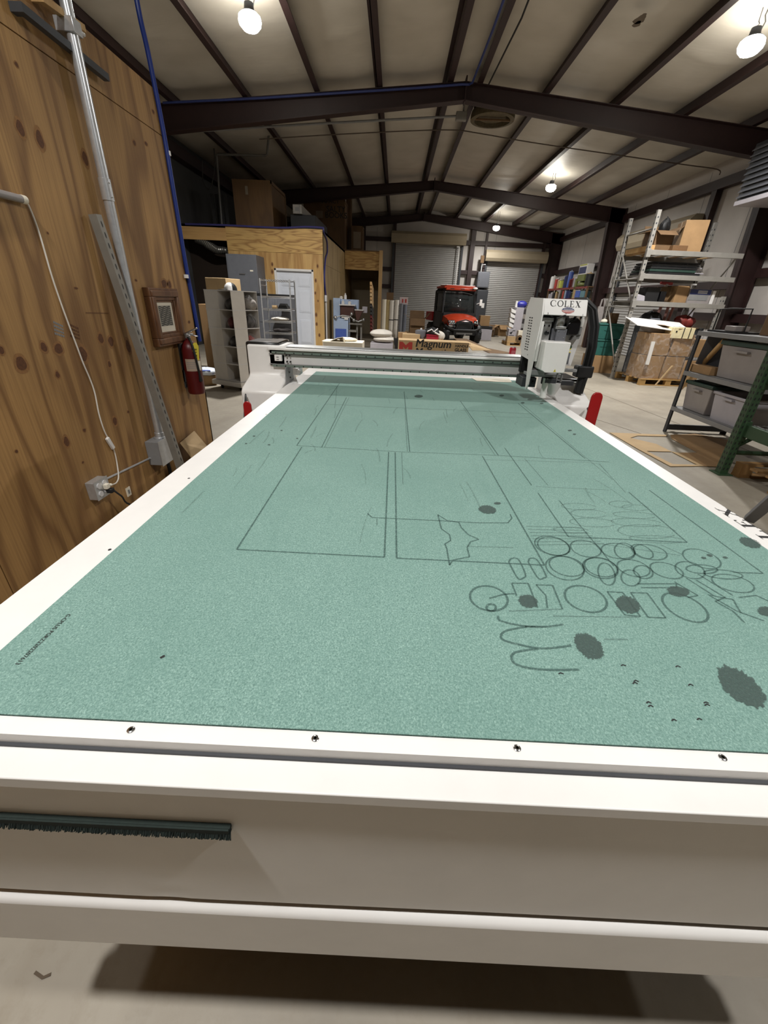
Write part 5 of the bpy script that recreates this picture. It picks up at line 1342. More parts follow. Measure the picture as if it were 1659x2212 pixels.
# rolls of fabric standing by the tall door
Yf = 16.6
for (px, py, r_, tilt, m_, lab) in ((831, 647, .085, 0, CREAM, 'cream fabric roll standing nearest the timber post'), (838, 648, .07, .02, mt('khaki_roll', (176, 156, 110), .8), 'khaki fabric roll between two pale rolls'), (847, 649, .085, .03, CLOTH, 'white wrapped roll with a black strap'),
                                   (858, 648, .075, .08, CLOTH, 'white wrapped roll leaning to the right'), (868, 656, .07, .05, mt('grey_roll', (112, 114, 120), .6), 'grey roll behind the white wrapped rolls'), (876, 658, .065, .07, mt('grey_roll2', (98, 102, 112), .6), 'dark grey roll at the right end of the row')):
    tp = PY(px, py, Yf); t = thing('fabric_roll', lab, 'roll', (tp.x-tilt*.2, Yf-.08, 0), 0, 'fabric rolls by the taller roll-up door')
    mb = MB(); mb.cyl((tp.x-tilt*.2, Yf-.1, .003), (tp.x, Yf, tp.z), r_, n=16); build('roll', mb, m_, t)
    if 'strap' in lab or 'leaning' in lab:
        mb = MB(); k = .55; mb.cyl((tp.x-tilt*.2*(1-k), Yf-.1*(1-k), tp.z*k-.015), (tp.x-tilt*.2*(1-k), Yf-.1*(1-k), tp.z*k+.015), r_+.004, n=16); build('strap', mb, BLACK, t)
mb = MB(); c = PY(873, 650, Yf+.15); mb.box(c.x-.16, c.x+.14, Yf+.12, Yf+.16, c.z-.12, c.z+.12, 0); mb.box(c.x-.08, c.x-.03, Yf+.117, Yf+.12, c.z-.06, c.z+.06, 1); mb.box(c.x+.03, c.x+.09, Yf+.117, Yf+.12, c.z-.06, c.z+.06, 1); mb.box(c.x-.1, c.x-.06, Yf+.13, Yf+.15, 0, c.z-.12, 0)
item(mb, [mt('pink_board', (196, 178, 178), .7), REDINK], 'printed_board', 'pale board with red marks standing behind the grey rolls', 'board', smooth=False)
mb = MB(); c = PY(844, 640, Yf+.3); mb.box(c.x-.15, c.x+.1, Yf+.25, Yf+.5, 0, c.z+.12); item(mb, CARDD, 'cardboard_box', 'tall dark carton behind the cream fabric roll', 'box')
# open carton left of the vehicle
Yo = 14.5; a, b2 = PY(886, 684, Yo), PY(919, 684, Yo); zt = PY(900, 688, Yo).z; zb_ = PY(900, 719, Yo).z
open_carton('tall open brown carton left of the orange vehicle', ((a.x+b2.x)/2, Yo+.25, zb_), (b2.x-a.x, .5, zt-zb_), 0, CARDD, (150, 20, 60, 40))
carton('wide brown carton under the tall open carton', ((a.x+b2.x)/2, Yo+.3, 0), (.75, .6, zb_-.001), 0, CARD)

# ------------------------------------------------------------------ orange utility vehicle
UV = thing('utility_vehicle', 'orange utility vehicle with black cab parked before the roll-up doors', 'utility vehicle', (2.36, 18.45, 0), R(11))
def part(nm, mb, m_, par=UV, **k): return build(nm, mb, m_, par, world=False, **k)
for (sx, sy) in ((-1, -1), (1, -1), (-1, 1), (1, 1)):
    c = V((sx*.64, sy*.97, .33)); mb = MB()
    mb.lathe([(.19, -.13), (.30, -.13), (.33, -.09), (.335, 0), (.33, .09), (.30, .13), (.19, .13)], c, roty(R(90)), 28)
    for k in range(20):
        a = k*math.pi/10; mb.obox(c+V((.07*(1 if k % 2 else -1), .335*math.cos(a), .335*math.sin(a))), (.11, .04, .02), rotx(a-R(90)))
    o = part('tire', mb, BLACK)
    mb = MB(); mb.lathe([(.19, -.12), (.19, .12), (.05, .13*sx), (.01, .13*sx)], c, roty(R(90)), 20); part('rim', mb, DGREY, o)
mb = MB(); mb.box(-.5, .5, -1.25, 1.4, .32, .46); mb.box(-.70, .70, -.45, .5, .36, .50)
for s_ in (-1, 1): mb.cyl((s_*.2, -1.0, .34), (s_*.6, -1.0, .33), .045, n=8); mb.cyl((s_*.2, 1.0, .34), (s_*.6, 1.0, .33), .045, n=8)
part('chassis', mb, BLACK)
# hood: curved orange body
mb = MB(); vs = []; prof = [(-.52, 1.06, .66), (-.80, 1.04, .64), (-1.10, .97, .60), (-1.30, .86, .55), (-1.36, .76, .50)]
for y, z, hw in prof:
    for k in range(9):
        u = -1+2*k/8; vs.append((hw*u, y+.06*u*u, z-.10*abs(u)**2.6))
mb.add(vs, [(i*9+k, i*9+k+1, (i+1)*9+k+1, (i+1)*9+k) for i in range(len(prof)-1) for k in range(8)])
for s_ in (-1, 1):
    mb.prism([(s_*.66, -.46, .97), (s_*.66, -.46, .72), (s_*.66, -.60, .70), (s_*.60, -1.25, .66), (s_*.56, -1.28, .78), (s_*.60, -1.05, .86)], (-s_*.04, 0, 0))
part('hood', mb, ORANGE, ang=50)
mb = MB(); mb.prism([(-.30, -1.385, .80), (.30, -1.385, .80), (.36, -1.385, .72), (.28, -1.385, .52), (-.28, -1.385, .52), (-.36, -1.385, .72)], (0, .15, 0))
g = part('grille', mb, BLACK, bevel=.01)
mb = MB()
for k in range(4): mb.box(-.28, .28, -1.392, -1.385, .56+.055*k, .575+.055*k)
mb.lathe([(.03, 0), (.03, .006), (.001, .008)], (0, -1.387, .76), rotx(R(90)), 14); part('grille_bars', mb, DGREY, g)
for s_ in (-1, 1):
    mb = MB(); mb.prism([(s_*.34, -1.36, .70), (s_*.58, -1.28, .68), (s_*.60, -1.20, .82), (s_*.40, -1.33, .84)], (0, .10, 0)); h_ = part('headlight', mb, BLACKG, bevel=.01)
    mb = MB()
    for a, z in ((.43, .765), (.52, .755)): mb.ell((s_*a, -1.345+.25*(a-.40), z), (.042, .02, .042), None, 12, 8)
    part('lamp', mb, CHROME, h_)
mb = MB(); mb.tube([(-.70, -1.10, .62), (-.62, -1.36, .56), (-.40, -1.46, .50), (.40, -1.46, .50), (.62, -1.36, .56), (.70, -1.10, .62)], .045, 10); mb.tube([(-.36, -1.46, .52), (-.26, -1.44, .80), (0, -1.44, .86), (.26, -1.44, .80), (.36, -1.46, .52)], .022, 8); mb.box(-.42, .42, -1.44, -1.34, .34, .50)
part('bumper', mb, BLACK)
mb = MB(); mb.box(-.32, .32, -1.46, -1.44, .36, .42); mb.ell((.02, -1.46, .36), (.03, .02, .05)); part('tow_plate', mb, MGREY)
for s_ in (-1, 1):
    mb = MB(); mb.prism([(s_*.56, -1.30, .56), (s_*.72, -1.24, .60), (s_*.74, -.97, .74), (s_*.74, -.70, .72), (s_*.74, -.60, .60), (s_*.58, -.60, .60), (s_*.58, -1.0, .70)], (0, 0, .04)); part('fender', mb, BLACK, bevel=.01)
# cab frame
mb = MB(); P4 = {}
for s_ in (-1, 1):
    mb.tube([(s_*.66, -.55, 1.02), (s_*.62, -.40, 1.80), (s_*.58, -.20, 1.90)], .045, 8); mb.tube([(s_*.66, .55, .50), (s_*.66, .52, 1.80), (s_*.58, .40, 1.90)], .045, 8)
    mb.tube([(s_*.66, -.55, 1.02), (s_*.68, -.50, .50)], .05, 8); mb.tube([(s_*.58, -.2, 1.90), (s_*.58, .40, 1.90)], .04, 8)
for y, z in ((-.38, 1.84), (.46, 1.86), (-.56, 1.04)): mb.tube([(-.64, y, z), (.64, y, z)], .045, 8)
mb.box(-.64, .64, -.62, -.50, .92, 1.08); part('cab_frame', mb, BLACK)
for s_ in (-1, 1):
    mb = MB(); x_ = s_*.685
    mb.prism([(x_, -.48, .52), (x_, .48, .52), (x_, .50, 1.12), (x_, -.50, 1.08)], (-s_*.05, 0, 0)); mb.box(min(x_, x_-s_*.05), max(x_, x_-s_*.05), -.50, -.42, 1.05, 1.78); mb.box(min(x_, x_-s_*.05), max(x_, x_-s_*.05), .36, .50, 1.1, 1.80); mb.box(min(x_, x_-s_*.05), max(x_, x_-s_*.05), -.45, .45, 1.72, 1.82)
    d = part('cab_door', mb, BLACKG, bevel=.01)
    mb = MB(); mb.box(x_-s_*.03-.003, x_-s_*.03+.003, -.42, .36, 1.1, 1.72); part('door_window', mb, GLASS, d)
mb = MB(); mb.poly([(-.60, -.575, 1.06), (.60, -.575, 1.06), (.56, -.42, 1.80), (-.56, -.42, 1.80)]); part('windshield', mb, GLASS, solid=.006)
mb = MB(); mb.tube([(.45, -.60, 1.72), (.15, -.62, 1.76), (-.05, -.605, 1.80)], .010, 6); part('wiper', mb, BLACK)
mb = MB(); mb.box(-.62, .62, .44, .47, 1.15, 1.78); part('rear_window', mb, GLASS)
mb = MB(); mb.prism([(-.66, -.50, 1.90), (.66, -.50, 1.90), (.66, -.50, 1.97), (.50, -.50, 2.01), (-.50, -.50, 2.01), (-.66, -.50, 1.97)], (0, 1.08, 0)); mb.box(-.60, .60, -.56, -.44, 1.84, 1.93); part('roof', mb, ORANGE, bevel=.02)
mb = MB(); mb.box(-.55, .62, -.35, .45, 2.01, 2.03); mb.tube([(-.72, -.2, 2.02), (-.45, -.25, 2.025)], .02, 6); part('roof_plate', mb, PANELW, bevel=.01)
mb = MB()
for a in (-.36, .05, .42): mb.box(a-.08, a+.08, -.565, -.555, 1.88, 1.905)
part('roof_slots', mb, BLACK)
mb = MB(); mb.ell((.54, -.60, 1.93), (.10, .05, .04), None, 12, 8); part('roof_lamp', mb, WHITE)
mb = MB(); mb.box(-.60, .60, -.1, .45, .62, .76); mb.box(-.60, .60, .32, .45, .76, 1.28); part('bench_seat', mb, DGREY, bevel=.03)
mb = MB(); tr = M.Rotation(R(-35), 3, 'X'); mb.tube([V((-.30, -.28, 1.10))+tr @ V((.17*math.cos(a), .17*math.sin(a), 0)) for a in [k*math.pi/10 for k in range(21)]], .014, 6); mb.tube([(-.30, -.28, 1.10), (-.30, -.48, .98)], .02, 6); part('steering_wheel', mb, BLACK)
mb = MB(); mb.box(-.60, .60, -.52, -.40, .98, 1.06); mb.box(.34, .48, -.55, -.53, 1.08, 1.13, 1); part('dashboard', mb, [BLACK, TRANS2])
mb = MB(); mb.box(.16, .19, -.30, -.27, 1.08, 1.62); mb.box(.06, .29, -.30, -.28, 1.50, 1.62); part('phone_stand', mb, NAVY)
mb = MB(); mb.box(-.72, .72, .62, 1.62, .72, .78); mb.box(-.74, -.70, .62, 1.62, .72, 1.05); mb.box(.70, .74, .62, 1.62, .72, 1.05); mb.box(-.72, .72, .62, .66, .72, 1.05); mb.box(-.72, .72, 1.58, 1.62, .72, 1.05); part('cargo_bed', mb, RED, bevel=.01)
mb = MB(); mb.tube([(.70, -.5, 1.40), (.82, -.52, 1.45)], .012, 6); mb.obox((.86, -.52, 1.46), (.10, .04, .22)); part('side_mirror', mb, WHITE, bevel=.01)

# cabinets on the end wall beside the short door
for (px0, px1, py0, py1, dep, m_, lab) in ((1031.5, 1057, 587, 622, .28, GREYP, 'upper grey electrical cabinet on the end wall'), (1027, 1050, 626, 705, .22, DGREY, 'lower dark electrical cabinet on the end wall behind the vehicle')):
    Yc = 24.05 if 'upper' in lab else 24.0
    a, b2 = PY(px0, (py0+py1)/2, Yc), PY(px1, (py0+py1)/2, Yc); zt, zb_ = PY((px0+px1)/2, py0, Yc).z, PY((px0+px1)/2, py1, Yc).z
    t = thing('electrical_cabinet', lab, 'cabinet', ((a.x+b2.x)/2, Yc+.2, zb_))
    mb = MB(); mb.box(a.x, b2.x, Yc, 24.55, zb_, zt); build('body', mb, m_, t, bevel=.015)
    mb = MB(); mb.box(a.x+.04, b2.x-.04, Yc-.015, Yc, zb_+.04, zt-.04); mb.cyl((a.x+.08, Yc-.03, zb_+.5*(zt-zb_)), (a.x+.08, Yc, zb_+.5*(zt-zb_)), .02, n=10); build('cabinet_door', mb, m_, t, bevel=.004)
c = PY(1043, 660, 23.98); mb = MB(); mb.box(c.x-.07, c.x+.07, 23.97, 23.985, c.z-.11, c.z+.11, 0); item(mb, WHITE, 'white_notice', 'small white notice fixed on the lower dark cabinet', 'notice', smooth=False)
t = thing('door_chain_hoist', 'white chain guard hanging beside the taller roll-up door', 'chain hoist', PY(990, 620, 24.3))
a, b2 = PY(992, 533, 24.3), PY(988, 620, 24.3); mb = MB(); mb.box(a.x-.12, a.x+.03, 24.27, 24.3, a.z-.03, a.z+.03); mb.tube([(a.x, 24.28, a.z), (a.x, 24.28, b2.z-1)], .022, 6); build('chain', mb, WHITE, t)
t = thing('door_operator', 'conduit and control box beside the shorter roll-up door', 'door operator', PY(1041, 585, 24.2))
a = PY(1042, 560, 24.2); mb = MB(); mb.box(a.x-.08, a.x+.08, 24.15, 24.3, a.z-.16, a.z+.16); build('control_box', mb, CARDD, t); mb = MB(); mb.tube([(a.x-.02, 24.25, a.z-.15), (a.x-.02, 24.25, PY(1040, 588, 24.2).z)], .03, 6); build('pipe', mb, BLACK, t)
mb = MB(); mb.tube([(a.x+.2, 24.2, a.z-.22), (a.x+.02, 24.2, a.z-.24), (a.x, 24.2, a.z-.9)], .02, 6); build('chain', mb, WHITE, t)
# cartons right of the vehicle
def fl(px, py): return PZ(px, py, 0)
b0 = fl(1045, 735); t_ = carton('white carton on the floor right of the orange vehicle', (b0.x+.02, b0.y+.25, 0), (.55, .5, PY(1045, 711, b0.y).z), R(5), TRANS2)
zt = PY(1045, 711, b0.y).z
mb = MB(); c = PY(1048, 705, b0.y); mb.box(c.x-.36, c.x+.33, b0.y, b0.y+.6, zt+.004, zt+.12); item(mb, BLACK, 'black_case', 'flat black case lying on the white floor carton', 'case', bevel=.01)
carton('brown carton on the flat black case', (PY(1047, 690, b0.y+.2).x, b0.y+.3, zt+.121), (.42, .4, PY(1047, 682, b0.y).z-zt-.12), 0, CARD)
b0 = fl(1056, 727); open_carton('open brown carton near the shorter roll-up door, left one', (b0.x, b0.y+.3, 0), (.55, .6, .52), R(-12), CARDD, (140, 120, 100, 130))
b0 = fl(1086, 726); open_carton('open brown carton near the shorter roll-up door, right one', (b0.x, b0.y+.3, 0), (.62, .6, .50), R(8), CARD, (130, 110, 120, 120))
# second display spinner with oddments on a pallet
b0 = fl(1125, 748)
def pallet(label, c, rz=0, w=1.1, d=1.0, m_=PINE, group=None):
    t = thing('wooden_pallet', label, 'pallet', c, rz, group)
    for k in range(6):
        mb = MB(); y = -d/2+(d-.09)*k/5+.045; mb.box(-w/2, w/2, y-.045, y+.045, .115, .135); build('deck_board', mb, m_, t, world=False, smooth=False)
    for y in (-d/2+.05, 0, d/2-.05):
        mb = MB()
        for x_ in (-w/2+.06, 0, w/2-.06): mb.box(x_-.06, x_+.06, y-.045, y+.045, .02, .115)
        mb.box(-w/2, w/2, y-.05, y+.05, 0, .02); build('stringer', mb, m_, t, world=False, smooth=False)
    return t
pallet('pale wooden pallet under the small white rack beside the tool head', (b0.x+.03, b0.y+.5, 0), 0, 1.15, .9)
c = V((PY(1112, 700, b0.y+.7).x, b0.y+.6, .136))
t = thing('literature_rack', 'narrow white rack with side pockets standing on the pale pallet', 'display rack', c)
zt = PY(1118, 664, c.y).z
mb = MB(); mb.box(c.x-.10, c.x+.20, c.y-.16, c.y+.16, c.z+.05, zt); mb.box(c.x-.36, c.x+.34, c.y-.2, c.y+.2, c.z, c.z+.05); build('core', mb, TRANS2, t, bevel=.008)
for k in range(6):
    z = c.z+.15+k*(zt-c.z-.2)/6; mb = MB()
    mb.prism([(c.x-.10, c.y-.14, z), (c.x-.27, c.y-.14, z+.05), (c.x-.30, c.y-.14, z+.19), (c.x-.10, c.y-.14, z+.10)], (0, .28, 0)); build('pocket', mb, WHITE, t, smooth=False)
    mb = MB(); mb.box(c.x+.20, c.x+.40, c.y-.12, c.y+.14, z, z+.16); build('side_bin', mb, [GYF, DKF, MGREY, DKF, GYF, DKF][k], t, bevel=.006)
cc = PY(1127, 660, c.y); mb = lump(.19, .15, .13, 71, .1); mb.v = [v+V((cc.x, c.y, zt+.001)) for v in mb.v]; item(mb, mt('royal_blue_wrap', (48, 52, 148), .35, var=.2), 'blue_package', 'royal blue wrapped package on top of the narrow white rack', 'package')
cc = PY(1115, 662, c.y); mb = MB(); mb.cyl((cc.x, c.y, zt+.001), (cc.x, c.y, zt+.22), .05, n=12); item(mb, WHITE, 'white_roll', 'small white roll beside the royal blue package', 'roll')
cx = PY(1122, 733, b0.y).x; f0 = b0.y+.08
carton('pale carton with a tape roll print on the pallet, in front of the narrow rack', (cx+.12, f0+.16, .136), (.34, .26, .42), 0, CREAM)
t = thing('tape_roll', 'brown tape roll propped on the front of the pale pallet', 'tape roll', (cx+.0, f0-.02, .137)); mb = MB(); mb.lathe([(.06, -.03), (.13, -.03), (.13, .03), (.06, .03), (.06, -.03)], (cx+.02, f0-.02, .268), rotx(R(90)), 22); build('roll', mb, CARDD, t)
carton('brown carton at the left of the pale pallet', (cx-.28, f0+.18, .136), (.32, .28, .2), 0, CARDL, tape=False)
t = thing('boxed_goods', 'white box with black print stacked on the brown pallet carton', 'box', (cx-.28, f0+.18, .337)); mb = MB(); mb.box(cx-.43, cx-.14, f0+.06, f0+.3, .337, .60); build('body', mb, TRANS2, t, bevel=.004)
mb = MB(); mb.poly([(cx-.40, f0+.058, .46), (cx-.26, f0+.058, .52), (cx-.32, f0+.058, .40)]); mb.box(cx-.40, cx-.2, f0+.056, f0+.06, .36, .375); mb.box(cx-.28, cx-.18, f0+.056, f0+.06, .53, .55); build('print', mb, INK, t, smooth=False)

# ------------------------------------------------------------------ supply shelf on the far part of the side wall
x0_, x1_ = 7.45, 7.85
zs1 = PX(1240, 620, 7.45).z; zs2 = zs1-.43
t = thing('supply_shelf', 'dark red two-tier supply shelf crowded with cans on the side wall', 'shelf', (7.65, 20.7, 0))
for z in (zs1, zs2):
    mb = MB(); mb.box(x0_, x1_, 18.5, 23.2, z-.04, z); mb.box(x0_-.01, x0_, 18.5, 23.2, z-.08, z, 1); build('shelf_board', mb, [CARDD, mt('shelf_red', (120, 52, 44), .6)], t, smooth=False)
for yy in (18.55, 20.9, 23.15):
    mb = MB(); mb.box(x0_, x0_+.06, yy-.04, yy+.04, 0, zs1-.04); mb.box(x1_-.06, x1_, yy-.04, yy+.04, 0, zs1+.2); build('post', mb, mt('shelf_red2', (104, 44, 38), .6) if False else CARDD, t, smooth=False)
pal = {'w': WHITE, 'r': REDINK, 'n': NAVY, 'y': mt('lime_label', (186, 190, 84), .5), 'b': SBLUE, 'k': BLACK, 'g': mt('olive_can', (108, 116, 60), .5), 'c': CARDL, 't': mt('teal_box', (92, 128, 138), .5), 'l': LBLUE, 'p': TRANS2, 'd': DRED}
def can(Y, z, h_, r_, body, lid, lab, x_=7.55, box=False):
    t = thing('storage_bin' if box else 'paint_can', lab, 'bin' if box else 'can', (x_, Y, z+.001), 0, 'supplies on the dark red shelf')
    mb = MB()
    if box: mb.box(-.12, .12, -r_, r_, 0, h_)
    else: mb.lathe([(r_, 0), (r_, h_*.94), (r_*.94, h_*.96)], n=14)
    build('body', mb, pal[body], t, world=False, bevel=.008 if box else 0)
    mb = MB()
    if box: mb.box(-.125, .125, -r_-.01, r_+.01, h_, h_+.03)
    else: mb.lathe([(r_*.9, h_*.94), (r_*.9, h_), (r_*.2, h_+.02), (r_*.2, h_+.05)], n=12)
    build('lid', mb, pal[lid], t, world=False)
up_ = [(22.9, .52, .16, 'w', 'w', 'tall white jug at the far end of the upper supply shelf'), (22.35, .40, .12, 'r', 'w', 'red can with white lid beside the tall white jug'), (22.0, .34, .11, 'c', 'w', 'tan can on the upper supply shelf'), (21.6, .30, .16, 'y', 'g', 'lime green can on the upper supply shelf'),
       (21.15, .46, .13, 'n', 'n', 'navy can on the upper supply shelf'), (20.8, .62, .10, 'b', 'l', 'tall blue bottle on the upper supply shelf'), (20.4, .30, .16, 'd', 'r', 'dark red can in the middle of the upper supply shelf'), (20.1, .34, .10, 'p', 'w', 'frosted can by the green sack'),
       (18.75, .44, .15, 'k', 'c', 'dark can at the near end of the upper supply shelf')]
for Y, h_, r_, b_, l_, lab in up_: can(Y, zs1, h_, r_, b_, l_, lab)
lo_ = [(23.0, .22, .09, 'p', 'k', 'small grey can at the far end of the lower supply shelf'), (22.75, .26, .08, 'p', 'w', 'small pale can next to the far end of the lower supply shelf'), (22.4, .24, .09, 'k', 'k', 'black can on the lower supply shelf'), (22.1, .28, .07, 'c', 'y', 'tan bottle on the lower supply shelf'), (21.2, .34, .07, 'r', 'r', 'slim red bottle on the lower supply shelf'),
       (20.9, .36, .10, 'l', 'b', 'pale blue bottle on the lower supply shelf'), (20.5, .30, .15, 'n', 'n', 'navy can on the lower supply shelf'), (20.1, .24, .10, 'k', 'p', 'black and white can on the lower supply shelf'), (19.8, .34, .12, 'c', 'w', 'tan box with a dark eye print on the lower supply shelf')]
for Y, h_, r_, b_, l_, lab in lo_: can(Y, zs2, h_, r_, b_, l_, lab)
can(19.35, zs2, .28, .22, 'b', 'p', 'blue bin on the lower supply shelf', box=True); can(18.85, zs2, .27, .20, 't', 'k', 'teal bin at the near end of the lower supply shelf', box=True)
mb = lump(.15, .42, .11, 81, .12); mb.v = [v+V((7.62, 19.45, zs1+.001)) for v in mb.v]; item(mb, pal['g'], 'green_sack', 'green sack slumped on the upper supply shelf', 'sack')
mb = MB(); mb.box(7.44, 7.5, 19.75, 19.9, zs2+.0, zs1+.05); mb.box(7.44, 7.5, 19.75, 19.9, zs1+.05, zs1+.3); item(mb, pal['g'], 'green_strap', 'green strap hanging from the slumped green sack', 'strap')
t = thing('printed_tub', 'white tub with navy print stacked on the slumped green sack', 'tub', (7.62, 19.45, zs1+.30)); mb = MB(); mb.box(7.48, 7.76, 19.05, 19.85, zs1+.43, zs1+.80); build('body', mb, WHITE, t, bevel=.01); mb = MB(); mb.box(7.474, 7.479, 19.10, 19.80, zs1+.47, zs1+.70); mb.box(7.474, 7.479, 19.10, 19.8, zs1+.75, zs1+.79, 1); build('print', mb, [NAVY, pal['y']], t, smooth=False)
mb = MB(); mb.box(7.47, 7.77, 19.1, 19.8, zs1+.20, zs1+.43); item(mb, pal['g'], 'green_crate', 'olive crate between the green sack and the printed tub', 'crate')
# ------------------------------------------------------------------ tall grey pallet rack
YR0, YR1, XA, XB = 10.0, 11.1, 5.07, 6.98
t = thing('pallet_rack', 'tall grey pallet rack with three beam levels along the side wall', 'storage rack', ((XA+XB)/2, 10.55, 0))
def upright(x, y, zt):
    mb = MB(); mb.box(x-.035, x+.035, y-.03, y+.03, .012, zt); mb.box(x-.07, x+.07, y-.06, y+.06, 0, .012)
    z = .15
    while z < zt-.05:
        mb.box(x-.012, x+.012, y-.0315, y-.0305, z, z+.03, 1); mb.box(x-.0365, x-.0355, y-.012, y+.012, z, z+.03, 1); z += .10
    return build('upright', mb, [RACKW, DGREY], t, smooth=False)
za, zb_ = PY(1423, 453, YR0).z, PY(1364, 472, YR1).z
upright(XA, YR0, za); upright(XA, YR1, zb_); upright(XB-.05, YR0, 1.75)
upright(XB-.05, YR1, PY(1572, 482, YR1).z)
mb = MB(); mb.cyl((XA, YR0, za-.30), (XA, YR1, za-.30), .020, n=8); mb.cyl((XA, YR0, 1.48), (XA, YR1, 2.55), .016, n=8); mb.cyl((XA, YR0, 1.48), (XA, YR1, 1.48), .018, n=8); mb.cyl((XA, YR0, 2.02), (XA, YR1, 2.02), .018, n=8); mb.cyl((XA, YR0, .25), (XA, YR1, 1.48), .016, n=8)
mb.cyl((XB-.05, YR1-.02, 1.2), (XB-.05, YR0+.02, 2.5), .016, n=8); build('frame_brace', mb, RACKW, t)
LV = (2.52, 2.10, 1.60)
for z in LV:
    for y in (YR0-.04, YR1+.04):
        mb = MB(); mb.box(XA-.04, XB, y-.025, y+.025, z-.09, z)
        mb.box(XA-.045, XA+.045, y-.03, y+.03, z-.13, z+.01)
        build('beam', mb, RACKW, t, bevel=.004)
    mb = MB()
    for k in range(6):
        x_ = XA+.15+k*.32; mb.box(x_-.05, x_+.05, YR0, YR1, z-.02, z)
    build('deck_slats', mb, RACKW if z < 2.4 else PINE, t, smooth=False)
# wooden strip and boxes on the top level
zt = LV[0]+.001
mb = MB(); a = PY(1397, 528, 10.3); mb.box(XA+.04, XA+.13, YR0+.02, YR1-.05, zt, zt+.09); item(mb, PINE, 'timber_board', 'pale timber board at the left end of the top rack level', 'timber', smooth=False)
a, b2 = PY(1475, 530, 10.05), PY(1522, 474, 10.05)
t1 = carton('large brown carton tilted toward the wall on the top rack level', (PY(1496, 520, 10.2).x, 10.35, zt), (.42, .50, b2.z-zt), R(-14), CARD)
t1 = open_carton('open dark brown carton on the top rack level left of the large one', (5.42, 10.4, zt), (.38, .45, .36), 0, CARDD, (120, 40, 100, 60))
a = PY(1466, 480, 10.5); mb = lump(.10, .09, .18, 91, .3); mb.v = [v+V((5.50, 10.45, zt+.30)) for v in mb.v]; item(mb, BLACK, 'black_bundle', 'black tangled bundle sticking out of the open dark carton', 'bundle')
mb = MB(); mb.box(5.55, 5.85, 10.0, 10.12, zt, zt+.10); item(mb, mt('brown_box', (104, 74, 44), .7), 'flat_box', 'flat brown box lying before the large carton', 'box', bevel=.004)
for k, (px0, px1) in enumerate(((1376, 1388), (1391, 1398))):
    a = PY(px0, 505, 11.0); mb = MB(); mb.box(5.12+.13*k, 5.22+.13*k, 10.85, 11.05, zt+.0, zt+.42-.08*k) if False else mb.box(5.42+.16*k, 5.52+.16*k, 10.86, 11.05, zt, zt+.42-.08*k); item(mb, [CARDL, CARD][k], 'slim_carton', ['slim pale carton standing at the rear of the top rack level', 'slim brown carton beside the slim pale carton'][k], 'box', bevel=.004)
# second level: black sheets and bars
zt = LV[1]+.001
for k, (h_, m_, lab) in enumerate(((.045, BLACK, 'lowest black sheet in the stack on the second rack level'), (.04, DGREEN, 'dark green bar on the stacked sheets of the second rack level'), (.035, BLACK, 'middle black sheet in the stack on the second rack level'), (.04, DGREY, 'charcoal bar near the top of the second rack level stack'), (.03, BLACK, 'topmost black sheet of the second rack level stack'))):
    z = zt+sum((.045, .04, .035, .04, .03)[:k])+.012*k
    mb = MB(); mb.box(5.22+.02*k, 6.28-.03*((k*7) % 4), 10.02+.02*k, 10.8, z, z+h_)
    if k: mb.box(5.4, 5.43, 10.1, 10.7, z-.012, z); mb.box(6.0, 6.03, 10.1, 10.7, z-.012, z)
    item(mb, m_, 'stacked_sheet', lab, 'sheet', 'dark sheets on the second rack level', smooth=False)
for k in range(3):
    mb = MB(); mb.tube([(6.2+.03*k, 10.1+.1*k, zt+.05+.05*k), (6.40+.03*k, 10.1+.1*k, zt+.05+.055*k)], .012, 6); mb.box(6.2, 6.24, 10.08+.1*k, 10.12+.1*k, zt, zt+.05+.05*k)
    item(mb, TRANS2, 'clear_tube', 'clear tube jutting out of the dark sheet stack, number %d upward' % (k+1), 'tube', 'clear tubes on the second rack level')
# third level
zt = LV[2]+.001
mb = MB(); mb.box(5.34, 5.62, 10.1, 10.5, zt, zt+.27); item(mb, BLACK, 'black_box', 'black box on the third rack level', 'box', bevel=.008)
mb = MB(); mb.box(5.64, 5.76, 10.08, 10.4, zt, zt+.20); item(mb, BLACKG, 'black_device', 'small black device right of the black box', 'device', bevel=.008)
mb = MB(); mb.prism([(5.12, 10.1, zt), (5.36, 10.1, zt), (5.33, 10.1, zt+.10), (5.18, 10.1, zt+.13)], (0, .3, 0)); item(mb, TRANS2, 'white_bundle', 'white paper bundle at the left end of the third rack level', 'paper', bevel=.01)
carton('brown carton behind the lighter one on the third rack level', (5.86, 10.5, zt), (.20, .35, .30), 0, CARDD)
carton('tan carton in the middle of the third rack level', (6.10, 10.3, zt), (.28, .35, .32), R(4), CARD)
t1 = thing('printer_box', 'white and navy product box on the third rack level', 'box', (6.50, 10.3, zt)); mb = MB(); mb.box(6.26, 6.72, 10.1, 10.5, zt, zt+.27); build('body', mb, TRANS, t1, bevel=.004)
mb = MB(); mb.box(6.26, 6.70, 10.096, 10.0995, zt+.17, zt+.265, 0); mb.box(6.26, 6.66, 10.096, 10.0995, zt+.06, zt+.165, 1)
for k in range(3): mb.box(6.42, 6.62, 10.094, 10.0955, zt+.19+.022*k, zt+.20+.022*k, 2)
build('print', mb, [NAVY, MGREY, WHITE], t1, smooth=False)
mb = MB(); mb.box(6.74, 6.80, 10.1, 10.5, zt, zt+.25); item(mb, WHITE, 'white_board', 'white board standing beside the navy product box', 'panel', smooth=False)
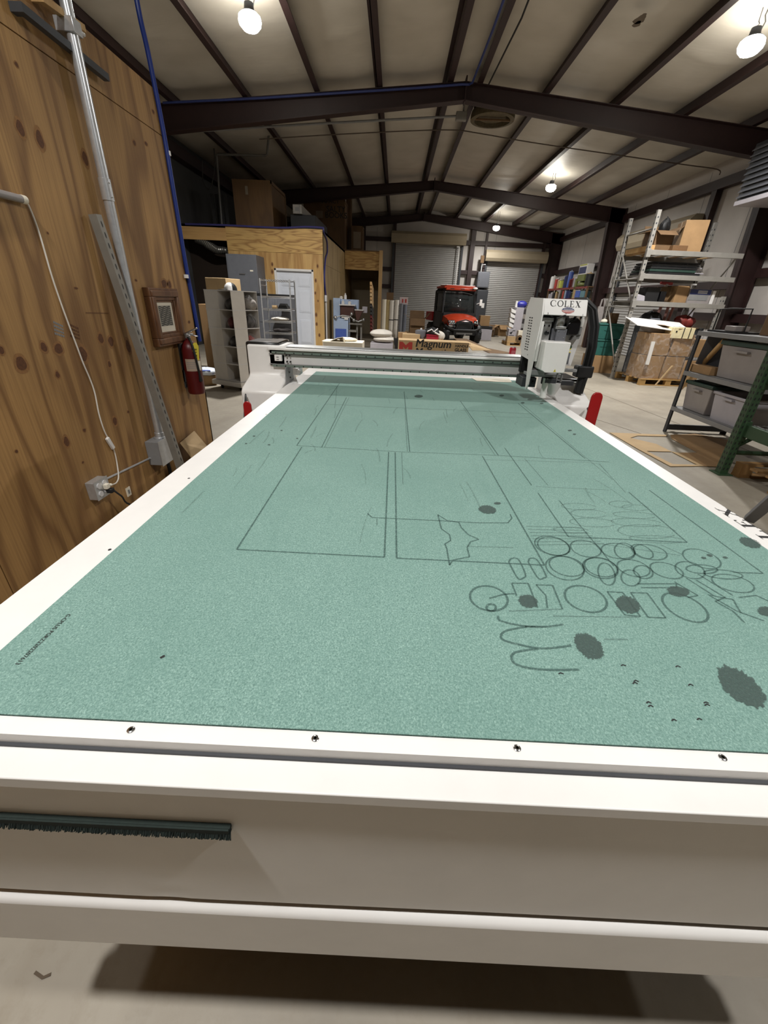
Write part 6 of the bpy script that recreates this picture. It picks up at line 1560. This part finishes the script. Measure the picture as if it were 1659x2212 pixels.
mb = MB(); a = PY(1429, 611, 10.9); b2 = PY(1452, 613, 10.9); mb.cyl((a.x-.02, 10.9, a.z), (b2.x, 10.9, b2.z), .03, n=12, m=1); mb.cyl((b2.x, 10.9, b2.z), (b2.x+.55, 10.9, b2.z), .02, n=10, m=0); mb.box(a.x+.1, a.x+.14, 10.86, 10.94, zt, a.z-.02, 0); mb.box(b2.x+.4, b2.x+.44, 10.86, 10.94, zt, a.z-.02, 0)
item(mb, [WHITE, mt('pink_tip', (226, 96, 98), .4)], 'marker_pole', 'white pole with a pink red tip lying across the third rack level', 'pole')
# things under the rack
t1 = thing('step_ladder', 'pink fibreglass step ladder leaning under the rack', 'ladder', (5.75, 10.9, 0))
LAD = mt('ladder_pink', (222, 166, 156), .5)
for k, (pa, pb) in enumerate(((( 1431, 657), (1409, 705)), ((1446, 656), (1418, 740)), ((1456, 660), (1451, 700)))):
    a, b2 = PY(*pa, 10.85), PY(*pb, 10.85); d = (b2-a).normalized(); e = a+d*((a.z)/-d.z*.99) if k < 2 else V((b2.x, 11.2, .0))
    mb = MB(); mb.cyl(a, e, .035, n=4); build('rail', mb, LAD, t1, smooth=False)
mb = MB(); a = PY(1440, 654, 10.85); mb.box(a.x-.12, a.x+.14, 10.8, 11.0, a.z-.03, a.z+.02); build('ladder_top', mb, DGREY, t1)
for k in range(4):
    mb = MB(); a = PY(1422-5*k, 690+14*k, 10.85); mb.box(a.x-.16, a.x+.10, 10.83, 10.9, a.z-.012, a.z+.012); build('ladder_step', mb, ALU, t1)
SH = thing('white_sheet', 'large white board tilted on top of the wrapped cartons', 'board', (5.75, 9.6, 1.1))
q = [PY(1350, 685, 10.05), PY(1467, 698, 10.0), PY(1500, 722, 9.25), PY(1376, 703, 9.35)]
mb = MB(); mb.prism(q, (0, 0, .012)); build('board', mb, WHITE, SH, smooth=False)
# pallet with shrink-wrapped cartons
Yw = 9.25; pal_c = V((5.86, 9.72, 0))
pallet('yellow pine pallet under the shrink-wrapped cartons', tuple(pal_c), R(4), 1.25, 1.0, mt('pallet_yellow', (172, 136, 82), .7, var=.15))
rows_ = [[(-.40, .40, .46, 'wrapped carton at the left of the bottom row on the yellow pallet'), (.02, .40, .46, 'wrapped carton in the middle of the bottom row on the yellow pallet'), (.43, .38, .40, 'wrapped carton at the right of the bottom row, long pale edge')],
         [(-.38, .42, .42, 'wrapped carton at the left of the second row on the yellow pallet'), (.06, .42, .42, 'wrapped carton in the middle of the second row on the yellow pallet'), (.44, .30, .34, 'wrapped carton at the right of the second row under the cream box')]]
z = .136
for rr in rows_:
    for dx, w, h_, lab in rr:
        p = pal_c+V((dx, -.18, 0)); carton(lab, (p.x, p.y, z), (w-.01, .58, h_-.01 if rr is rows_[0] else h_), R(4), CARD, group='shrink-wrapped cartons on the yellow pallet')
    z += .462
mb = MB(); o = pal_c
def wq(x_, y_, z_): return o + rotz(R(4)) @ V((x_, y_, 0)) + V((0, 0, z_))
n = 40; vs = []
per = [(-.63+1.26*k/14, -.49) for k in range(15)]+[(.66, -.49+.7*k/6) for k in range(1, 7)]
per = [(-.64, .2-.69*k/6) for k in range(6)]+per
zz = [.15, .35, .52, .66, .80, .93, 1.02]
for x_, y_ in per:
    for j, z_ in enumerate(zz):
        vs.append(wq(x_+.012*math.sin(9*z_+x_*7), y_-.010*abs(math.sin(13*x_+z_*11)), z_+.02*math.sin(5*x_+2)))
L7 = len(zz)
mb.add(vs, [(i*L7+j, (i+1)*L7+j, (i+1)*L7+j+1, i*L7+j+1) for i in range(len(per)-1) for j in range(L7-1)])
build('shrink_wrap', mb, FILM, label='clear shrink wrap around the cartons on the yellow pallet', cat='plastic wrap')
mb = MB(); a, b2 = PY(1412, 738, 9.18), PY(1398, 788, 9.18); mb.prism([b2+V((-.035, 0, 0)), b2+V((.035, 0, 0)), a+V((.035, 0, 0)), a+V((-.035, 0, 0))], (0, .02, 0)); item(mb, WHITE, 'white_strip', 'white corner strip held by the shrink wrap', 'strip', smooth=False)
zc = .136+.462+.42
cb = thing('cream_box', 'cream box with black straps on the right of the wrapped cartons', 'box', (pal_c.x+.40, 9.5, .136+.462+.345)); c = V(cb.location)
mb = MB(); cx0, cx1 = PY(1443, 750, 9.22).x, PY(1489, 750, 9.22).x
mb.box(cx0, cx1, 9.22, 9.8, c.z, c.z+.2); build('body', mb, mt('cream_card', (224, 212, 170), .7), cb, bevel=.004)
mb = MB(); ck = (cx1-cx0)/4
mb.box(cx0+1.9*ck, cx0+1.9*ck+.015, 9.215, 9.805, c.z, c.z+.203); mb.box(cx0+3.1*ck, cx0+3.1*ck+.015, 9.215, 9.805, c.z, c.z+.203); mb.box(cx0+.5*ck, cx0+.5*ck+.03, 9.216, 9.22, c.z+.11, c.z+.14); build('strap', mb, INK, cb, smooth=False)
open_carton('open carton on the wrapped stack beneath the white board', (pal_c.x+.02, 9.62, .136+.462+.421), (.40, .4, .12), R(6), CARD, (95, None, 80, 90))
mb = MB(); mb.box(pal_c.x-.55, pal_c.x-.2, 9.5, 9.9, zc+.001, zc+.12); item(mb, TRANS, 'clear_bin', 'cloudy plastic bin at the left of the wrapped stack', 'bin', bevel=.015)
a, b2 = PZ(1416, 832, .05), PY(1453, 790, 9.0)
mb = MB(); mb.prism([a+V((-.015, 0, 0)), a+V((.015, 0, 0)), b2+V((.015, 0, 0)), b2+V((-.015, 0, 0))], (0, .012, 0)); item(mb, CARDL, 'timber_strip', 'thin pale timber strip leaning on the wrapped cartons', 'timber', smooth=False)
# green totes on a carton
tc = PZ(1296, 806, 0); tx, ty = tc.x, tc.y+.3
carton('wide brown carton under the two green totes', (tx, ty, 0), (.58, .55, .40), R(-3), CARD)
def tote(label, c, w, d, h_, m_, lid=None, rz=0, group=None, lidm=None, name='plastic_tote'):
    t = thing(name, label, 'storage tote', c, rz, group); k = .88
    mb = MB(); bq = [(-w/2*k, -d/2*k, 0), (w/2*k, -d/2*k, 0), (w/2*k, d/2*k, 0), (-w/2*k, d/2*k, 0)]; tq = [(-w/2, -d/2, h_), (w/2, -d/2, h_), (w/2, d/2, h_), (-w/2, d/2, h_)]
    mb.add(bq+tq, [(3, 2, 1, 0), (0, 1, 5, 4), (1, 2, 6, 5), (2, 3, 7, 6), (3, 0, 4, 7)] + ([(4, 5, 6, 7)] if lid else []))
    build('body', mb, m_, t, world=False, bevel=.01, solid=0 if lid else .008)
    mb = MB()
    if lid: mb.box(-w/2-.015, w/2+.015, -d/2-.015, d/2+.015, h_, h_+lid); mb.box(-w/2*.85, w/2*.85, -d/2*.85, d/2*.85, h_+lid, h_+lid+.01)
    else:
        for a, b2, c_, e in ((-w/2-.015, w/2+.015, -d/2-.015, -d/2), (-w/2-.015, w/2+.015, d/2, d/2+.015), (-w/2-.015, -w/2, -d/2, d/2), (w/2, w/2+.015, -d/2, d/2)): mb.box(a, b2, c_, e, h_-.03, h_)
    build('lid' if lid else 'rim', mb, lidm or m_, t, world=False, bevel=.006)
    mb = MB(); mb.box(-w*.28, w*.28, -d/2*.97-.006, -d/2*.94, h_*.62, h_*.66); mb.box(-w/2-.03, -w/2, -d*.15, d*.15, h_-.06, h_-.04); build('grip', mb, m_, t, world=False, smooth=False)
    return t
tote('lower green tote of the stack of two on the brown carton', (tx+.02, ty, .401), .57, .5, .33, GREEN, .03)
tote('upper green tote of the stack of two, clutter on its lid', (tx+.03, ty, .772), .60, .50, .31, GREEN, .03)
zt = .772+.35
mb = MB(); mb.box(tx-.02, tx+.18, ty-.1, ty+.1, zt+.001, zt+.22); item(mb, CARDD, 'small_carton', 'small dark carton on the upper green tote', 'box', bevel=.004)
mb = lump(.08, .08, .05, 93, .2); mb.v = [v+V((tx-.14, ty-.1, zt+.001)) for v in mb.v]; item(mb, CREAM, 'cream_parcel', 'crumpled cream parcel on the upper green tote', 'parcel')
mb = MB(); mb.tube([(tx-.24, ty+.15, zt+.001), (tx-.2, ty+.15, zt+.5), (tx-.15, ty+.15, zt+.52), (tx-.1, ty+.15, zt+.3)], .02, 6); mb.box(tx-.26, tx-.06, ty+.12, ty+.16, zt, zt+.35); item(mb, TRANS, 'clear_bag', 'clear bag with red print standing on the upper green tote', 'bag')
mb = MB(); mb.cyl((tx+.12, ty+.22, zt+.001), (tx+.16, ty+.22, zt+.50), .022, n=10); mb.cyl((tx+.16, ty+.22, zt+.42), (tx+.168, ty+.22, zt+.5), .03, n=10, m=1); item(mb, [MGREY, BLACK], 'grey_rod', 'grey rod with black tip rising behind the green totes', 'rod')
# clutter right of the totes on the low bench under the rack
mb = MB(); mb.box(5.62, 6.9, 10.2, 10.72, .0, 1.12); item(mb, DGREY, 'low_bench', 'dark low bench under the rack behind the white board', 'bench', bevel=.01)
zt = 1.121
mb = lump(.30, .2, .16, 95, .2); mb.v = [v+V((5.80, 10.5, zt)) for v in mb.v]; item(mb, BLACK, 'black_bag', 'black bag heaped on the dark low bench', 'bag')
mb = MB(); mb.box(5.66, 5.90, 10.24, 10.32, zt, zt+.16); item(mb, GREYP, 'grey_speaker', 'grey device in front of the black bag', 'device', bevel=.02)
bottle(1406, 668, 682, .05, 10.26, WHITE, 'small white bottle on the dark low bench', None, None, zt)
mb = lump(.22, .16, .12, 97, .3); mb.v = [v+V((6.55, 10.4, zt)) for v in mb.v]; item(mb, mt('red_tool', (124, 46, 40), .5, var=.3), 'red_tool_heap', 'heap of dark red tools at the right of the dark low bench', 'tools')
for k, (xx, w, h_, m_, lab) in enumerate(((6.35, .30, .34, TRANS2, 'white panel standing behind the dark low bench, left one'), (6.72, .14, .34, MGREY, 'grey slat standing between the white panels'), (7.05, .26, .36, TRANS2, 'white panel standing behind the dark low bench, right one'))):
    mb = MB(); mb.box(xx-w/2, xx+w/2, 11.2, 11.24, 0, zt+h_); item(mb, m_, 'upright_panel', lab, 'panel', smooth=False)

# ------------------------------------------------------------------ grey steel shelf beside the aisle
SX0, SX1, SY0, SY1 = 3.62, 4.42, 4.25, 5.44
t = thing('steel_shelf', 'grey steel shelf of clear totes beside the aisle', 'shelving', ((SX0+SX1)/2, (SY0+SY1)/2, 0))
for (x_, y_) in ((SX0, SY1), (SX1, SY1), (SX0, SY0), (SX1, SY0)):
    mb = MB(); s_ = 1 if x_ == SX0 else -1; e = -1 if y_ == SY1 else 1
    mb.box(x_, x_+s_*.05, y_, y_+e*.006, 0, 1.25); mb.box(x_, x_+s_*.006, y_, y_+e*.05, 0, 1.25); build('post', mb, DGREY if y_ == SY1 else GREYP, t, smooth=False)
for z in (.335, .77, 1.225):
    mb = MB(); mb.box(SX0+.007, SX1-.007, SY0, SY1, z-.012, z)
    mb.box(SX0-.002, SX0+.02, SY0, SY1, z-.05, z); mb.box(SX1-.02, SX1+.002, SY0, SY1, z-.05, z); mb.box(SX0, SX1, SY1-.02, SY1+.002, z-.05, z); mb.box(SX0, SX1, SY0-.002, SY0+.02, z-.05, z)
    build('shelf_deck', mb, MGREY, t, bevel=.003)
mb = MB(); mb.box(SX0+.01, SX1, SY1-.03, SY1, .03, .10); build('foot_rail', mb, DGREY, t, bevel=.005)
mb = MB()
for z in (.335, .77, 1.225): mb.cyl((SX0+.03, SY1+.004, z-.02), (SX0+.03, SY1+.012, z-.02), .009, n=8)
build('bolts', mb, ALU, t)
tote('clear tote with dark green lid on the bottom deck of the grey shelf', (3.93, 5.15, .336), .52, .46, .30, TRANS, .035, 0, None, DGREEN)
tote('open cloudy tote without a lid on the bottom deck', (3.93, 4.62, .336), .52, .48, .30, TRANS2, None, 0)
tote('large clear tote with dark lid on the middle deck', (3.97, 4.72, .771), .58, .66, .34, TRANS, .05, 0, None, DGREEN)
mb = MB(); mb.box(3.75, 3.80, 4.42, 4.98, .775, .95) if False else mb.box(4.30, 4.33, 4.35, 4.4, .772, .9); item(mb, CARDL, 'tan_scrap', 'tan cardboard scrap behind the large clear tote', 'cardboard', smooth=False)
mb = MB(); mb.prism([(3.70, 5.42, .775), (4.20, 5.42, .775), (4.20, 5.36, 1.17), (3.70, 5.36, 1.17)], (0, -.02, 0)); item(mb, GREYP, 'grey_board', 'dark grey board standing on the middle deck of the grey shelf', 'board', smooth=False)
mb = MB(); mb.box(3.66, 3.78, 5.05, 5.40, .772, .86); item(mb, CARD, 'shallow_tray', 'shallow brown tray on the middle deck below the dowel', 'tray', bevel=.003)
a, b2 = PY(1513, 791, 5.30), PY(1567, 733, 5.30); d = (b2-a)
mb = MB(); mb.cyl(PY(1471, 838, 5.75), PY(1567, 733, 5.12), .028, n=14); item(mb, PINE, 'wooden_dowel', 'round pine dowel leaning across the middle deck', 'dowel')
carton('brown carton at the near end of the grey shelf top', (4.14, 4.62, 1.226), (.50, .5, .24), R(8), CARDD)
mb = MB(); mb.tube([(3.72, 5.35, 1.24), (3.72, 5.35, 1.46), (3.74, 5.20, 1.47), (3.78, 4.95, 1.47), (3.78, 4.95, 1.24)], .008, 6); mb.box(3.68, 3.95, 4.93, 5.38, 1.226, 1.245)
item(mb, BLACK, 'wire_rack', 'black wire stand on the grey shelf top', 'stand')
mb = MB(); mb.box(3.70, 3.86, 4.98, 5.14, 1.246, 1.30); item(mb, TRANS, 'glass_tray', 'small clear tray on the black wire stand', 'tray', bevel=.006)
mb = MB(); mb.box(3.66, 3.80, 4.30, 4.40, 1.226, 1.27); item(mb, SBLUE, 'blue_white_box', 'small blue box on the near edge of the grey shelf top', 'box', bevel=.004)
mb = MB(); 
for k in range(4): mb.box(3.72, 3.90, 4.50, 4.64, 1.171+.001+.0118*k-.012, 1.18+.0118*k-.012)
item(mb, WHITE, 'folded_papers', 'white folded papers on the lid of the large clear tote', 'paper', smooth=False)

# ------------------------------------------------------------------ green pallet rack at the right edge
GX0, GX1, GY = 3.31, 4.15, 3.90
t = thing('green_rack', 'green perforated pallet rack at the right edge', 'storage rack', (GX0, GY, 0))
for (x_, y_) in ((GX0, GY), (GX1, GY), (GX0, GY-2.4), (GX1, GY-2.4)):
    mb = MB(); mb.box(x_-.038, x_+.038, y_-.035, y_+.035, .01, 2.4); mb.box(x_-.07, x_+.07, y_-.07, y_+.07, 0, .01); up = None
    z = .06
    while z < 2.35:
        for s_ in (-1, 1):
            c = V((x_+s_*.018, y_-.0356, z)); mb.poly([c+V((-.007, 0, -.014)), c+V((.007, 0, -.010)), c+V((.008, 0, .014)), c+V((-.006, 0, .010))], 1)
            c = V((x_-.0386, y_+s_*.016, z)); mb.poly([c+V((0, -.007, -.014)), c+V((0, .007, -.010)), c+V((0, .008, .014)), c+V((0, -.006, .010))], 1)
        z += .052
    build('upright', mb, [RGREEN, INK], t, smooth=False)
for z in (.50, .98, 1.9):
    for x_ in (GX0+.03, GX1-.03):
        mb = MB(); mb.box(x_-.02, x_+.025, GY-2.36, GY-.035, z-.11, z); mb.box(x_-.035, x_+.03, GY-.04, GY+.035, z-.16, z+.03); build('beam', mb, RGREEN, t, bevel=.004)
mb = MB()
for z in (.502, .982):
    for k in range(24): mb.cyl((GX0+.04, GY-.1-k*.1, z+.004), (GX1-.04, GY-.1-k*.1, z+.004), .004, n=5)
    for k in range(9): mb.cyl((GX0+.06+k*.09, GY-.06, z), (GX0+.06+k*.09, GY-2.3, z), .004, n=5)
build('wire_deck', mb, MGREY, t)
mb = MB(); mb.cyl((GX0, GY, .22), (GX1, GY, .22), .022, n=8); mb.cyl((GX0, GY, .26), (GX1, GY, .85), .02, n=8); mb.cyl((GX0, GY, 1.1), (GX1, GY, 1.7), .02, n=8); build('frame_brace', mb, RGREEN, t)
mb = lump(.20, .16, .12, 99, .15); mb.v = [v+V((3.72, 3.35, .51)) for v in mb.v]; item(mb, CLOTH, 'white_bag', 'white bag lying on the lower wire deck of the green rack', 'bag')
mb = MB(); mb.box(3.45, 3.8, 3.0, 3.8, .99, 1.1); item(mb, CARDL, 'tan_box', 'tan box on the upper wire deck of the green rack', 'box', bevel=.005)
a = PZ(1583, 1030, 0); b2 = PZ(1690, 1080, 0)
pallet('worn pine pallet on the floor inside the green rack', (GX0+.62, a.y-.42, 0), R(0), 1.05, 1.0, mt('pallet_brown', (150, 114, 70), .7, var=.15))
# grey leg at the right edge of the frame
a, b2 = PZ(1616, 1128, .02), PX(1700, 1058, 2.3)
t = thing('steel_stand', 'grey bolted steel stand leg at the right edge by the table', 'stand', a)
d = (b2-a).normalized(); n_ = V((-d.y, d.x, 0)).normalized()
mb = MB(); mb.prism([a-n_*.035, a+n_*.035, a+n_*.035+V((0, 0, .05)), a-n_*.035+V((0, 0, .05))], (b2-a)); build('leg', mb, GREYP, t, bevel=.004)
mb = MB()
for k in (.42, .50): c = a.lerp(b2, k)+V((0, 0, .05)); mb.cyl(c, c+V((0, 0, .008)), .010, n=8)
build('bolts', mb, CHROME, t)
# cardboard cut-outs on the floor
def sheet(label, outer, holes, m_=CARDL):
    """outline with rectangular openings built as strips"""
    mb = MB()
    for pl in outer: mb.prism([PZ(x_, y_, .004) for x_, y_ in pl], (0, 0, .005))
    return build('cardboard_sheet', mb, m_, label=label, cat='cardboard', smooth=False)
S6 = lambda x_, y_: (1300+x_/4.2535, 640+y_/4.2535)
sheet('tan cardboard sheet with cut-out openings on the floor by the table', [
    [S6(70, 1255), S6(600, 1275), S6(590, 1290), S6(330, 1283), S6(260, 1303), S6(500, 1360), S6(640, 1430), S6(410, 1425), S6(340, 1410)],
    [S6(340, 1410), S6(410, 1425), S6(650, 1545), S6(630, 1565)], [S6(650, 1545), S6(880, 1552), S6(935, 1562), S6(630, 1565)], [S6(640, 1430), S6(700, 1440), S6(935, 1562), S6(880, 1552)]], None)
sheet('second tan cardboard sheet under the grey shelf', [[S6(630, 1275), S6(760, 1272), S6(1100, 1480), S6(1085, 1570), S6(935, 1562), S6(700, 1440), S6(880, 1438), S6(640, 1310)], [S6(760, 1272), S6(850, 1265), S6(1200, 1330), S6(1100, 1480)]], None, CARD)
# wall louver box
LXf = 6.7; a, b2 = PX(1584, 446, LXf), PX(1612, 362, LXf)
t = thing('louver_unit', 'dark louvered heater box hung high on the side wall', 'heater', ((LXf+XR)/2, a.y-.6, a.z))
y1 = a.y; y0 = y1-1.4; zb_, zt = a.z, b2.z+.35
mb = MB(); mb.box(LXf+.03, XR-.02, y0, y1, zb_+.08, zt); build('housing', mb, DGREY, t)
mb = MB(); mb.box(LXf, XR-.02, y0, y1+.01, zb_, zb_+.08); build('bottom_trim', mb, TRANS2, t, bevel=.006)
for k in range(9):
    z = zb_+.12+k*(zt-zb_-.14)/9; mb = MB(); mb.prism([(LXf-.01, y0, z), (LXf+.05, y0, z+.06), (LXf+.05, y0, z+.07), (LXf-.01, y0, z+.012)], (0, y1-y0, 0)); build('louver_slat', mb, GREYP, t, smooth=False)
mb = MB(); mb.box(7.4, 7.5, (y0+y1)/2-.03, (y0+y1)/2+.03, zt, 4.8); build('hanger', mb, DGREY, t)

# ------------------------------------------------------------------ under the roof
p = PZ(1063, 262, 4.98)
rx = (PZ(1110, 264, 4.98).x-PZ(1016, 262, 4.98).x)/2
t = thing('roof_vent', 'round dusty roof vent near the ridge', 'roof vent', (p.x, p.y, 4.98))
VD = mt('dusty_metal', (96, 86, 64), .7, var=.25, scale=20)
mb = MB(); prof = [(rx*.82, 0), (rx, .01), (rx, .10), (rx*.96, .16)]; mb.lathe([(rx*.80, .14)]+prof+[(rx*.80, .16)], (p.x, p.y, 4.98), n=36); build('collar', mb, VD, t)
mb = MB(); mb.lathe([(.01, .06), (rx*.62, .06), (rx*.66, .09), (.01, .12)], (p.x, p.y+.03, 4.98), n=30); mb.box(p.x-rx*.95, p.x+rx*.95, p.y-.04, p.y+.01, 4.985, 5.01, 1)
build('damper_disc', mb, [VD, CARDD], t)
mb = MB(); mb.cyl((p.x, p.y, 5.1), (p.x, p.y, 5.32), rx*.9, n=30); build('throat', mb, CORE, t)
Yc = 11.6
t = thing('roof_conduit', 'thin grey conduit ending in a junction box under the ridge', 'conduit', PY(985, 252, Yc))
a, b2 = PY(370, 287, Yc), PY(985, 251, Yc); mb = MB(); mb.tube([a, (a+b2)/2+V((0, 0, .01)), b2], .022, 8); build('pipe', mb, MGREY, t)
mb = MB(); mb.box(b2.x, b2.x+.22, Yc-.05, Yc+.06, b2.z-.07, b2.z+.07); mb.cyl((b2.x+.15, Yc, b2.z+.07), (b2.x+.15, Yc, 5.30), .02, n=8); build('box', mb, RACKW, t, bevel=.006)
Yk = 12.4
pts = [PY(560, 301, Yk), PY(700, 292, Yk), PY(880, 283, Yk), PY(980, 281, Yk), PY(1040, 289, Yk), PY(1150, 308, Yk), PY(1320, 333, Yk), PY(1480, 356, Yk), PY(1550, 366, Yk), PY(1554, 378, Yk)]
mb = MB(); mb.tube(smooth_pts(pts, 4), .011, 6); build('brace_cable', mb, mt('cable_brown', (84, 72, 62), .6), label='thin brown cable strung across under the roof behind the nearest frame', cat='cable')
# blue air line on the nearest frame and ridge
pts = [PY(x_, y_, 10.78) for x_, y_ in ((352, 222), (560, 212), (760, 199), (900, 190), (1000, 182))]
t = thing('blue_air_line', 'blue air line running along the nearest portal frame to the ridge', 'air pipe', pts[-1])
mb = MB(); mb.tube(pts + [V((1.20, 10.78, 5.135)), V((1.25, 10.7, 5.135)), V((1.28, 9.0, 5.135)), V((1.30, 2.0, 5.135))], .02, 8); build('pipe', mb, mt('blue_line', (44, 56, 110), .5), t)
mb = MB(); mb.tube([V((1.56, 10.7, 5.12)), V((1.60, 8.5, 5.06)), V((1.58, 7.6, 5.09)), V((1.55, 5.0, 5.13)), V((1.55, 2.0, 5.13))], .014, 8); build('hose', mb, BLACK, t)
# lamps
def lamp(x_, y_, z_, lab, ztop_=None, k=1.0):
    ztop_ = ztop_ or ztop(x_)+.2
    t = thing('high_bay_lamp', lab, 'ceiling lamp', (x_, y_, z_), 0, 'high bay lamps under the roof')
    mb = MB(); mb.lathe([(.03, .19), (.06, .18), (.07, .10), (.11, .085), (.115, .075)], n=24); build('housing', mb, DGREY, t, world=False)
    mb = MB(); mb.lathe([(.110, .078), (.145, .05), (.155, .005), (.145, -.035), (.10, -.08), (.04, -.098), (.001, -.10)], n=28); build('lens', mb, LENS2 if k == .43 else LENS, t, world=False)
    mb = MB(); mb.tube([(0, 0, .16), (0, 0, .20), (.02, 0, .22), (0, 0, .24), (0, 0, ztop_-z_)], .006, 6); mb.tube([(.06, 0, .15), (.09, 0, .24), (.06, 0, .30), (.08, 0, ztop_-z_)], .009, 6); build('hook_cord', mb, MGREY, t, world=False)
    li = bpy.data.lights.new('lamp_light', 'AREA'); li.shape = 'DISK'; li.size = .26; li.energy = LAMP_W*k; li.color = (1, .985, .96)
    li.spread = R(165)
    lo = bpy.data.objects.new('lamp_light', li); COL.objects.link(lo); lo.parent = t; lo.location = (0, 0, -.115)
    return t
LAMP_W = 245
q = PZ(540, 47, 4.75); lamp(q.x, q.y, 4.75, 'glowing lamp above the plywood wall at the left')
q = PZ(1622, 100, 4.72); lamp(q.x, q.y, 4.72, 'glowing lamp at the right, nearest of the row of three')
q = PZ(1190, 406, 4.72); lamp(q.x, q.y, 4.72, 'glowing lamp in front of the middle portal frame', None, .75)
q = PY(1072, 493, 22.6); lamp(q.x, q.y, q.z, 'glowing lamp farthest away before the end wall', None, .45)
lamp(-1.2, -.02, 4.75, 'lamp hanging above the left rear of the camera', None, .43); lamp(2.7, -.02, 4.72, 'lamp hanging above the right rear of the camera', None, .43)
# ------------------------------------------------------------------ world and view
w = bpy.data.worlds.new('world'); S.world = w; w.use_nodes = True
w.node_tree.nodes['Background'].inputs['Color'].default_value = (.02, .02, .022, 1)
S.view_settings.view_transform = 'Standard'; S.view_settings.look = 'None'; S.view_settings.gamma = 1; S.view_settings.use_curve_mapping = False
S.view_settings.exposure = 0.12
S.cycles.use_denoising = True
try: S.cycles.denoiser = 'OPENIMAGEDENOISE'
except Exception: pass
S.cycles.max_bounces = 8; S.cycles.diffuse_bounces = 5; S.cycles.transparent_max_bounces = 12
S.cycles.sample_clamp_indirect = 6
S.cycles.caustics_reflective = False; S.cycles.caustics_refractive = False
